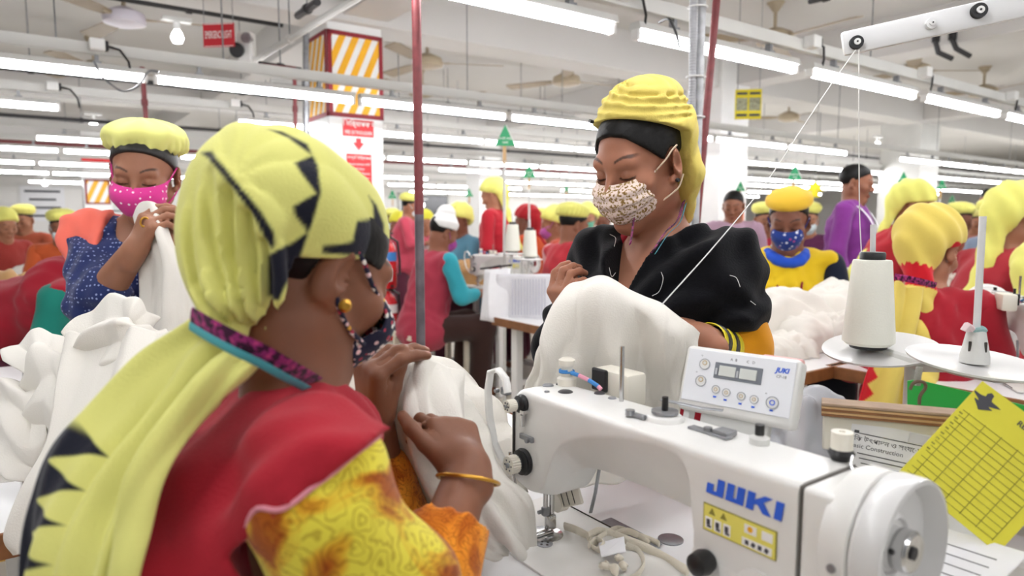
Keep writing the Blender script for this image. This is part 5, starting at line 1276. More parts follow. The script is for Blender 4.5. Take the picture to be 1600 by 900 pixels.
SW.cut(cutW)
def dispW(X):
    q = X - neckB; s_ = q @ rB; z = q[:, 2]
    return .008 * np.sin((z - .9 * np.abs(s_)) * 75 + 2 * np.sin(s_ * 16)) * smoothstep(.3, .05, np.abs(s_ + .02)) + fold_noise(X, [((.5, .3, .8), .0035), ((-.7, .2, .7), .003)], 70, 12, .9)
SW.disp = dispW
sdf_obj('shawl', SW, .0045, m_shawl, pB, sm=1)
# loose white threads clinging to the shawl, safety pin, lanyard
for i, pts in enumerate([[(1100, 345), (1105, 330), (1116, 334), (1110, 340)], [(1033, 425), (1036, 436), (1030, 455), (1019, 462)], [(952, 418), (956, 432), (962, 426)], [(953, 366), (962, 372), (960, 385)], [(1140, 430), (1150, 434), (1156, 448)], [(1172, 470), (1180, 476)]]):
    P_ = [trace(SW, x_, y_, B0) for x_, y_ in pts]; P_ = [p for p in P_ if p is not None]
    if len(P_) > 1: MB().tube([tuple(p - ray(1000, 400) * .004) for p in crm(np.array(P_), 12)], .0005, 5).build('lint_thread', m_thread, pB)
lanyard('lanyard', [wb(1068, 315, 1.29), wb(1058, 345, 1.24), wb(1040, 362, 1.2), wb(1020, 392, 1.16)], m_lany, pB, .0065, up=(0, 1, 0)); lanyard('lanyard', [wb(990, 343, 1.24), wb(988, 360, 1.22), wb(985, 380, 1.2)], m_lany, pB, .0065, up=(0, 1, 0))
lanyard('lanyard_edge', [wb(1072, 318, 1.285), wb(1062, 348, 1.235), wb(1044, 366, 1.195), wb(1024, 396, 1.155)], m_lanyteal, pB, .003, up=(0, 1, 0))
# white garment in her hands
C_ = [[(862, 500, 1.2), (885, 452, 1.17), (915, 437, 1.13), (950, 434, 1.1), (985, 450, 1.08), (1030, 476, 1.05), (1068, 500, 1.02), (1092, 520, 1.03)],
      [(850, 520, 1.15), (868, 480, 1.12), (900, 462, 1.08), (945, 458, 1.06), (990, 480, 1.04), (1035, 512, 1.01), (1070, 532, 1.0), (1090, 545, 1.02)],
      [(842, 545, 1.13), (862, 530, 1.1), (895, 520, 1.07), (938, 520, 1.05), (985, 535, 1.04), (1030, 556, 1.03), (1062, 570, 1.02), (1082, 575, 1.03)],
      [(833, 572, 1.13), (856, 570, 1.1), (890, 568, 1.08), (935, 575, 1.06), (982, 585, 1.06), (1022, 598, 1.05), (1052, 604, 1.05), (1072, 600, 1.05)],
      [(822, 600, 1.14), (848, 612, 1.12), (885, 620, 1.1), (930, 632, 1.09), (978, 640, 1.08), (1015, 644, 1.08), (1045, 640, 1.07), (1065, 630, 1.07)],
      [(815, 640, 1.16), (842, 665, 1.14), (880, 680, 1.12), (925, 690, 1.11), (972, 698, 1.1), (1010, 694, 1.1), (1040, 682, 1.09), (1060, 665, 1.08)]]
def gf(u, v, G): return (.03 * tri(v * 3.1 - .55 * u + .08 * np.sin(u * 5)) + .012 * tri(v * 5.3 + .5 * u + .3) + .003 * np.sin(v * 30 + u * 6)) * (.25 + .75 * smoothstep(0, .35, u)) * smoothstep(0, .06, v) * smoothstep(1, .9, v) + .002 * np.sin(u * 17 + v * 9)
wg = sheet('white_garment', np.array([[at(*p) for p in r] for r in C_]), 120, 160, m_cloth, None, gf, .003)
tag(wg, 'off-white garment piece hanging from the hands of the woman in the black shawl', 'cloth')
# ================================================================ man in coral vest at the left, sniff-checking cloth
SK_C = '#9c6b52'
C0 = np.array([at(215, 345, 1.95)[0], 1.95, 0.])
def wc(px, py, d): return at(px, py, d) - C0
fC = nrm((.16, -1, 0)); rC = np.array([fC[1], -fC[0], 0])
KC = 1.02
HC = frame(nrm(fC + np.array([.05, 0, -.3])), up=(.06, 0, 1), loc=wc(226, 272, 1.86)) @ Matrix.Scale(KC, 4); HCi = np.array(HC.inverted())
neckC = wc(228, 350, 1.95)
rsC = neckC + rC * .152 - [0, 0, .045]; lsC = neckC - rC * .16 - [0, 0, .045]
chC = neckC + fC * .02 - [0, 0, .2]; plC = np.array([neckC[0], neckC[1], .84]) - fC * .03
elRc, wrRc = wc(150, 476, 1.7), wc(210, 392, 1.62)
elLc, wrLc = lsC + np.array([.05, -.1, -.24]), wc(275, 400, 1.66)
S = SDF(.03); nailsC = []
head_prims(S, HC, female=False, neck=neckC - [0, 0, .03])
S.rc(rsC, lsC, .058, .058, k=.05).el(chC, (.16, .115, .18), rot=frame(fC), k=.06).rc(chC, plC, .13, .13, k=.06).el(plC, (.165, .12, .11), rot=frame(fC), k=.05)
S.chain([rsC, elRc, wrRc], [.05, .046, .029], k=.02).chain([lsC, elLc, wrLc], [.054, .044, .029], k=.02)
for s in (-1, 1):
    h_ = plC + rC * s * .09 - [0, 0, .06]; S.chain([h_, h_ * [1, 1, 0] + [0, 0, .45], h_ * [1, 1, 0] + [0, 0, .08]], [.085, .06, .042], k=.03).rc(h_ * [1, 1, 0] + [0, 0, .04], h_ * [1, 1, 0] + fC * .15 + [0, 0, .03], .04, .03)
hand_prims(S, wrRc, wc(233, 348, 1.62) - wrRc, nrm((-.5, -.8, .25)), True, [(.55, .6, .3), (.65, .6, .3), (.75, .7, .35), (.85, .8, .4)], ((.85, .45, -.1), .2, .2), s=.98, nails=nailsC)
hand_prims(S, wrLc, wc(262, 365, 1.66) - wrLc, nrm((.4, -.8, .3)), False, [(.6, .8, .4)] * 4, ((.8, .4, -.3), .2, .2), s=.98)
fpC = face_paint(HC, SK_C, 'down', brow=1.0)
def colC(P):
    c = np.tile(np.array(lin(SK_C)), (len(P), 1)); c = fpC(P, c); return c
lo, hi = S.bounds(); hcC = np.array(HC.translation)
pC = sdf_obj('person', S, .01, m_skin(SK_C, 'skin_man'), None, colC, [(lo, (9, 9, hcC[2] - .12), .011), (hcC - .17, hcC + .17, .003), (wrRc - .1, wrRc + np.array([.13, .12, .14]), .0032)], sm=1)
pC.location = C0; tag(pC, 'man in yellow bouffant cap, pink mask and coral vest lifting white cloth', 'person')
SHC = SDF(.01); SHC.P += SDF.xf(HC, SDF(.012).el((0, -.012, .038), (.0785, .101, .085)).P)
SHC.cut(lambda X: (lambda q: np.maximum(q[:, 1] * .62 - q[:, 2] * .78 + .012 - .0 * q[:, 0], np.maximum(-q[:, 2] - .012 + (q[:, 1] > -.02) * (q[:, 1] + .02) * .6, np.where(q[:, 1] > .035, .05 - q[:, 2] + np.maximum(.042 - np.abs(q[:, 0]), 0) * -.25 + np.maximum(np.abs(q[:, 0]) - .04, 0) * -.9, -1))))(loc_h(HCi, X)))
sdf_obj('hair', SHC, .0035, mat('greying_hair', '#1d1a19', .5, bump=(150, .4), noise=(80, .5)), pC)
SKc = SDF(.02); SKc.P += SDF.xf(HC, SDF(.02).el((0, -.038, .094), (.1, .112, .044), rot=Matrix.Rotation(.2, 3, 'X')).el((0, -.04, .068), (.096, .104, .028), rot=Matrix.Rotation(.2, 3, 'X')).P)
def dC(X):
    q = loc_h(HCi, X); a = np.arctan2(q[:, 0], q[:, 1] + .03); low = smoothstep(.11, .06, q[:, 2]); return .004 * low * np.sin(a * 26 + 2 * np.sin(a * 5)) + .003 * np.sin(a * 7 + q[:, 2] * 60)
SKc.disp = dC
m_cap = fabric('yellow_cap_cotton', '#e6e58a', weave=(220, .2))
sdf_obj('bouffant_cap', SKc, .004, m_cap, pC)
m_maskC = dots_mat('mask_pink_dots', '#d93f92', '#f6dce8', 62, .2)
mask_sheet(HC, m_maskC, pC, w=.066, top=-.012, bot=-.1)
for s in (-1, 1): MB().tube([tuple(p) for p in crm(np.array([hp(HC, s * .06, .045, -.02), hp(HC, s * .07, .025, .0), hp(HC, s * .079, -.002, .022)]), 10)], .002, 6).build('mask_strap', m_maskC, pC, smooth=SM); MB().tube([tuple(p) for p in crm(np.array([hp(HC, s * .06, .035, -.07), hp(HC, s * .073, .01, -.05), hp(HC, s * .08, -.005, -.03)]), 10)], .002, 6).build('mask_strap', m_maskC, pC, smooth=SM)
m_navy = dots_mat('navy_dotted_shirt', '#26305c', '#8e9ac4', 95, .24); m_coral = fabric('coral_vest', '#e8705f')
SS_ = SDF(.04); SS_.rc(rsC, lsC, .068, .068, k=.05).el(chC, (.175, .13, .19), rot=frame(fC), k=.06).rc(chC, plC, .15, .16, k=.06).rc(neckC - [0, 0, .05], neckC - [0, 0, .08], .078, .085, k=.03)
SS_.chain([rsC, elRc], [.06, .062], k=.03).rc(elRc, elRc * .72 + wrRc * .28, .066, .06, k=.02).chain([lsC, elLc, elLc * .7 + wrLc * .3], [.068, .064, .06], k=.03)
for s in (-1, 1): SS_.rc(neckC + rC * s * .062 - [0, 0, .0] - fC * .02, neckC + rC * s * .03 + fC * .085 - [0, 0, .065], .012, .016, k=.012)
SS_.cut(lambda X: .055 - np.linalg.norm((X - (neckC + fC * .07 + [0, 0, .0])) * [1, 1, .7], axis=1)).cut(lambda X: .05 - np.linalg.norm((X - (neckC + [0, 0, .02]))*[1, 1, .6], axis=1))
SS_.disp = lambda X: fold_noise(X, [((.3, .2, 1), .0035), ((1, .3, -.3), .003)], 85, 21, .9)
sdf_obj('shirt', SS_, .0065, m_navy, pC); neck_ring(neckC - [0, 0, .03], fC, m_navy, pC, R=.07, r=.02, drop=.07)
SVc = SDF(.04); SVc.rc(rsC, lsC, .08, .08, k=.05).rc(rsC, rsC + rC * .03 - [0, 0, .03], .076, .076).el(chC, (.197, .15, .21), rot=frame(fC), k=.06).rc(chC, plC, .172, .185, k=.06)
SVc.cut(lambda X: (lambda s_, z, fr: np.where(fr > -.03, .068 + np.maximum(-z - .08, 0) * .1 - np.abs(s_ - .012), -1))((X - neckC) @ rC, (X - neckC)[:, 2], (X - neckC) @ fC)).cut(lambda X: .075 - np.linalg.norm((X - neckC) * [1, 1, .5], axis=1))
SVc.cut(lambda X: (X - rsC) @ rC - .055 - np.minimum((X - rsC)[:, 2] * .5, 0))
SVc.disp = lambda X: fold_noise(X, [((.3, .2, 1), .0035), ((1, .3, -.3), .002)], 70, 22, .9)
sdf_obj('vest', SVc, .007, m_coral, pC)
STr = SDF(.04); STr.el(plC, (.18, .14, .12), rot=frame(fC)); 
for s in (-1, 1): STr.rc(plC + rC * s * .09 - [0, 0, .05], (plC + rC * s * .1) * [1, 1, 0] + [0, 0, .12], .1, .075)
sdf_obj('trousers', STr, .014, fabric('dark_trousers', '#2b2c33'), pC)
MB().tube([tuple(wc(226, 347, 1.605) + np.array([.0098 * math.cos(t), .003 * math.sin(t), .0105 * math.sin(t)])) for t in np.linspace(0, 6.283, 21)[:-1]], .0026, 6, closed=True).build('ring', MATS['gold'], pC)
MB().tube([tuple(p) for p in crm(np.array([neckC + rC * .05 + fC * .06 - [0, 0, .03], neckC + rC * .035 + fC * .12 - [0, 0, .1], neckC + fC * .14 - [0, 0, .17]]), 10)], .004, 6).build('lanyard', mat('lanyard_crimson', '#b3275e', .6), pC)
Cg = [[(208, 338, 1.69), (218, 318, 1.67), (236, 315, 1.65), (252, 326, 1.67), (262, 350, 1.71)],
      [(218, 372, 1.68), (232, 365, 1.63), (248, 362, 1.61), (268, 368, 1.63), (284, 385, 1.67)],
      [(228, 425, 1.67), (245, 420, 1.61), (266, 416, 1.59), (290, 418, 1.61), (312, 425, 1.65)],
      [(228, 480, 1.65), (246, 482, 1.60), (270, 484, 1.57), (300, 484, 1.59), (330, 484, 1.63)],
      [(216, 560, 1.63), (242, 565, 1.58), (270, 568, 1.55), (305, 568, 1.57), (340, 566, 1.61)]]
cg = sheet('white_garment', np.array([[at(*p) for p in r] for r in Cg]), 90, 70, m_cloth, None, lambda u, v, G: (.011 * np.sin(v * 13 + u * 2.5) + .005 * np.sin(v * 27 + 3 * u)) * smoothstep(0, .3, u), .003)
tag(cg, 'long white garment hanging from the hand of the man in the pink mask', 'cloth')
# ================================================================ cloth pieces, tables, thread stands, papers
def cloth_sheet(pts, nu, nv, label, fold, name='white_garment', m=None, thick=.003, cat='cloth'):
    return tag(sheet(name, np.array([[at(*p) for p in r] for r in pts]), nu, nv, m or m_cloth, None, fold, thick), label, cat)
# cloth in the seamstress's hands, falling to the needle
cloth_sheet([[(612, 590, 0.935), (636, 566, 0.910), (662, 556, 0.905), (700, 572, 0.955), (722, 602, 1.025), (742, 640, 1.060)],
             [(602, 640, 0.905), (630, 622, 0.865), (664, 628, 0.860), (708, 640, 0.905), (736, 662, 0.975), (764, 692, 1.010)],
             [(608, 700, 0.905), (640, 700, 0.855), (680, 712, 0.840), (722, 722, 0.875), (752, 732, 0.920), (788, 742, 0.950)],
             [(640, 760, 0.915), (672, 775, 0.865), (706, 785, 0.845), (748, 786, 0.875), (792, 784, 0.900), (828, 776, 0.920)],
             [(690, 815, 0.945), (716, 835, 0.895), (744, 846, 0.875), (778, 846, 0.870), (812, 838, 0.890), (836, 820, 0.950)],
             [(735, 850, 0.975), (750, 864, 0.935), (772, 868, 0.890), (798, 868, 0.910), (820, 862, 0.910), (838, 852, 0.960)]], 130, 150,
            'white garment bunched in the hands of the seated seamstress', lambda u, v, G: (.022 * tri(v * 3.3 + .35 * np.sin(u * 4)) + .01 * tri(v * 6.1 - u * 1.2)) * smoothstep(0, .12, v) * smoothstep(1, .9, v))
cloth_sheet([[(470, 560, 1.25), (520, 542, 1.25), (580, 538, 1.24), (640, 548, 1.22), (700, 572, 1.2), (745, 598, 1.18), (772, 630, 1.17)],
             [(460, 590, 1.17), (515, 572, 1.15), (578, 566, 1.14), (640, 580, 1.13), (700, 605, 1.12), (755, 632, 1.12), (790, 660, 1.12)],
             [(470, 640, 1.1), (520, 640, 1.08), (580, 640, 1.06), (640, 650, 1.06), (700, 668, 1.07), (760, 690, 1.07), (808, 706, 1.07)],
             [(490, 720, 1.06), (530, 724, 1.04), (590, 724, 1.03), (650, 728, 1.03), (710, 738, 1.03), (770, 752, 1.03), (825, 770, 1.03)]], 90, 130,
            'white garment heaped on the table beyond the seamstress hands', lambda u, v, G: .02 * tri(v * 2.7 + .5 * np.sin(u * 4 + v * 3)) + .012 * tri(u * 2.6 + v * 1.8))
cloth_sheet([[(870, 742, 1.12), (905, 724, 1.14), (945, 722, 1.16)], [(880, 752, 1.08), (920, 742, 1.1), (965, 738, 1.12)], [(900, 757, 1.055), (940, 758, 1.06), (985, 745, 1.085)]], 30, 40, 'flat flap of white cloth lying behind the presser foot', lambda u, v, G: .004 * np.sin(v * 9 + u * 4))
# heap on the neighbouring table at the left
nb = thing('sewing_table', 'white topped table with brown edge at the lower left under heaped garments', 'table', M=M_axes(atz(-150, 800, TABLE_Z) + RU * .36 - RV * .1, MA, MBX, (0, 0, 1)))
MB().box((-.2, -.05, -.012), (1.5, .62, .024), .004).build('table_top', m_laminate, nb)
MB().box((.553, -.05, -.02), (.008, .63, .042), .002).build('edge_band', m_brownwood, nb); MB().box((-.2, -.364, -.02), (1.5, .008, .042), .002).build('edge_band', m_brownwood, nb)
MB().box((-.2, .264, -.02), (1.5, .008, .042), .002).build('edge_band', m_brownwood, nb)
for x in (-.8, .45):
    for y in (-.3, .2): MB().box((x, y, -TABLE_Z / 2 - .012), (.05, .04, TABLE_Z - .03), .004).build('leg', m_white, nb)
cloth_sheet([[(10, 560, 1.35), (25, 538, 1.36), (60, 522, 1.38), (100, 528, 1.38), (125, 545, 1.36)],
             [(30, 580, 1.27), (50, 552, 1.25), (80, 540, 1.26), (108, 552, 1.28), (130, 570, 1.3)],
             [(38, 612, 1.24), (62, 592, 1.19), (90, 585, 1.18), (115, 596, 1.21), (135, 612, 1.25)],
             [(40, 660, 1.22), (60, 650, 1.16), (92, 645, 1.14), (118, 650, 1.17), (140, 662, 1.22)],
             [(20, 730, 1.2), (50, 735, 1.14), (90, 738, 1.12), (120, 738, 1.15), (145, 735, 1.2)]], 80, 90, 'white garment with rolled edge at the left end of the heap', lambda u, v, G: .026 * tri(u * 2.6 + .5 * np.sin(v * 5)) + .012 * tri(v * 2.8 + u * 1.2))
cloth_sheet([[(108, 520, 1.3), (140, 496, 1.3), (180, 470, 1.3), (205, 464, 1.29), (222, 472, 1.29), (232, 495, 1.3)],
             [(112, 540, 1.24), (142, 518, 1.21), (178, 494, 1.2), (205, 488, 1.2), (225, 498, 1.22), (240, 512, 1.25)],
             [(122, 556, 1.22), (150, 540, 1.18), (182, 524, 1.17), (208, 515, 1.18), (232, 518, 1.2), (256, 525, 1.22)],
             [(140, 590, 1.2), (168, 580, 1.16), (200, 565, 1.14), (230, 555, 1.14), (258, 555, 1.16), (290, 560, 1.18)]], 80, 90, 'white garment rolled up on top of the heap at left', lambda u, v, G: .03 * tri(u * 2.1 + .3 * np.sin(v * 6)) + .012 * tri(v * 3 + u * 1.5))
cloth_sheet([[(104, 520, 1.26), (150, 530, 1.22), (200, 520, 1.18), (250, 515, 1.16), (300, 520, 1.15)],
             [(98, 600, 1.14), (145, 600, 1.1), (195, 590, 1.08), (245, 580, 1.06), (300, 580, 1.05)],
             [(80, 680, 1.06), (125, 680, 1.02), (175, 675, 1.0), (230, 660, .99), (290, 650, .98)],
             [(40, 760, 1.01), (85, 765, .97), (135, 768, .95), (195, 755, .94), (260, 740, .93)],
             [(22, 830, .99), (62, 836, .95), (110, 840, .93), (165, 836, .92), (225, 825, .92)],
             [(24, 866, .985), (58, 862, .945), (100, 858, .925), (150, 850, .915), (200, 845, .915)]], 110, 120, 'large white garment hanging off the table edge behind the yellow scarf tail', lambda u, v, G: .02 * tri(v * 2.2 + .35 * np.sin(u * 3)) + .01 * tri(v * 3.9 + u * 1.5))
cloth_sheet([[(-30, 620, 1.3), (0, 600, 1.28), (30, 592, 1.26), (60, 600, 1.26)], [(-30, 660, 1.22), (0, 650, 1.19), (35, 640, 1.17), (70, 645, 1.18)], [(-30, 720, 1.18), (0, 725, 1.14), (40, 722, 1.12), (75, 715, 1.14)], [(-30, 748, 1.17), (0, 752, 1.14), (40, 752, 1.12), (75, 748, 1.14)]], 60, 60, 'lowest white garment of the heap at the left edge', lambda u, v, G: .026 * tri(u * 2.8 + .4 * np.sin(v * 6)) + .01 * tri(v * 2.4))

# scraps by the needle
sc_ = thing('fabric_scraps', 'tangle of white fabric strips with a torn label near the needle', 'scraps', ml(.09, .02, .003))
def on_bed(px, py, h=.004): return Vector(atz(px, py, TABLE_Z + .003 + h) - ml(.09, .02, .003))
m_scrap = fabric('scrap_cotton', '#ece5d4', weave=(200, .4))
for i, (pts, r) in enumerate([([(882, 822), (900, 828), (918, 838), (925, 850)], .0035), ([(918, 838), (935, 830), (960, 836), (985, 846), (1010, 856), (1040, 872), (1075, 893)], .0036), ([(920, 852), (940, 838), (965, 826), (990, 834), (1012, 842), (1030, 850)], .003),
                              ([(978, 852), (998, 862), (1006, 880), (998, 896), (985, 905)], .0032), ([(925, 850), (935, 845), (945, 852), (936, 860), (924, 854)], .004), ([(960, 836), (980, 830), (1000, 838), (1015, 850)], .0034)]):
    P_ = crm(np.array([on_bed(x, y, .006 + .004 * math.sin(k * 2 + i)) for k, (x, y) in enumerate(pts)]), 26)
    MB().tube([tuple(p) for p in P_], r * 1.3, 8, flat=(1.4, .5, (0, 0, 1))).build('fabric_strip', m_scrap, sc_, smooth=SM)
tg = [on_bed(940, 870, .012), on_bed(935, 848, .012), on_bed(975, 838, .02), on_bed(978, 862, .016)]
MB().quad(*tg).build('torn_label', m_paper, sc_); MB().quad(*[p - Vector((0, 0, .001)) for p in tg]).build('torn_label', m_paper, sc_)
lo_ = SDF(.006); 
for (x, y, r) in ((945, 884, .007), (960, 890, .0075), (975, 884, .006), (968, 872, .006)): lo_.el(np.array(on_bed(x, y, .008)), (r, r, r * .8))
lo_.disp = lambda X: fold_noise(X, [((1, .4, .2), .0012), ((.2, 1, .6), .001)], 400, 5); sdf_obj('fluff_clump', lo_, .0016, m_scrap, sc_)

# ---------------------------------------------------------------- thread stand, right foreground
m_disc = mat('stand_disc_white', '#e2e1df', .3, coat=.2, noise=(8, .04)); m_conew = mat('cone_thread', '#efeee2', .85, bump=(300, .25), noise=(12, .03))
def disc(name, px, py, d, r, parent, tilt=(0, 0)):
    p = at(px, py, d)
    return MB().lathe([(0, .004), (r * .18, .004), (r * .75, .001), (r * .96, .008), (r, .009), (r * .99, .0055), (r * .75, -.003), (0, -.002)], (0, 0, 0), (tilt[0], tilt[1], 1), 56).build(name, m_disc, parent, Matrix.Translation(Vector(p) - parent.location), smooth=SM)
d1 = 1.22; p1_ = at(1373, 550, d1)
ts = thing('thread_stand', 'thread stand with two white round plates at the right foreground', 'thread stand', (p1_[0] + .06, p1_[1], TABLE_Z))
o_l = Vector(p1_) - ts.location
disc('plate', 1375, 550, d1, .096, ts, (-.14, -.12)); 
p2_ = at(1522, 572, 1.06); o_r = Vector(p2_) - ts.location
disc('plate', 1522, 572, 1.06, .096, ts, (.05, -.1))
MB().lathe([(0, 0), (.021, 0), (.0205, .01), (.013, .05), (.012, .052), (0, .052)], o_r + Vector((0, 0, .006)), (0, 0, 1), 28).build('cone_holder', m_greyw, ts, smooth=SM)
for k in range(3): MB().box((0, 0, 0), (.004, .003, .026), .001).build('holder_slot', m_gap, ts, Matrix.Translation(o_r + Vector((.0172 * math.cos(k * 1.3 - 2.6), .0172 * math.sin(k * 1.3 - 2.6), .028))) @ Matrix.Rotation(k * 1.3 - 2.6 + 1.57, 4, 'Z'))
MB().cyl(o_r + Vector((0, 0, .05)), o_r + Vector((-.002, 0, .235)), .0052, n=12).build('spindle', m_armw, ts, smooth=SM)
MB().tube([o_r + Vector((.011 * math.cos(t), .011 * math.sin(t), .059 + .0015 * math.sin(t * 3))) for t in np.linspace(0, 6.28, 17)[:-1]], .004, 6, closed=True).build('knotted_rag', mat('rag_teal', '#8fb0b0', .8), ts, smooth=SM)
MB().tube([o_r + Vector(p) for p in ((-.012, -.006, .06), (-.022, -.01, .066), (-.026, -.01, .058))], .006, 6).build('rag_end', mat('rag_pink', '#e6cfd0', .8), ts, smooth=SM)
MB().tube([o_l, o_l.lerp(o_r, .5) + Vector((0, 0, -.012)), o_r], .011, 8).build('cross_arm', m_greyw, ts, smooth=SM)
mid_ = o_l.lerp(o_r, .45)
MB().cyl(mid_ + Vector((0, .02, -.01)), (mid_.x, mid_.y + .02, 0), .01, n=12).build('upright', m_greyw, ts, smooth=SM); MB().cyl((mid_.x, mid_.y + .02, 0), (mid_.x, mid_.y + .02, .012), .035, n=20).build('base', m_greyw, ts, smooth=SM)
cn = thing('thread_cone', 'large white cone of thread standing on the round plate', 'thread cone', Vector(p1_) + Vector((-.02, 0, .008)))
cs = 1.16
MB().lathe([(0, .006), (.036, .006), (.0435, .012), (.0435, .018), (.0325, .155), (.031, .159), (.016, .16), (0, .16)], n=48).build('thread_winding', m_conew, cn, smooth=SM)
MB().lathe([(0, 0), (.03, 0), (.031, .002), (.031, .007), (0, .007)], n=32).build('cone_base', m_black, cn, smooth=SM)
MB().lathe([(0, .158), (.021, .158), (.0215, .17), (.02, .173), (.006, .1735), (0, .1735)], n=28).build('cone_cap', m_black, cn, smooth=SM)
MB().cyl((0, 0, .17), (-.002, 0, .222), .0048, n=12).build('spindle', m_armw, cn, smooth=SM)
# plywood board with papers
bdA, bdB = at(1284, 626, .94), at(1545, 648, .86)
ax = Vector(bdB - bdA); LB = ax.length; ax.z *= 1; ax.normalize(); ay = Vector((0, 0, 1)).cross(ax).normalized(); az = ax.cross(ay)
BM = M_axes(bdA, ax, ay, az)
bd = thing('plywood_board', 'white partition board with layered plywood top edge behind the sewing machine', 'board', M=BM)
MB().box((LB / 2, .012, -.004), (LB, .034, .004), .001).build('ply_layer', mat('ply_top', '#a98f78', .6, noise=(30, .25)), bd)
for k in range(4): MB().box((LB / 2, .012, -.0085 - k * .0035), (LB, .033, .0034), .0006).build('ply_layer', m_wood if k % 2 == 0 else m_brownwood, bd)
MB().box((LB / 2, .016, -.047), (LB * .98, .02, .05), .003).build('upper_rail', m_cream, bd); MB().box((LB / 2 + .006, .026, -.16), (LB * .93, .01, .2), .002).build('panel', m_white, bd)
hk = thing('wire_hook', 'rusty wire hook screwed into the plywood edge', 'hook', at(1436, 634, .89))
H0 = at(1436, 634, .89)
MB().tube([tuple(p) for p in crm(np.array([at(*p, .89) - H0 for p in ((1436, 632), (1438, 618), (1446, 606), (1444, 598), (1434, 596), (1426, 600), (1422, 609))]), 24)], .0022, 8).build('wire', mat('rusty_wire', '#6b5648', .6, metal=.4), hk, smooth=SM)
MB().tube([tuple(at(*p, .9) - H0) for p in ((1433, 602), (1434, 588), (1437, 574))], .0045, 6).build('fuzzy_yarn', mat('yarn_grey', '#9b9a92', .9, bump=(300, .8)), hk)
def paper(name, label, corners, m, cat='paper', thick=.0006):
    """a flat sheet through three corners: top left, top right, bottom left"""
    tl, tr, blc = [Vector(at(*c)) for c in corners]; ex = tr - tl; w = ex.length; ex.normalize(); ey = tl - blc; ey = ey - ex * ey.dot(ex); h = ey.length; ey.normalize(); ez = ex.cross(ey)
    o = thing(name, label, cat, M=M_axes(blc, ex, ey, ez)); MB().box((w / 2, h / 2, -thick), (w, h, thick * 2)).build('sheet', m, o); return o, w, h
def line_on(o, x, y, w, t, m, z=.0004, name='print_line'): return MB().box((x, y, z), (w, t, .0004)).build(name, m, o)
dc, w, h = paper('work_instruction', 'white printed instruction sheet pinned to the plywood board', [(1332, 656, .93), (1470, 684, .885), (1318, 745, .92)], m_paper)
line_on(dc, w * .5, h * .8, w * .8, .0012, m_ink); line_on(dc, w * .07, h * .82, .006, .004, m_ink)
lettering('Basic Construction', .0085, m_ink, dc, Matrix.Translation((w * .32, h * .58, .0005))); lettering('দৈনিক উৎপাদন ও সংযোজন', .009, m_ink, dc, Matrix.Translation((w * .42, h * .7, .0005)))
for k in range(5): line_on(dc, w * .42, h * (.46 - k * .08), w * (.62 - .06 * (k % 3)), .0012, m_ink)
MB().box((w * .8, h * .9, .0004), (w * .28, .012, .0003)).build('stamp_box', mat('paper_grey', '#dcdce2', .7), dc)
m_card = mat('card_yellow', '#e5dc3e', .6, noise=(14, .06)); m_cardink = mat('card_ink', '#8f8a30', .7)
yc, w, h = paper('job_card', 'yellow ruled job card leaning at the right edge of the picture', [(1528, 590, .80), (1690, 709, .75), (1404, 738, .79)], m_card)
for k in range(13): line_on(yc, w * .47, h * (.72 - k * .055) , w * .86, .0006, m_cardink, name='ruled_line')
for k in range(6): MB().box((w * (.1 + .16 * k), h * .39, .0004), (.0006, h * .68, .0004)).build('ruled_line', m_cardink, yc)
lettering('RECORD CARD', .009, m_ink, yc, Matrix.Translation((w * .68, h * .9, .0006)), bold=.0002)
MB().prism([(w * .13 + .012 * math.cos(t) * (1 + .5 * math.sin(t * 5)), h * .88 + .009 * math.sin(t) * (1 + .4 * math.cos(t * 4))) for t in np.linspace(0, 6.28, 24)[:-1]], .0005).build('ink_stamp', m_ink, yc)
for k in range(8): line_on(yc, w * .045, h * (.69 - k * .055), .004, .0016, m_cardink)
yc2, w, h = paper('job_card', 'lower half of the yellow card folded towards the table at the right edge', [(1402, 740, .80), (1600, 905, .66), (1570, 884, .70)], m_card) if False else (None, 0, 0)
pp, w, h = paper('loose_paper', 'loose white papers lying under the yellow job card', [(1395, 800, .86), (1560, 850, .74), (1330, 900, .78)], m_paper)
for k in range(4): line_on(pp, w * .5, h * (.8 - k * .12), w * .7, .001, m_ink)
gb = thing('green_board', 'bright green plastic board behind the plywood edge', 'board', M=M_axes(at(1418, 640, 1.02), Vector(at(1545, 650, .95) - at(1418, 640, 1.02)).normalized(), ay, (0, 0, 1)))
MB().prism([(0, 0), (.16, -.005), (.16, .018), (.012, .048), (0, .045)], .004, FX).build('panel', mat('green_plastic', '#23a13f', .4), gb)
pl_ = SDF(.012); pc_ = at(1265, 668, .98)
for (x, y, z, r) in ((0, 0, .02, .034), (.03, .01, .03, .03), (-.025, .015, .01, .03), (.01, -.005, -.01, .034)): pl_.el((x, y, z), (r * 1.2, r * .9, r * 3.0))
pl_.disp = lambda X: fold_noise(X, [((1, .3, .4), .003), ((-.4, .8, .6), .003), ((.2, -.7, .8), .002)], 120, 31, 1.2)
m_plas = mat('clear_plastic', '#e8eaf0', .12, spec=.8, alpha=.45)
tag(sdf_obj('plastic_bag', pl_, .003, m_plas, None, M=Matrix.Translation(Vector((pc_[0], pc_[1], TABLE_Z + .115)))), 'crumpled clear plastic bag between the control panel and plywood board', 'bag')

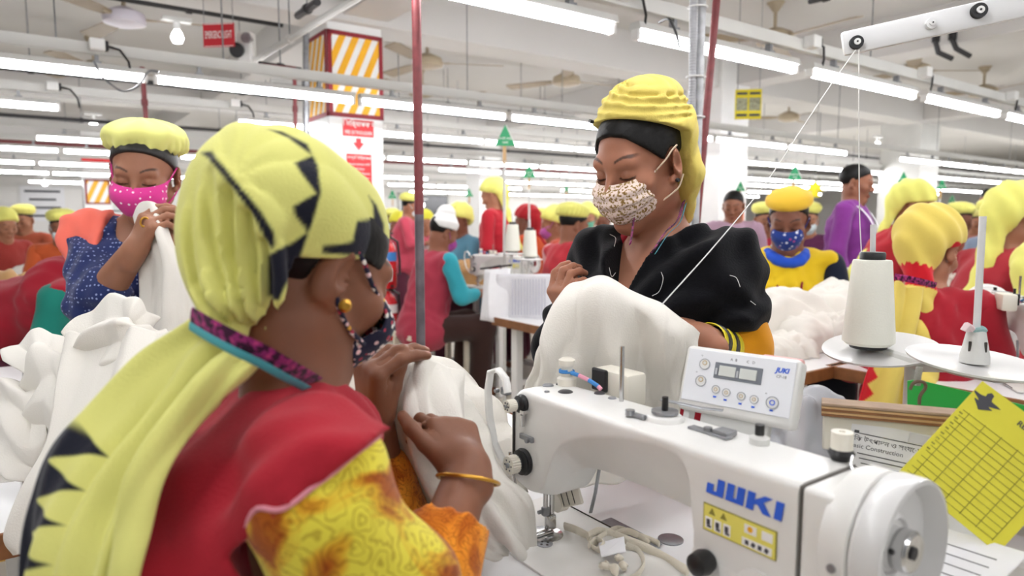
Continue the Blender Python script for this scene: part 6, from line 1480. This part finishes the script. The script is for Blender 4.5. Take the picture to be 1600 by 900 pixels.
# ---------------------------------------------------------------- tables of the hall
def table(name, label, p0, L, W, rz, z=.77, m=None, legs=True):
    t = thing(name, label, 'table', (p0[0], p0[1], 0), rz)
    MB().box((0, 0, z - .012), (L, W, .022), .003).build('table_top', m or m_laminate, t)
    for y in (-W / 2, W / 2): MB().box((0, y, z - .02), (L, .012, .04), .002).build('edge_band', m_brownwood, t)
    for x in (-L / 2, L / 2): MB().box((x, 0, z - .02), (.012, W, .04), .002).build('edge_band', m_brownwood, t)
    if legs:
        for x in (-L / 2 + .1, L / 2 - .1):
            for y in (-W / 2 + .08, W / 2 - .08): MB().box((x, y, (z - .04) / 2 + .0), (.05, .04, z - .04), .004).build('leg', m_white, t)
            MB().box((x, 0, .08), (.04, W - .14, .04), .004).build('foot_rail', m_white, t)
        MB().box((0, W * .2, .22), (.28, .2, .16), .02).build('motor', m_greyw, t)
        MB().lathe([(0, 0), (.06, 0), (.06, .02), (0, .02)], (.16, W * .2, .3), (1, 0, 0), 20).build('motor_pulley', m_dark, t)
        MB().box((0, -W * .1, .1), (.4, .22, .02), rot=Matrix.Rotation(.2, 3, 'X')).build('treadle', m_greyw, t)
    return t
RZ = ROOMZ
TB = {}
for key, label, px, py, dd, L, W in (('c', 'brown edged sewing table in the middle distance behind the white garment', 925, 497, 3.25, .8, .6), ('k', 'white sewing table in front of the man in the white cap', 760, 440, 5.3, 1.2, .6),
        ('r', 'white topped table with heaped garments behind the black shawl', 1265, 520, 2.75, 1.15, .7), ('r2', 'table with stacked garments at the right', 1560, 450, 3.3, 1.3, .65), ('r3', 'sewing table right of the red-trimmed scarf', 1640, 560, 2.0, 1.0, .55),
        ('l', 'table with brown cloth heap at the far left', 20, 470, 2.9, 1.1, .6), ('m', 'distant table under the hanging papers', 905, 420, 5.9, 1.3, .6), ('y', 'table behind the man in the yellow vest', 1310, 450, 4.0, 1.2, .6), ('f1', 'distant table near the striped column', 560, 420, 7.4, 1.6, .7), ('f2', 'far table between column and red pole', 690, 400, 9.8, 1.6, .7), ('f3', 'far table at left behind the coral vest', 120, 420, 5.6, 1.6, .7), ('f4', 'far table at the right behind stacked garments', 1480, 400, 6.6, 1.8, .7), ('f5', 'far table behind the black shawl', 1180, 400, 6.9, 1.8, .7), ('f6', 'far table below the green triangles', 850, 390, 8.6, 1.8, .7)):
    p = at(px, 345, dd)
    TB[key] = table('sewing_table', label, p, L, W, RZ + math.pi / 2 if key in ('c', 'k', 'r3') else RZ)
# background sewing machines share the shape of the near one
def bg_machine(label, px, dd, rz, z=.772):
    p = at(px, 345, dd); return dup(sm, label=label, M=M_at((p[0], p[1], z), rz))
RM = math.atan2(MA[1], MA[0])
bg_machine('cream sewing machine behind the man in the yellow vest', 1322, 3.55, RM + 2.4)
bg_machine('sewing machine at the right edge beside the empty plate', 1648, 1.95, RM + 2.2)
bg_machine('sewing machine in front of the man in the white cap', 745, 5.0, RM + .3)
bg_machine('distant sewing machine between column and red pole', 640, 7.6, RM + .3)
bg_machine('distant sewing machine by the yellow-capped worker in a red vest', 905, 5.9, RM + .3)
# papers hung over the middle table
cl_ = thing('clipboard_papers', 'bundle of white papers hanging from a black clip over the middle table', 'papers', at(775, 420, 3.45))
b0 = at(775, 420, 3.45)
for k in range(3):
    P_ = [[at(757 + 3 * k, 421, 3.45 - .01 * k) - b0, at(792 + 3 * k, 419, 3.45 - .01 * k) - b0], [at(754 + 3 * k, 460, 3.42 - .01 * k) - b0, at(790 + 3 * k, 460, 3.42 - .01 * k) - b0], [at(750 + 6 * k, 500, 3.4 - .01 * k) - b0, at(786 + 4 * k, 505 + 4 * k, 3.4 - .01 * k) - b0]]
    sheet('paper_sheet', np.array(P_), 12, 8, m_paper, cl_, None, .0012)
MB().tube([tuple(at(x, y, 3.44) - b0) for x, y in ((766, 425), (767, 418), (782, 415), (783, 422))], .005, 6).build('clip', m_black, cl_)
MB().tube([tuple(at(x, y, 3.46) - b0) for x, y in ((750, 420), (800, 414))], .005, 6).build('clip_wire', m_dark, cl_)
sl_ = thing('plastic_sleeve', 'transparent plastic sleeve of printed papers standing on the middle table', 'papers', at(830, 470, 3.3))
b1 = at(830, 470, 3.3)
P_ = np.array([[at(x, y, dd) - b1 for x, dd in ((776, 3.42), (805, 3.38), (840, 3.33), (872, 3.3))] for y in (428, 462, 502)])
sheet('sleeve_front', P_, 14, 24, mat('sleeve_paper', '#eeeef2', .25, noise=(30, .04)), sl_, lambda u, v, G: .006 * np.sin(v * 14 + u * 5), .002)
for k in range(12):
    x_ = 800 + k * 4.6; MB().quad(*[tuple(at(x_ + dx, y, 3.28 + (872 - x_) * .0012 - .03) - b1) for dx, y in ((0, 436), (1.6, 436), (1.6, 492), (0, 492))]).build('print_line', mat('print_pale', '#b9b9c4', .7), sl_)
# mid-distance thread cones and stand
ms = thing('thread_stand', 'white thread stand with round plates behind the hanging papers', 'thread stand', (*at(820, 345, 3.9)[:2], .77))
for i, (px, py) in enumerate(((799, 398), (826, 407))):
    p = Vector(at(px, py, 3.9)) - ms.location
    MB().lathe([(0, .004), (.07, .002), (.082, .008), (.082, .005), (0, -.003)], p, (0, 0, 1), 28).build('plate', m_disc, ms, smooth=SM)
    MB().cyl(p, (p.x, p.y, 0), .008, n=8).build('upright', m_greyw, ms)
    c_ = dup(cn, loc=Vector(at(px + 2, py - 2, 3.9)) + Vector((0, 0, .006)), label=['left white thread cone on the middle stand', 'right white thread cone on the middle stand'][i]); 
# floral stool of the white-capped man
stk_p = at(672, 345, 4.75)
fs = thing('work_stool', 'cream metal stool with flowered cushion under the man in the white cap', 'stool', (stk_p[0], stk_p[1], 0), RZ)
m_flor = dots_mat('cushion_flowers', '#252b45', '#fff', 28, .5, extra=[(0, '#252b45'), (.35, '#c9484f'), (.55, '#252b45'), (.7, '#e7c9c2')])
m_creampt = mat('cream_paint', '#e6decb', .45, noise=(12, .08))
MB().box((0, 0, .47), (.5, .32, .035), .004).build('seat', m_creampt, fs); MB().box((0, 0, .51), (.48, .32, .05), .022, seg=3).build('cushion', m_flor, fs, smooth=SM)
for x in (-.21, .21):
    for y in (-.13, .13): MB().box((x, y, .226), (.035, .035, .452), .004).build('leg', m_creampt, fs)
    MB().box((x, 0, .16), (.025, .26, .025)).build('stretcher', m_creampt, fs)
for y in (-.13, .13): MB().box((0, y, .2), (.4, .02, .03)).build('stretcher', m_creampt, fs)
# small treadle shoes and floor marks near the stool
tag(roombox('floor_stripe', 3.05, 3.13, -1.2, 2.2, 0, .003, mat('floor_yellow', '#e5b02a', .6), None), 'yellow painted line on the floor by the stool', 'floor marking')['kind'] = 'structure'
for i, (px, dd) in enumerate(((845, 5.0), (868, 5.05))):
    o = thing('orange_bobbin_box', ['left orange box on the floor under the middle table', 'right orange box on the floor under the middle table'][i], 'box', (*at(px, 345, dd)[:2], 0), .3)
    MB().box((0, 0, .05), (.1, .08, .1), .01).build('box', mat('orange_plastic', '#e5601c', .5), o); MB().box((0, 0, .103), (.08, .06, .006)).build('rim', m_dark, o)

# ---------------------------------------------------------------- heaps and stacks of garments
def garment_mesh(seed, sx, sy, h, n=46, crease=.65):
    rs = np.random.RandomState(seed); x, y = np.meshgrid(np.linspace(-1, 1, n), np.linspace(-1, 1, n), indexing='ij'); X = np.stack([x, y, 0 * x], -1).reshape(-1, 3)
    r = np.clip(np.maximum(np.abs(x), np.abs(y)) ** 3 * .5 + (x * x + y * y) * .35, 0, 1)
    z = h * (1 - r) ** .6
    for k in range(5):
        d = rs.randn(2); d /= np.linalg.norm(d); f = 3 + 2.5 * k * .7; ph = rs.rand() * 6; wv = np.sin(x * rs.randn() * 3 + y * rs.randn() * 3 + ph)
        z = z + crease * h * .15 / (1 + k * .7) * (tri((x * d[0] + y * d[1]) * f * .32 + .45 * wv + ph) * 1.5) * np.clip(1.3 - r, 0, 1)
    z = np.maximum(z, 0) * (1 - smoothstep(.9, 1.0, np.maximum(np.abs(x), np.abs(y)))) ; wob = 1 + .12 * np.sin(np.arctan2(y, x) * 3 + seed) + .06 * np.sin(np.arctan2(y, x) * 7 + seed * 2)
    Vt = np.stack([x * sx * wob, y * sy * wob, z], -1).reshape(-1, 3); Vb = Vt.copy(); Vb[:, 2] = -.002; m_ = n * n
    ii, jj = np.meshgrid(np.arange(n - 1), np.arange(n - 1), indexing='ij'); q = (ii * n + jj).ravel(); Fa = np.stack([q, q + n, q + n + 1, q + 1], -1)
    lp = np.concatenate([np.arange(n), np.arange(1, n) * n + n - 1, (n - 1) * n + np.arange(n - 2, -1, -1), np.arange(n - 2, 0, -1) * n]); l2 = np.roll(lp, -1)
    return mesh_np('garment', np.concatenate([Vt, Vb]), np.concatenate([Fa, Fa[:, ::-1] + m_, np.stack([lp, l2, l2 + m_, lp + m_], -1)]))
def garment(label, px, py, d, z, sx, sy, h, seed, rz=0, m=None, name='crumpled_garment', group=None):
    p = at(px, py, d); o = link(name, garment_mesh(seed, sx, sy, h), m or m_cloth); o.location = (p[0], p[1], z); o.rotation_euler = (0, 0, rz)
    return tag(o, label, 'garment', group)
zt = .773
m_brown = fabric('brown_cloth', '#b58d5c')
for i, (px, d, z, sx, sy, h, lab) in enumerate(((1212, 2.75, zt, .2, .2, .2, 'crumpled white garment at the left of the heap behind the black shawl'), (1262, 2.62, zt, .16, .16, .12, 'white garment wrapped in plastic in the middle of the heap'), (1310, 2.85, zt, .2, .2, .22, 'tall white garment pile under the large thread cone'), (1238, 2.5, zt, .14, .1, .07, 'small flat white garment at the table edge behind the black shawl'), (1205, 2.45, zt, .12, .1, .06, 'white cloth corner beside the marigold sleeve'), (1325, 2.55, zt, .1, .1, .13, 'folded white garment near the thread cone'))):
    garment(lab, px, 500, d, z, sx, sy, h, 40 + i, .4 * i)
def stack(px, d, z0, n, w, dep, label, rz=0, m=None, th=.035):
    p = at(px, 345, d)
    base = None
    for k in range(n):
        o = link('folded_garment', base.data if base else garment_mesh(70, w, dep, th * 1.5, 24, .5), m or m_cloth) if True else None
        base = base or o
        o.location = (p[0] + .01 * math.sin(k * 2.3), p[1], z0 + k * th); o.rotation_euler = (0, 0, rz + .12 * math.sin(k * 1.7))
        tag(o, (ORD[k] + ' folded garment from the bottom in ' + label), 'garment', label)
stack(1535, 3.2, zt, 7, .17, .16, 'the left white stack at right'); stack(1580, 3.3, zt, 8, .17, .16, 'the right white stack at right'); stack(1500, 3.5, zt, 5, .15, .15, 'the low white stack behind the red vest')
for i, (px, d, sx, h, lab) in enumerate(((5, 2.9, .22, .25, 'brown cloth heap at the left edge'), (32, 3.0, .16, .2, 'tan cloth heap beside the bending worker in red'), (18, 2.75, .14, .12, 'small brown cloth fold in front of the heap at left'))):
    garment(lab, px, 450, d, zt, sx, sx, h, 60 + i, .5 * i, m_brown)
for i, (px, d, lab) in enumerate(((722, 5.3, 'brown cloth in the hands of the man in the white cap'), (735, 5.6, 'brown cloth heap beyond the white cap'), (560, 7.2, 'pale cloth heap near the striped column'), (640, 8.2, 'rust cloth heap between column and pole'), (100, 5.5, 'orange cloth heap at far left'), (70, 5.7, 'cream cloth heap at far left'), (900, 5.9, 'pale cloth heap behind the hanging papers'), (1180, 6.8, 'white cloth heap far behind the shawl'), (1460, 6.5, 'white cloth heap far at right'), (1510, 6.6, 'grey cloth heap far at right'), (850, 8.5, 'pale cloth heap below the small triangle'))):
    garment(lab, px, 400, d, zt, .22, .2, .16, 80 + i, i, [m_brown, m_brown, m_cloth, fabric('rust_cloth', '#a5523a'), fabric('orange_cloth', '#c76a3a'), m_cloth, m_cloth, m_cloth, m_cloth, fabric('grey_cloth', '#b4b2ae'), m_cloth][i])
# ================================================================ the other workers
SKN = ['#9a684f', '#8a5a44', '#a87459', '#7a4d3b']
def fabc(hexc): return fabric('cotton_' + hexc.strip('#'), hexc)
def mskin(i): return mat('skin_tone_%d' % (i % 4), SKN[i % 4], .5, spec=.3, attr=True, noise=(20, .06))
def worker(label, px, py, d, yaw, sit=True, lean=12, hyaw=0, hpitch=15, cover='scarf', ccol='#e3e079', top='#a3222f', slv=None, mask=None, female=True, skin=0, arms='work', low='#5a2a3a', res=.013, s=None, trim=None, tail=True, vest=None):
    slv = slv or top; pz = .5 if sit else .86
    Lr = rad(lean); up = np.array([0, math.sin(Lr), math.cos(Lr)]); pel = np.array([0, 0, pz]); ch = pel + up * .29; nk = pel + up * .47; hc = nk + np.array([0, .02 + .06 * math.sin(Lr), .118 * math.cos(Lr * .6) + .005])
    tgt = at(px, py, d); s = s or min(max(tgt[2] / hc[2], .84), 1.16)
    yw = rad(yaw); loc = np.array([tgt[0], tgt[1], 0]) - s * (np.array([math.cos(yw), -math.sin(yw), 0]) * hc[0] + np.array([math.sin(yw), math.cos(yw), 0]) * hc[1])
    M = M_at(loc, -yw, s=s)
    HM = M_axes(hc, (1, 0, 0), (0, 1, 0), (0, 0, 1)) @ Matrix.Rotation(-rad(hyaw), 4, 'Z') @ Matrix.Rotation(-rad(hpitch), 4, 'X'); HMi = np.array(HM.inverted())
    S = SDF(.03); head_prims(S, HM, female, neck=nk - up * .03)
    sw = .15 if female else .172; sh = [nk - up * .05 + np.array([k * sw, 0, 0]) for k in (1, -1)]
    if arms == 'work': el_w = [(h_ + np.array([k * .05, .06, -.22]), h_ + np.array([-k * .02, .28, -.21])) for h_, k in zip(sh, (1, -1))]
    elif arms == 'up': el_w = [(h_ + np.array([k * .1, .05, -.2]), h_ + np.array([k * .02, .22, -.04])) for h_, k in zip(sh, (1, -1))]
    else: el_w = [(h_ + np.array([k * .06, -.02, -.25]), h_ + np.array([k * .05, .04, -.47])) for h_, k in zip(sh, (1, -1))]
    S.rc(sh[0], sh[1], .048, .048, k=.05).el(ch, (.14, .1, .16), k=.06).rc(ch, pel, .11, .12, k=.05).el(pel, (.16, .115, .11), k=.05)
    legs = []
    for k in (1, -1):
        hp0 = pel + np.array([k * .085, 0, -.03])
        if sit: kn = hp0 + np.array([k * .03, .38, 0]); ak = kn + np.array([0, -.03, -.4])
        else: kn = np.array([k * .09, .02, .46]); ak = np.array([k * .09, -.01, .08])
        legs.append((hp0, kn, ak)); S.chain([hp0, kn, ak], [.08, .058, .042], k=.03).rc(ak + [0, 0, -.03], ak + [0, .12, -.045], .036, .028)
    for (e_, w_), h_, k in zip(el_w, sh, (1, -1)):
        S.chain([h_, e_, w_], [.046, .037, .026], k=.02)
        if res < .014: hand_prims(S, w_, w_ - e_ + np.array([0, .05, -.03]), (k * .2, 0, 1), k == 1, [(.4, .6, .3)] * 4, s=.95)
        else: S.el(w_ + nrm(w_ - e_) * .06, (.03, .05, .022), k=.02)
    fp = face_paint(HM, SKN[skin % 4], 'open' if hpitch < 5 else 'down')
    lo, hi = S.bounds(); rg = [(lo, (9, 9, hc[2] - .1), res * 1.25), ((hc - .17), (hc + .17), res * .45)]
    if lean > 40: rg = [(lo, hi, res)]
    p = sdf_obj('person', S, res, mskin(skin), None, lambda P: fp(P, np.tile(np.array(lin(SKN[skin % 4])), (len(P), 1))), rg); p.matrix_world = M
    tag(p, label, 'person')
    # clothes
    T = SDF(.05); T.rc(sh[0] * .95 + sh[1] * .05, sh[1] * .95 + sh[0] * .05, .06, .06).el(ch, (.16, .122, .18), k=.05).rc(ch, pel, .135, .155).el(pel - [0, 0, .04], (.195, .16, .14)).rc(nk - up * .05, nk - up * .07, .066, .07)
    T.disp = lambda X: fold_noise(X, [((.3, .2, 1), .004), ((1, .3, -.3), .0035)], 62, int(px) % 97, .8)
    sdf_obj('vest' if slv != top else 'tunic', T, res, fabc(top), p)
    for (e_, w_), h_ in zip(el_w, sh):
        A = SDF(.03); A.rc(h_, e_, .056, .052)
        if arms != 'short': A.rc(e_, e_ * .5 + w_ * .5, .051, .043)
        A.disp = lambda X: fold_noise(X, [((.3, .2, 1), .003)], 50, 3); sdf_obj('sleeve', A, res, fabc(slv), p)
    Lw = SDF(.05)
    for hp0, kn, ak in legs: Lw.chain([hp0, kn, ak + [0, 0, .05]], [.092, .08, .072])
    Lw.el(pel - [0, 0, .03], (.165, .12, .1)); sdf_obj('trousers', Lw, res * 1.5, fabc(low), p)
    # head
    def lh(X): return loc_h(HMi, X)
    if cover in ('cap', 'kufi', 'none', 'flat'):
        Hh = SDF(.01); Hh.P += SDF.xf(HM, SDF(.012).el((0, -.013, .037), (.0755, .0985, .082)).P)
        Hh.cut(lambda X: (lambda q: np.maximum(q[:, 1] * .62 - q[:, 2] * .78 + .01, -q[:, 2] - .03 + np.maximum(q[:, 1] + .04, 0) * .8))(lh(X))); sdf_obj('hair', Hh, res * .5, m_hair, p)
    Cc = SDF(.02)
    if cover == 'scarf':
        Cc.P += SDF.xf(HM, SDF(.03).el((0, -.018, .05), (.09, .108, .092)).el((0, -.07, .02), (.07, .07, .085), k=.04).P)
        Cc.cut(lambda X: (lambda q: np.where(q[:, 1] > -.05, q[:, 1] * .5 - q[:, 2] * .866 + .018, -1.))(lh(X)))
        if tail: Cc.rc(np.array(HM @ Vector((0, -.085, 0))), nk + np.array([0, -.085, -.02]), .05, .034, k=.04).rc(nk + np.array([0, -.085, -.02]), nk - up * .3 + np.array([.03, -.15, 0]), .036, .055, k=.04)
        Cc.disp = lambda X: (lambda q: .004 * np.sin(q[:, 2] * 70 + q[:, 1] * 60 + 2 * np.sin(q[:, 0] * 25)))(lh(X))
        if trim:
            def cc(P):
                q = lh(P); e = q[:, 1] * .5 - q[:, 2] * .866 + .018; c = np.tile(np.array(lin(ccol)), (len(P), 1)); zg = .018 + .02 * np.abs(((np.arctan2(q[:, 0], q[:, 1] + .02) * 4.5) % 1) - .5)
                m_ = (np.where(q[:, 1] > -.045, e > -zg * .8, (q[:, 2] < -.1 + zg) & (q[:, 2] > -.14)) & (q[:, 2] < .02))[:, None] * 1.0; return c * (1 - m_) + np.array(lin(trim)) * m_
            sdf_obj('headscarf', Cc, res * .4, m_yscarf, p, cc)
        else: sdf_obj('headscarf', Cc, res * .55, fabc(ccol), p)
    elif cover == 'cap':
        Cc.P += SDF.xf(HM, SDF(.02).el((0, -.034, .09), (.1, .112, .05), rot=Matrix.Rotation(.2, 3, 'X')).el((0, -.038, .062), (.093, .102, .03), rot=Matrix.Rotation(.2, 3, 'X')).P); Cc.disp = lambda X: (lambda q: .003 * np.sin(np.arctan2(q[:, 0], q[:, 1] + .03) * 22))(lh(X)); sdf_obj('bouffant_cap', Cc, res * .55, fabc(ccol), p)
    elif cover == 'kufi':
        Cc.P += SDF.xf(HM, SDF(.03).rc((0, -.02, .068), (0, -.035, .12), .094, .062).P); Cc.cut(lambda X: (lambda q: q[:, 1] * .25 - q[:, 2] * .97 + .03)(lh(X))); sdf_obj('prayer_cap', Cc, res * .5, fabc(ccol), p)
    elif cover == 'flat':
        Cc.P += SDF.xf(HM, SDF(.02).el((0, -.02, .09), (.086, .102, .045)).el((0, -.02, .08), (.088, .104, .03)).P); Cc.cut(lambda X: (lambda q: q[:, 1] * .1 - q[:, 2] * .99 + .055)(lh(X))); sdf_obj('round_cap', Cc, res * .45, fabc(ccol), p)
    if mask: 
        mask_sheet(HM, mask if not isinstance(mask, str) else fabc(mask), p, w=.062, top=-.012, bot=-.1)
        for k in (-1, 1): MB().tube([np.array(HM @ Vector((k * .058, .04, -.03))), np.array(HM @ Vector((k * .079, -.005, .015)))], .0022, 5).build('mask_strap', mask if not isinstance(mask, str) else fabc(mask), p)
    p['_nk'] = 0
    del p['_nk']
    return p, dict(nk=nk, ch=ch, sh=sh, HM=HM, pel=pel, up=up)
w1, _ = worker('seated man in a white prayer cap, rose vest and teal sleeves on a flowered stool', 692, 356, 4.75, 58, lean=14, hpitch=28, hyaw=-4, cover='kufi', ccol='#f1f1ef', top='#a83a4c', slv='#3aa3b2', mask='#a04a94', female=False, low='#3d2a26', skin=1, s=1.08)
worker('woman in a red tunic with a long yellow scarf standing before the white column', 770, 305, 5.6, 292, sit=False, lean=3, hpitch=22, top='#b02531', arms='down', skin=2, res=.015)
worker('man in a red vest and yellow bouffant cap seen from behind near the black shawl', 896, 352, 4.9, 52, lean=10, hpitch=18, hyaw=12, cover='cap', top='#b3303a', slv='#d9a0a0', female=False, skin=1, res=.014)
worker('woman with a purple mask and yellow scarf facing left behind the thread cones', 866, 350, 5.7, 280, lean=8, top='#b0452c', mask='#b05aa0', skin=0, res=.016, tail=False)
worker('woman in a green mask and yellow scarf working beyond the red vest', 918, 328, 6.6, 195, lean=5, hpitch=10, top='#5b3a4c', mask='#5f9c84', skin=2, res=.017, arms='up', tail=False)
worker('woman in a dark red headscarf bending behind the thread cones', 822, 330, 6.8, 300, lean=14, ccol='#a01f26', top='#c4502a', skin=3, res=.018)
worker('distant woman with bare face looking up behind the thread cones', 866, 325, 8.3, 185, hpitch=2, lean=2, cover='none', top='#a85a3a', skin=2, res=.02, tail=False)
worker('man in a lilac shirt standing behind the black shawl', 1146, 322, 4.9, 205, sit=False, lean=0, hpitch=16, cover='none', top='#a98c9d', slv='#a98c9d', female=False, arms='short', skin=1, res=.015, low='#2a2a30')
m_maskY = dots_mat('mask_blue_dots', '#24397f', '#fff', 55, .3, extra=[(0, '#d8dcec'), (.5, '#9a3f7a'), (.7, '#d8dcec')])
w9, k9 = worker('man in a yellow vest, round yellow cap and dotted blue mask at a garment table', 1232, 346, 3.2, 192, lean=8, hpitch=18, hyaw=14, cover='flat', ccol='#e2b83a', top='#e0bd24', slv='#1c2233', mask=m_maskY, female=False, skin=3, res=.0125, low='#24262e')
k_ = k9['nk']; neck_ring(k_ - [0, 0, .005], (0, 1, 0), fabc('#2a55c4'), w9, R=.07, r=.022, drop=.035, name='blue_collar')
MB().tube([tuple(p) for p in crm(np.array([k_ + [.06, .03, -.05], k_ + [.04, .12, -.16], k_ + [.0, .15, -.28], k_ + [-.04, .12, -.16], k_ + [-.06, .03, -.05]]), 30)], .005, 6).build('lanyard', fabc('#8a2430'), w9)
MB().box(k_ + [0, .165, -.33], (.07, .006, .09), .003).build('id_card', m_paper, w9)
w10, k10 = worker('young man in a purple shirt with white tape over his shoulders standing at the right', 1338, 286, 4.5, 128, sit=False, lean=2, hpitch=12, hyaw=-6, cover='none', top='#7c3585', female=False, skin=1, arms='down', res=.013, low='#2a2a30')
k_ = k10['nk']; neck_ring(k_ - [0, 0, .03], (0, 1, 0), fabc('#7c3585'), w10, R=.066, r=.018)
for k in (1, -1): MB().tube([tuple(p) for p in crm(np.array([k_ + [k * .06, -.06, .0], k_ + [k * .085, .06, -.03], k_ + [k * .07, .15, -.16], k_ + [k * .06, .155, -.35]]), 20)], .012, 6, flat=(1, .25, (1, 0, 0))).build('measuring_tape', m_paper, w10)
worker('woman in a yellow scarf, red vest and coral mask bending over work at the right', 1428, 322, 3.45, 112, sit=False, lean=18, hpitch=26, cover='scarf', ccol='#e0de78', top='#b32f38', slv='#c98a3a', mask='#e0707a', skin=0, res=.0125)
w12, k12 = worker('seated woman seen from behind in a yellow scarf with jagged red edge and red vest', 1452, 392, 2.25, 40, lean=14, hpitch=20, hyaw=14, ccol='#dfc865', trim='#d0202c', top='#a3222f', skin=2, res=.009, tail=True)
# her long scarf tail with a red jagged edge and the purple cord
TT = [[(1398, 440, 2.12), (1418, 446, 2.1), (1440, 452, 2.11)], [(1392, 480, 2.08), (1416, 486, 2.06), (1438, 490, 2.07)], [(1380, 530, 2.05), (1408, 535, 2.03), (1428, 538, 2.05)], [(1355, 580, 2.02), (1390, 585, 2.0), (1420, 588, 2.02)], [(1338, 640, 2.0), (1378, 645, 1.98), (1416, 648, 2.0)]]
def tc2(u, v):
    zg = np.abs(((u * 9) % 1) - .5) * 2; m_ = (smoothstep(.02, -.02, v - (.08 + .2 * zg)) * smoothstep(.55, .6, u))[:, None]; return np.array(lin('#dfc865')) * (1 - m_) + np.array(lin('#d0202c')) * m_
Mi12 = np.array(w12.matrix_world.inverted())
sheet('scarf_tail', np.array([[Mi12[:3, :3] @ at(*p) + Mi12[:3, 3] for p in r] for r in TT]), 90, 40, m_yscarf, w12, lambda u, v, G: .012 * np.sin(v * 9 + u * 3), .004, tc2)
def lw(px, py, d): return Mi12[:3, :3] @ at(px, py, d) + Mi12[:3, 3]
lanyard('lanyard', [lw(1398, 432, 2.08), lw(1430, 438, 2.03), lw(1462, 446, 2.06)], m_lany, w12, .009, up=(0, 0, 1))
worker('woman in a yellow scarf and red top at the right edge', 1588, 340, 3.0, 75, lean=12, hpitch=22, top='#a8303a', skin=0, res=.014)
worker('worker in a red vest bending low at the right edge behind the empty plate', 1625, 432, 2.7, 60, lean=30, hpitch=25, top='#b03840', skin=1, res=.015, tail=True)
w16, _ = worker('worker in a crimson vest bending far over behind the man in the pink mask', 190, 430, 2.55, 100, sit=False, lean=74, hpitch=30, cover='cap', top='#9c1f2e', slv='#1f7a6b', female=False, skin=1, res=.013, arms='down', s=1.0)
far = [('worker in a white and yellow cap far at the left edge', 35, 332, 7.2, 170, 'cap', '#e6df7a', '#a5523a'), ('worker with a yellow cap bowed over orange cloth at far left', 97, 356, 5.6, 150, 'cap', '#e3e079', '#b8552e'), ('worker in a yellow cap at the left edge behind the brown heap', 8, 352, 6.0, 120, 'scarf', '#e3e079', '#9c3a34'),
       ('woman in a yellow scarf just right of the white prayer cap', 716, 345, 6.0, 230, 'scarf', '#e3e079', '#5a8aa0'), ('worker in a pink tunic and yellow cap left of the red pole', 642, 322, 7.0, 90, 'cap', '#e3e079', '#c04a5c'), ('woman in a yellow scarf low behind the fire extinguishers', 622, 352, 7.6, 200, 'scarf', '#e6e04a', '#a04438'), ('woman in a yellow scarf half hidden by the red pole', 665, 348, 8.3, 160, 'scarf', '#e6e04a', '#b85a66'), ('worker in a yellow cap far left of the green triangle', 612, 340, 9.5, 180, 'cap', '#e3e079', '#8a3a44'),
       ('worker in a yellow cap just right of the lilac shirt', 1195, 336, 6.4, 180, 'cap', '#e3e079', '#b8384a'), ('worker in a pink top behind the round yellow cap', 1204, 352, 7.2, 150, 'scarf', '#e6e04a', '#c95a7a'), ('worker in a maroon top right of the yellow vest', 1262, 340, 6.2, 200, 'cap', '#e3e079', '#5a2a4a'), ('worker in a yellow cap right of the coral mask', 1500, 345, 6.0, 190, 'cap', '#e3e079', '#8a4a3a'), ('worker in a pale yellow cap near the far stacks', 1528, 348, 6.6, 200, 'cap', '#e6e08a', '#c9b48a'), ('man with dark hair in a grey shirt near the right edge', 1555, 340, 5.4, 150, 'cap', '#e3e079', '#7a8698'), ('man with dark hair looking down at the far right', 1545, 312, 7.4, 200, 'none', '#000000', '#8a6a50'),
       ('worker with a yellow scarf far behind the black shawl at left', 942, 335, 8.0, 200, 'scarf', '#e3e079', '#8a2f3a'), ('worker in a yellow cap far behind the thread cones', 846, 338, 9.4, 180, 'cap', '#e3e079', '#a34a3a'), ('worker in a yellow scarf under the far light rows at right', 1478, 340, 8.4, 180, 'scarf', '#e3e079', '#9a3f3a'), ('worker in a yellow cap at the far right edge', 1590, 330, 7.0, 190, 'cap', '#e3e079', '#47607a')]
for i, (lab, px, py, d, yw, cv, cc_, tp) in enumerate(far):
    worker(lab, px, py, d, yw, lean=10, hpitch=18, cover=cv, ccol=cc_, top=tp, skin=i, res=.021, female=cv == 'scarf', tail=(cv == 'scarf' and i % 2 == 0), sit=(i % 5 != 4), arms='work', mask=[None, '#c9d6d8', None][i % 3])
bpy.context.view_layer.update()
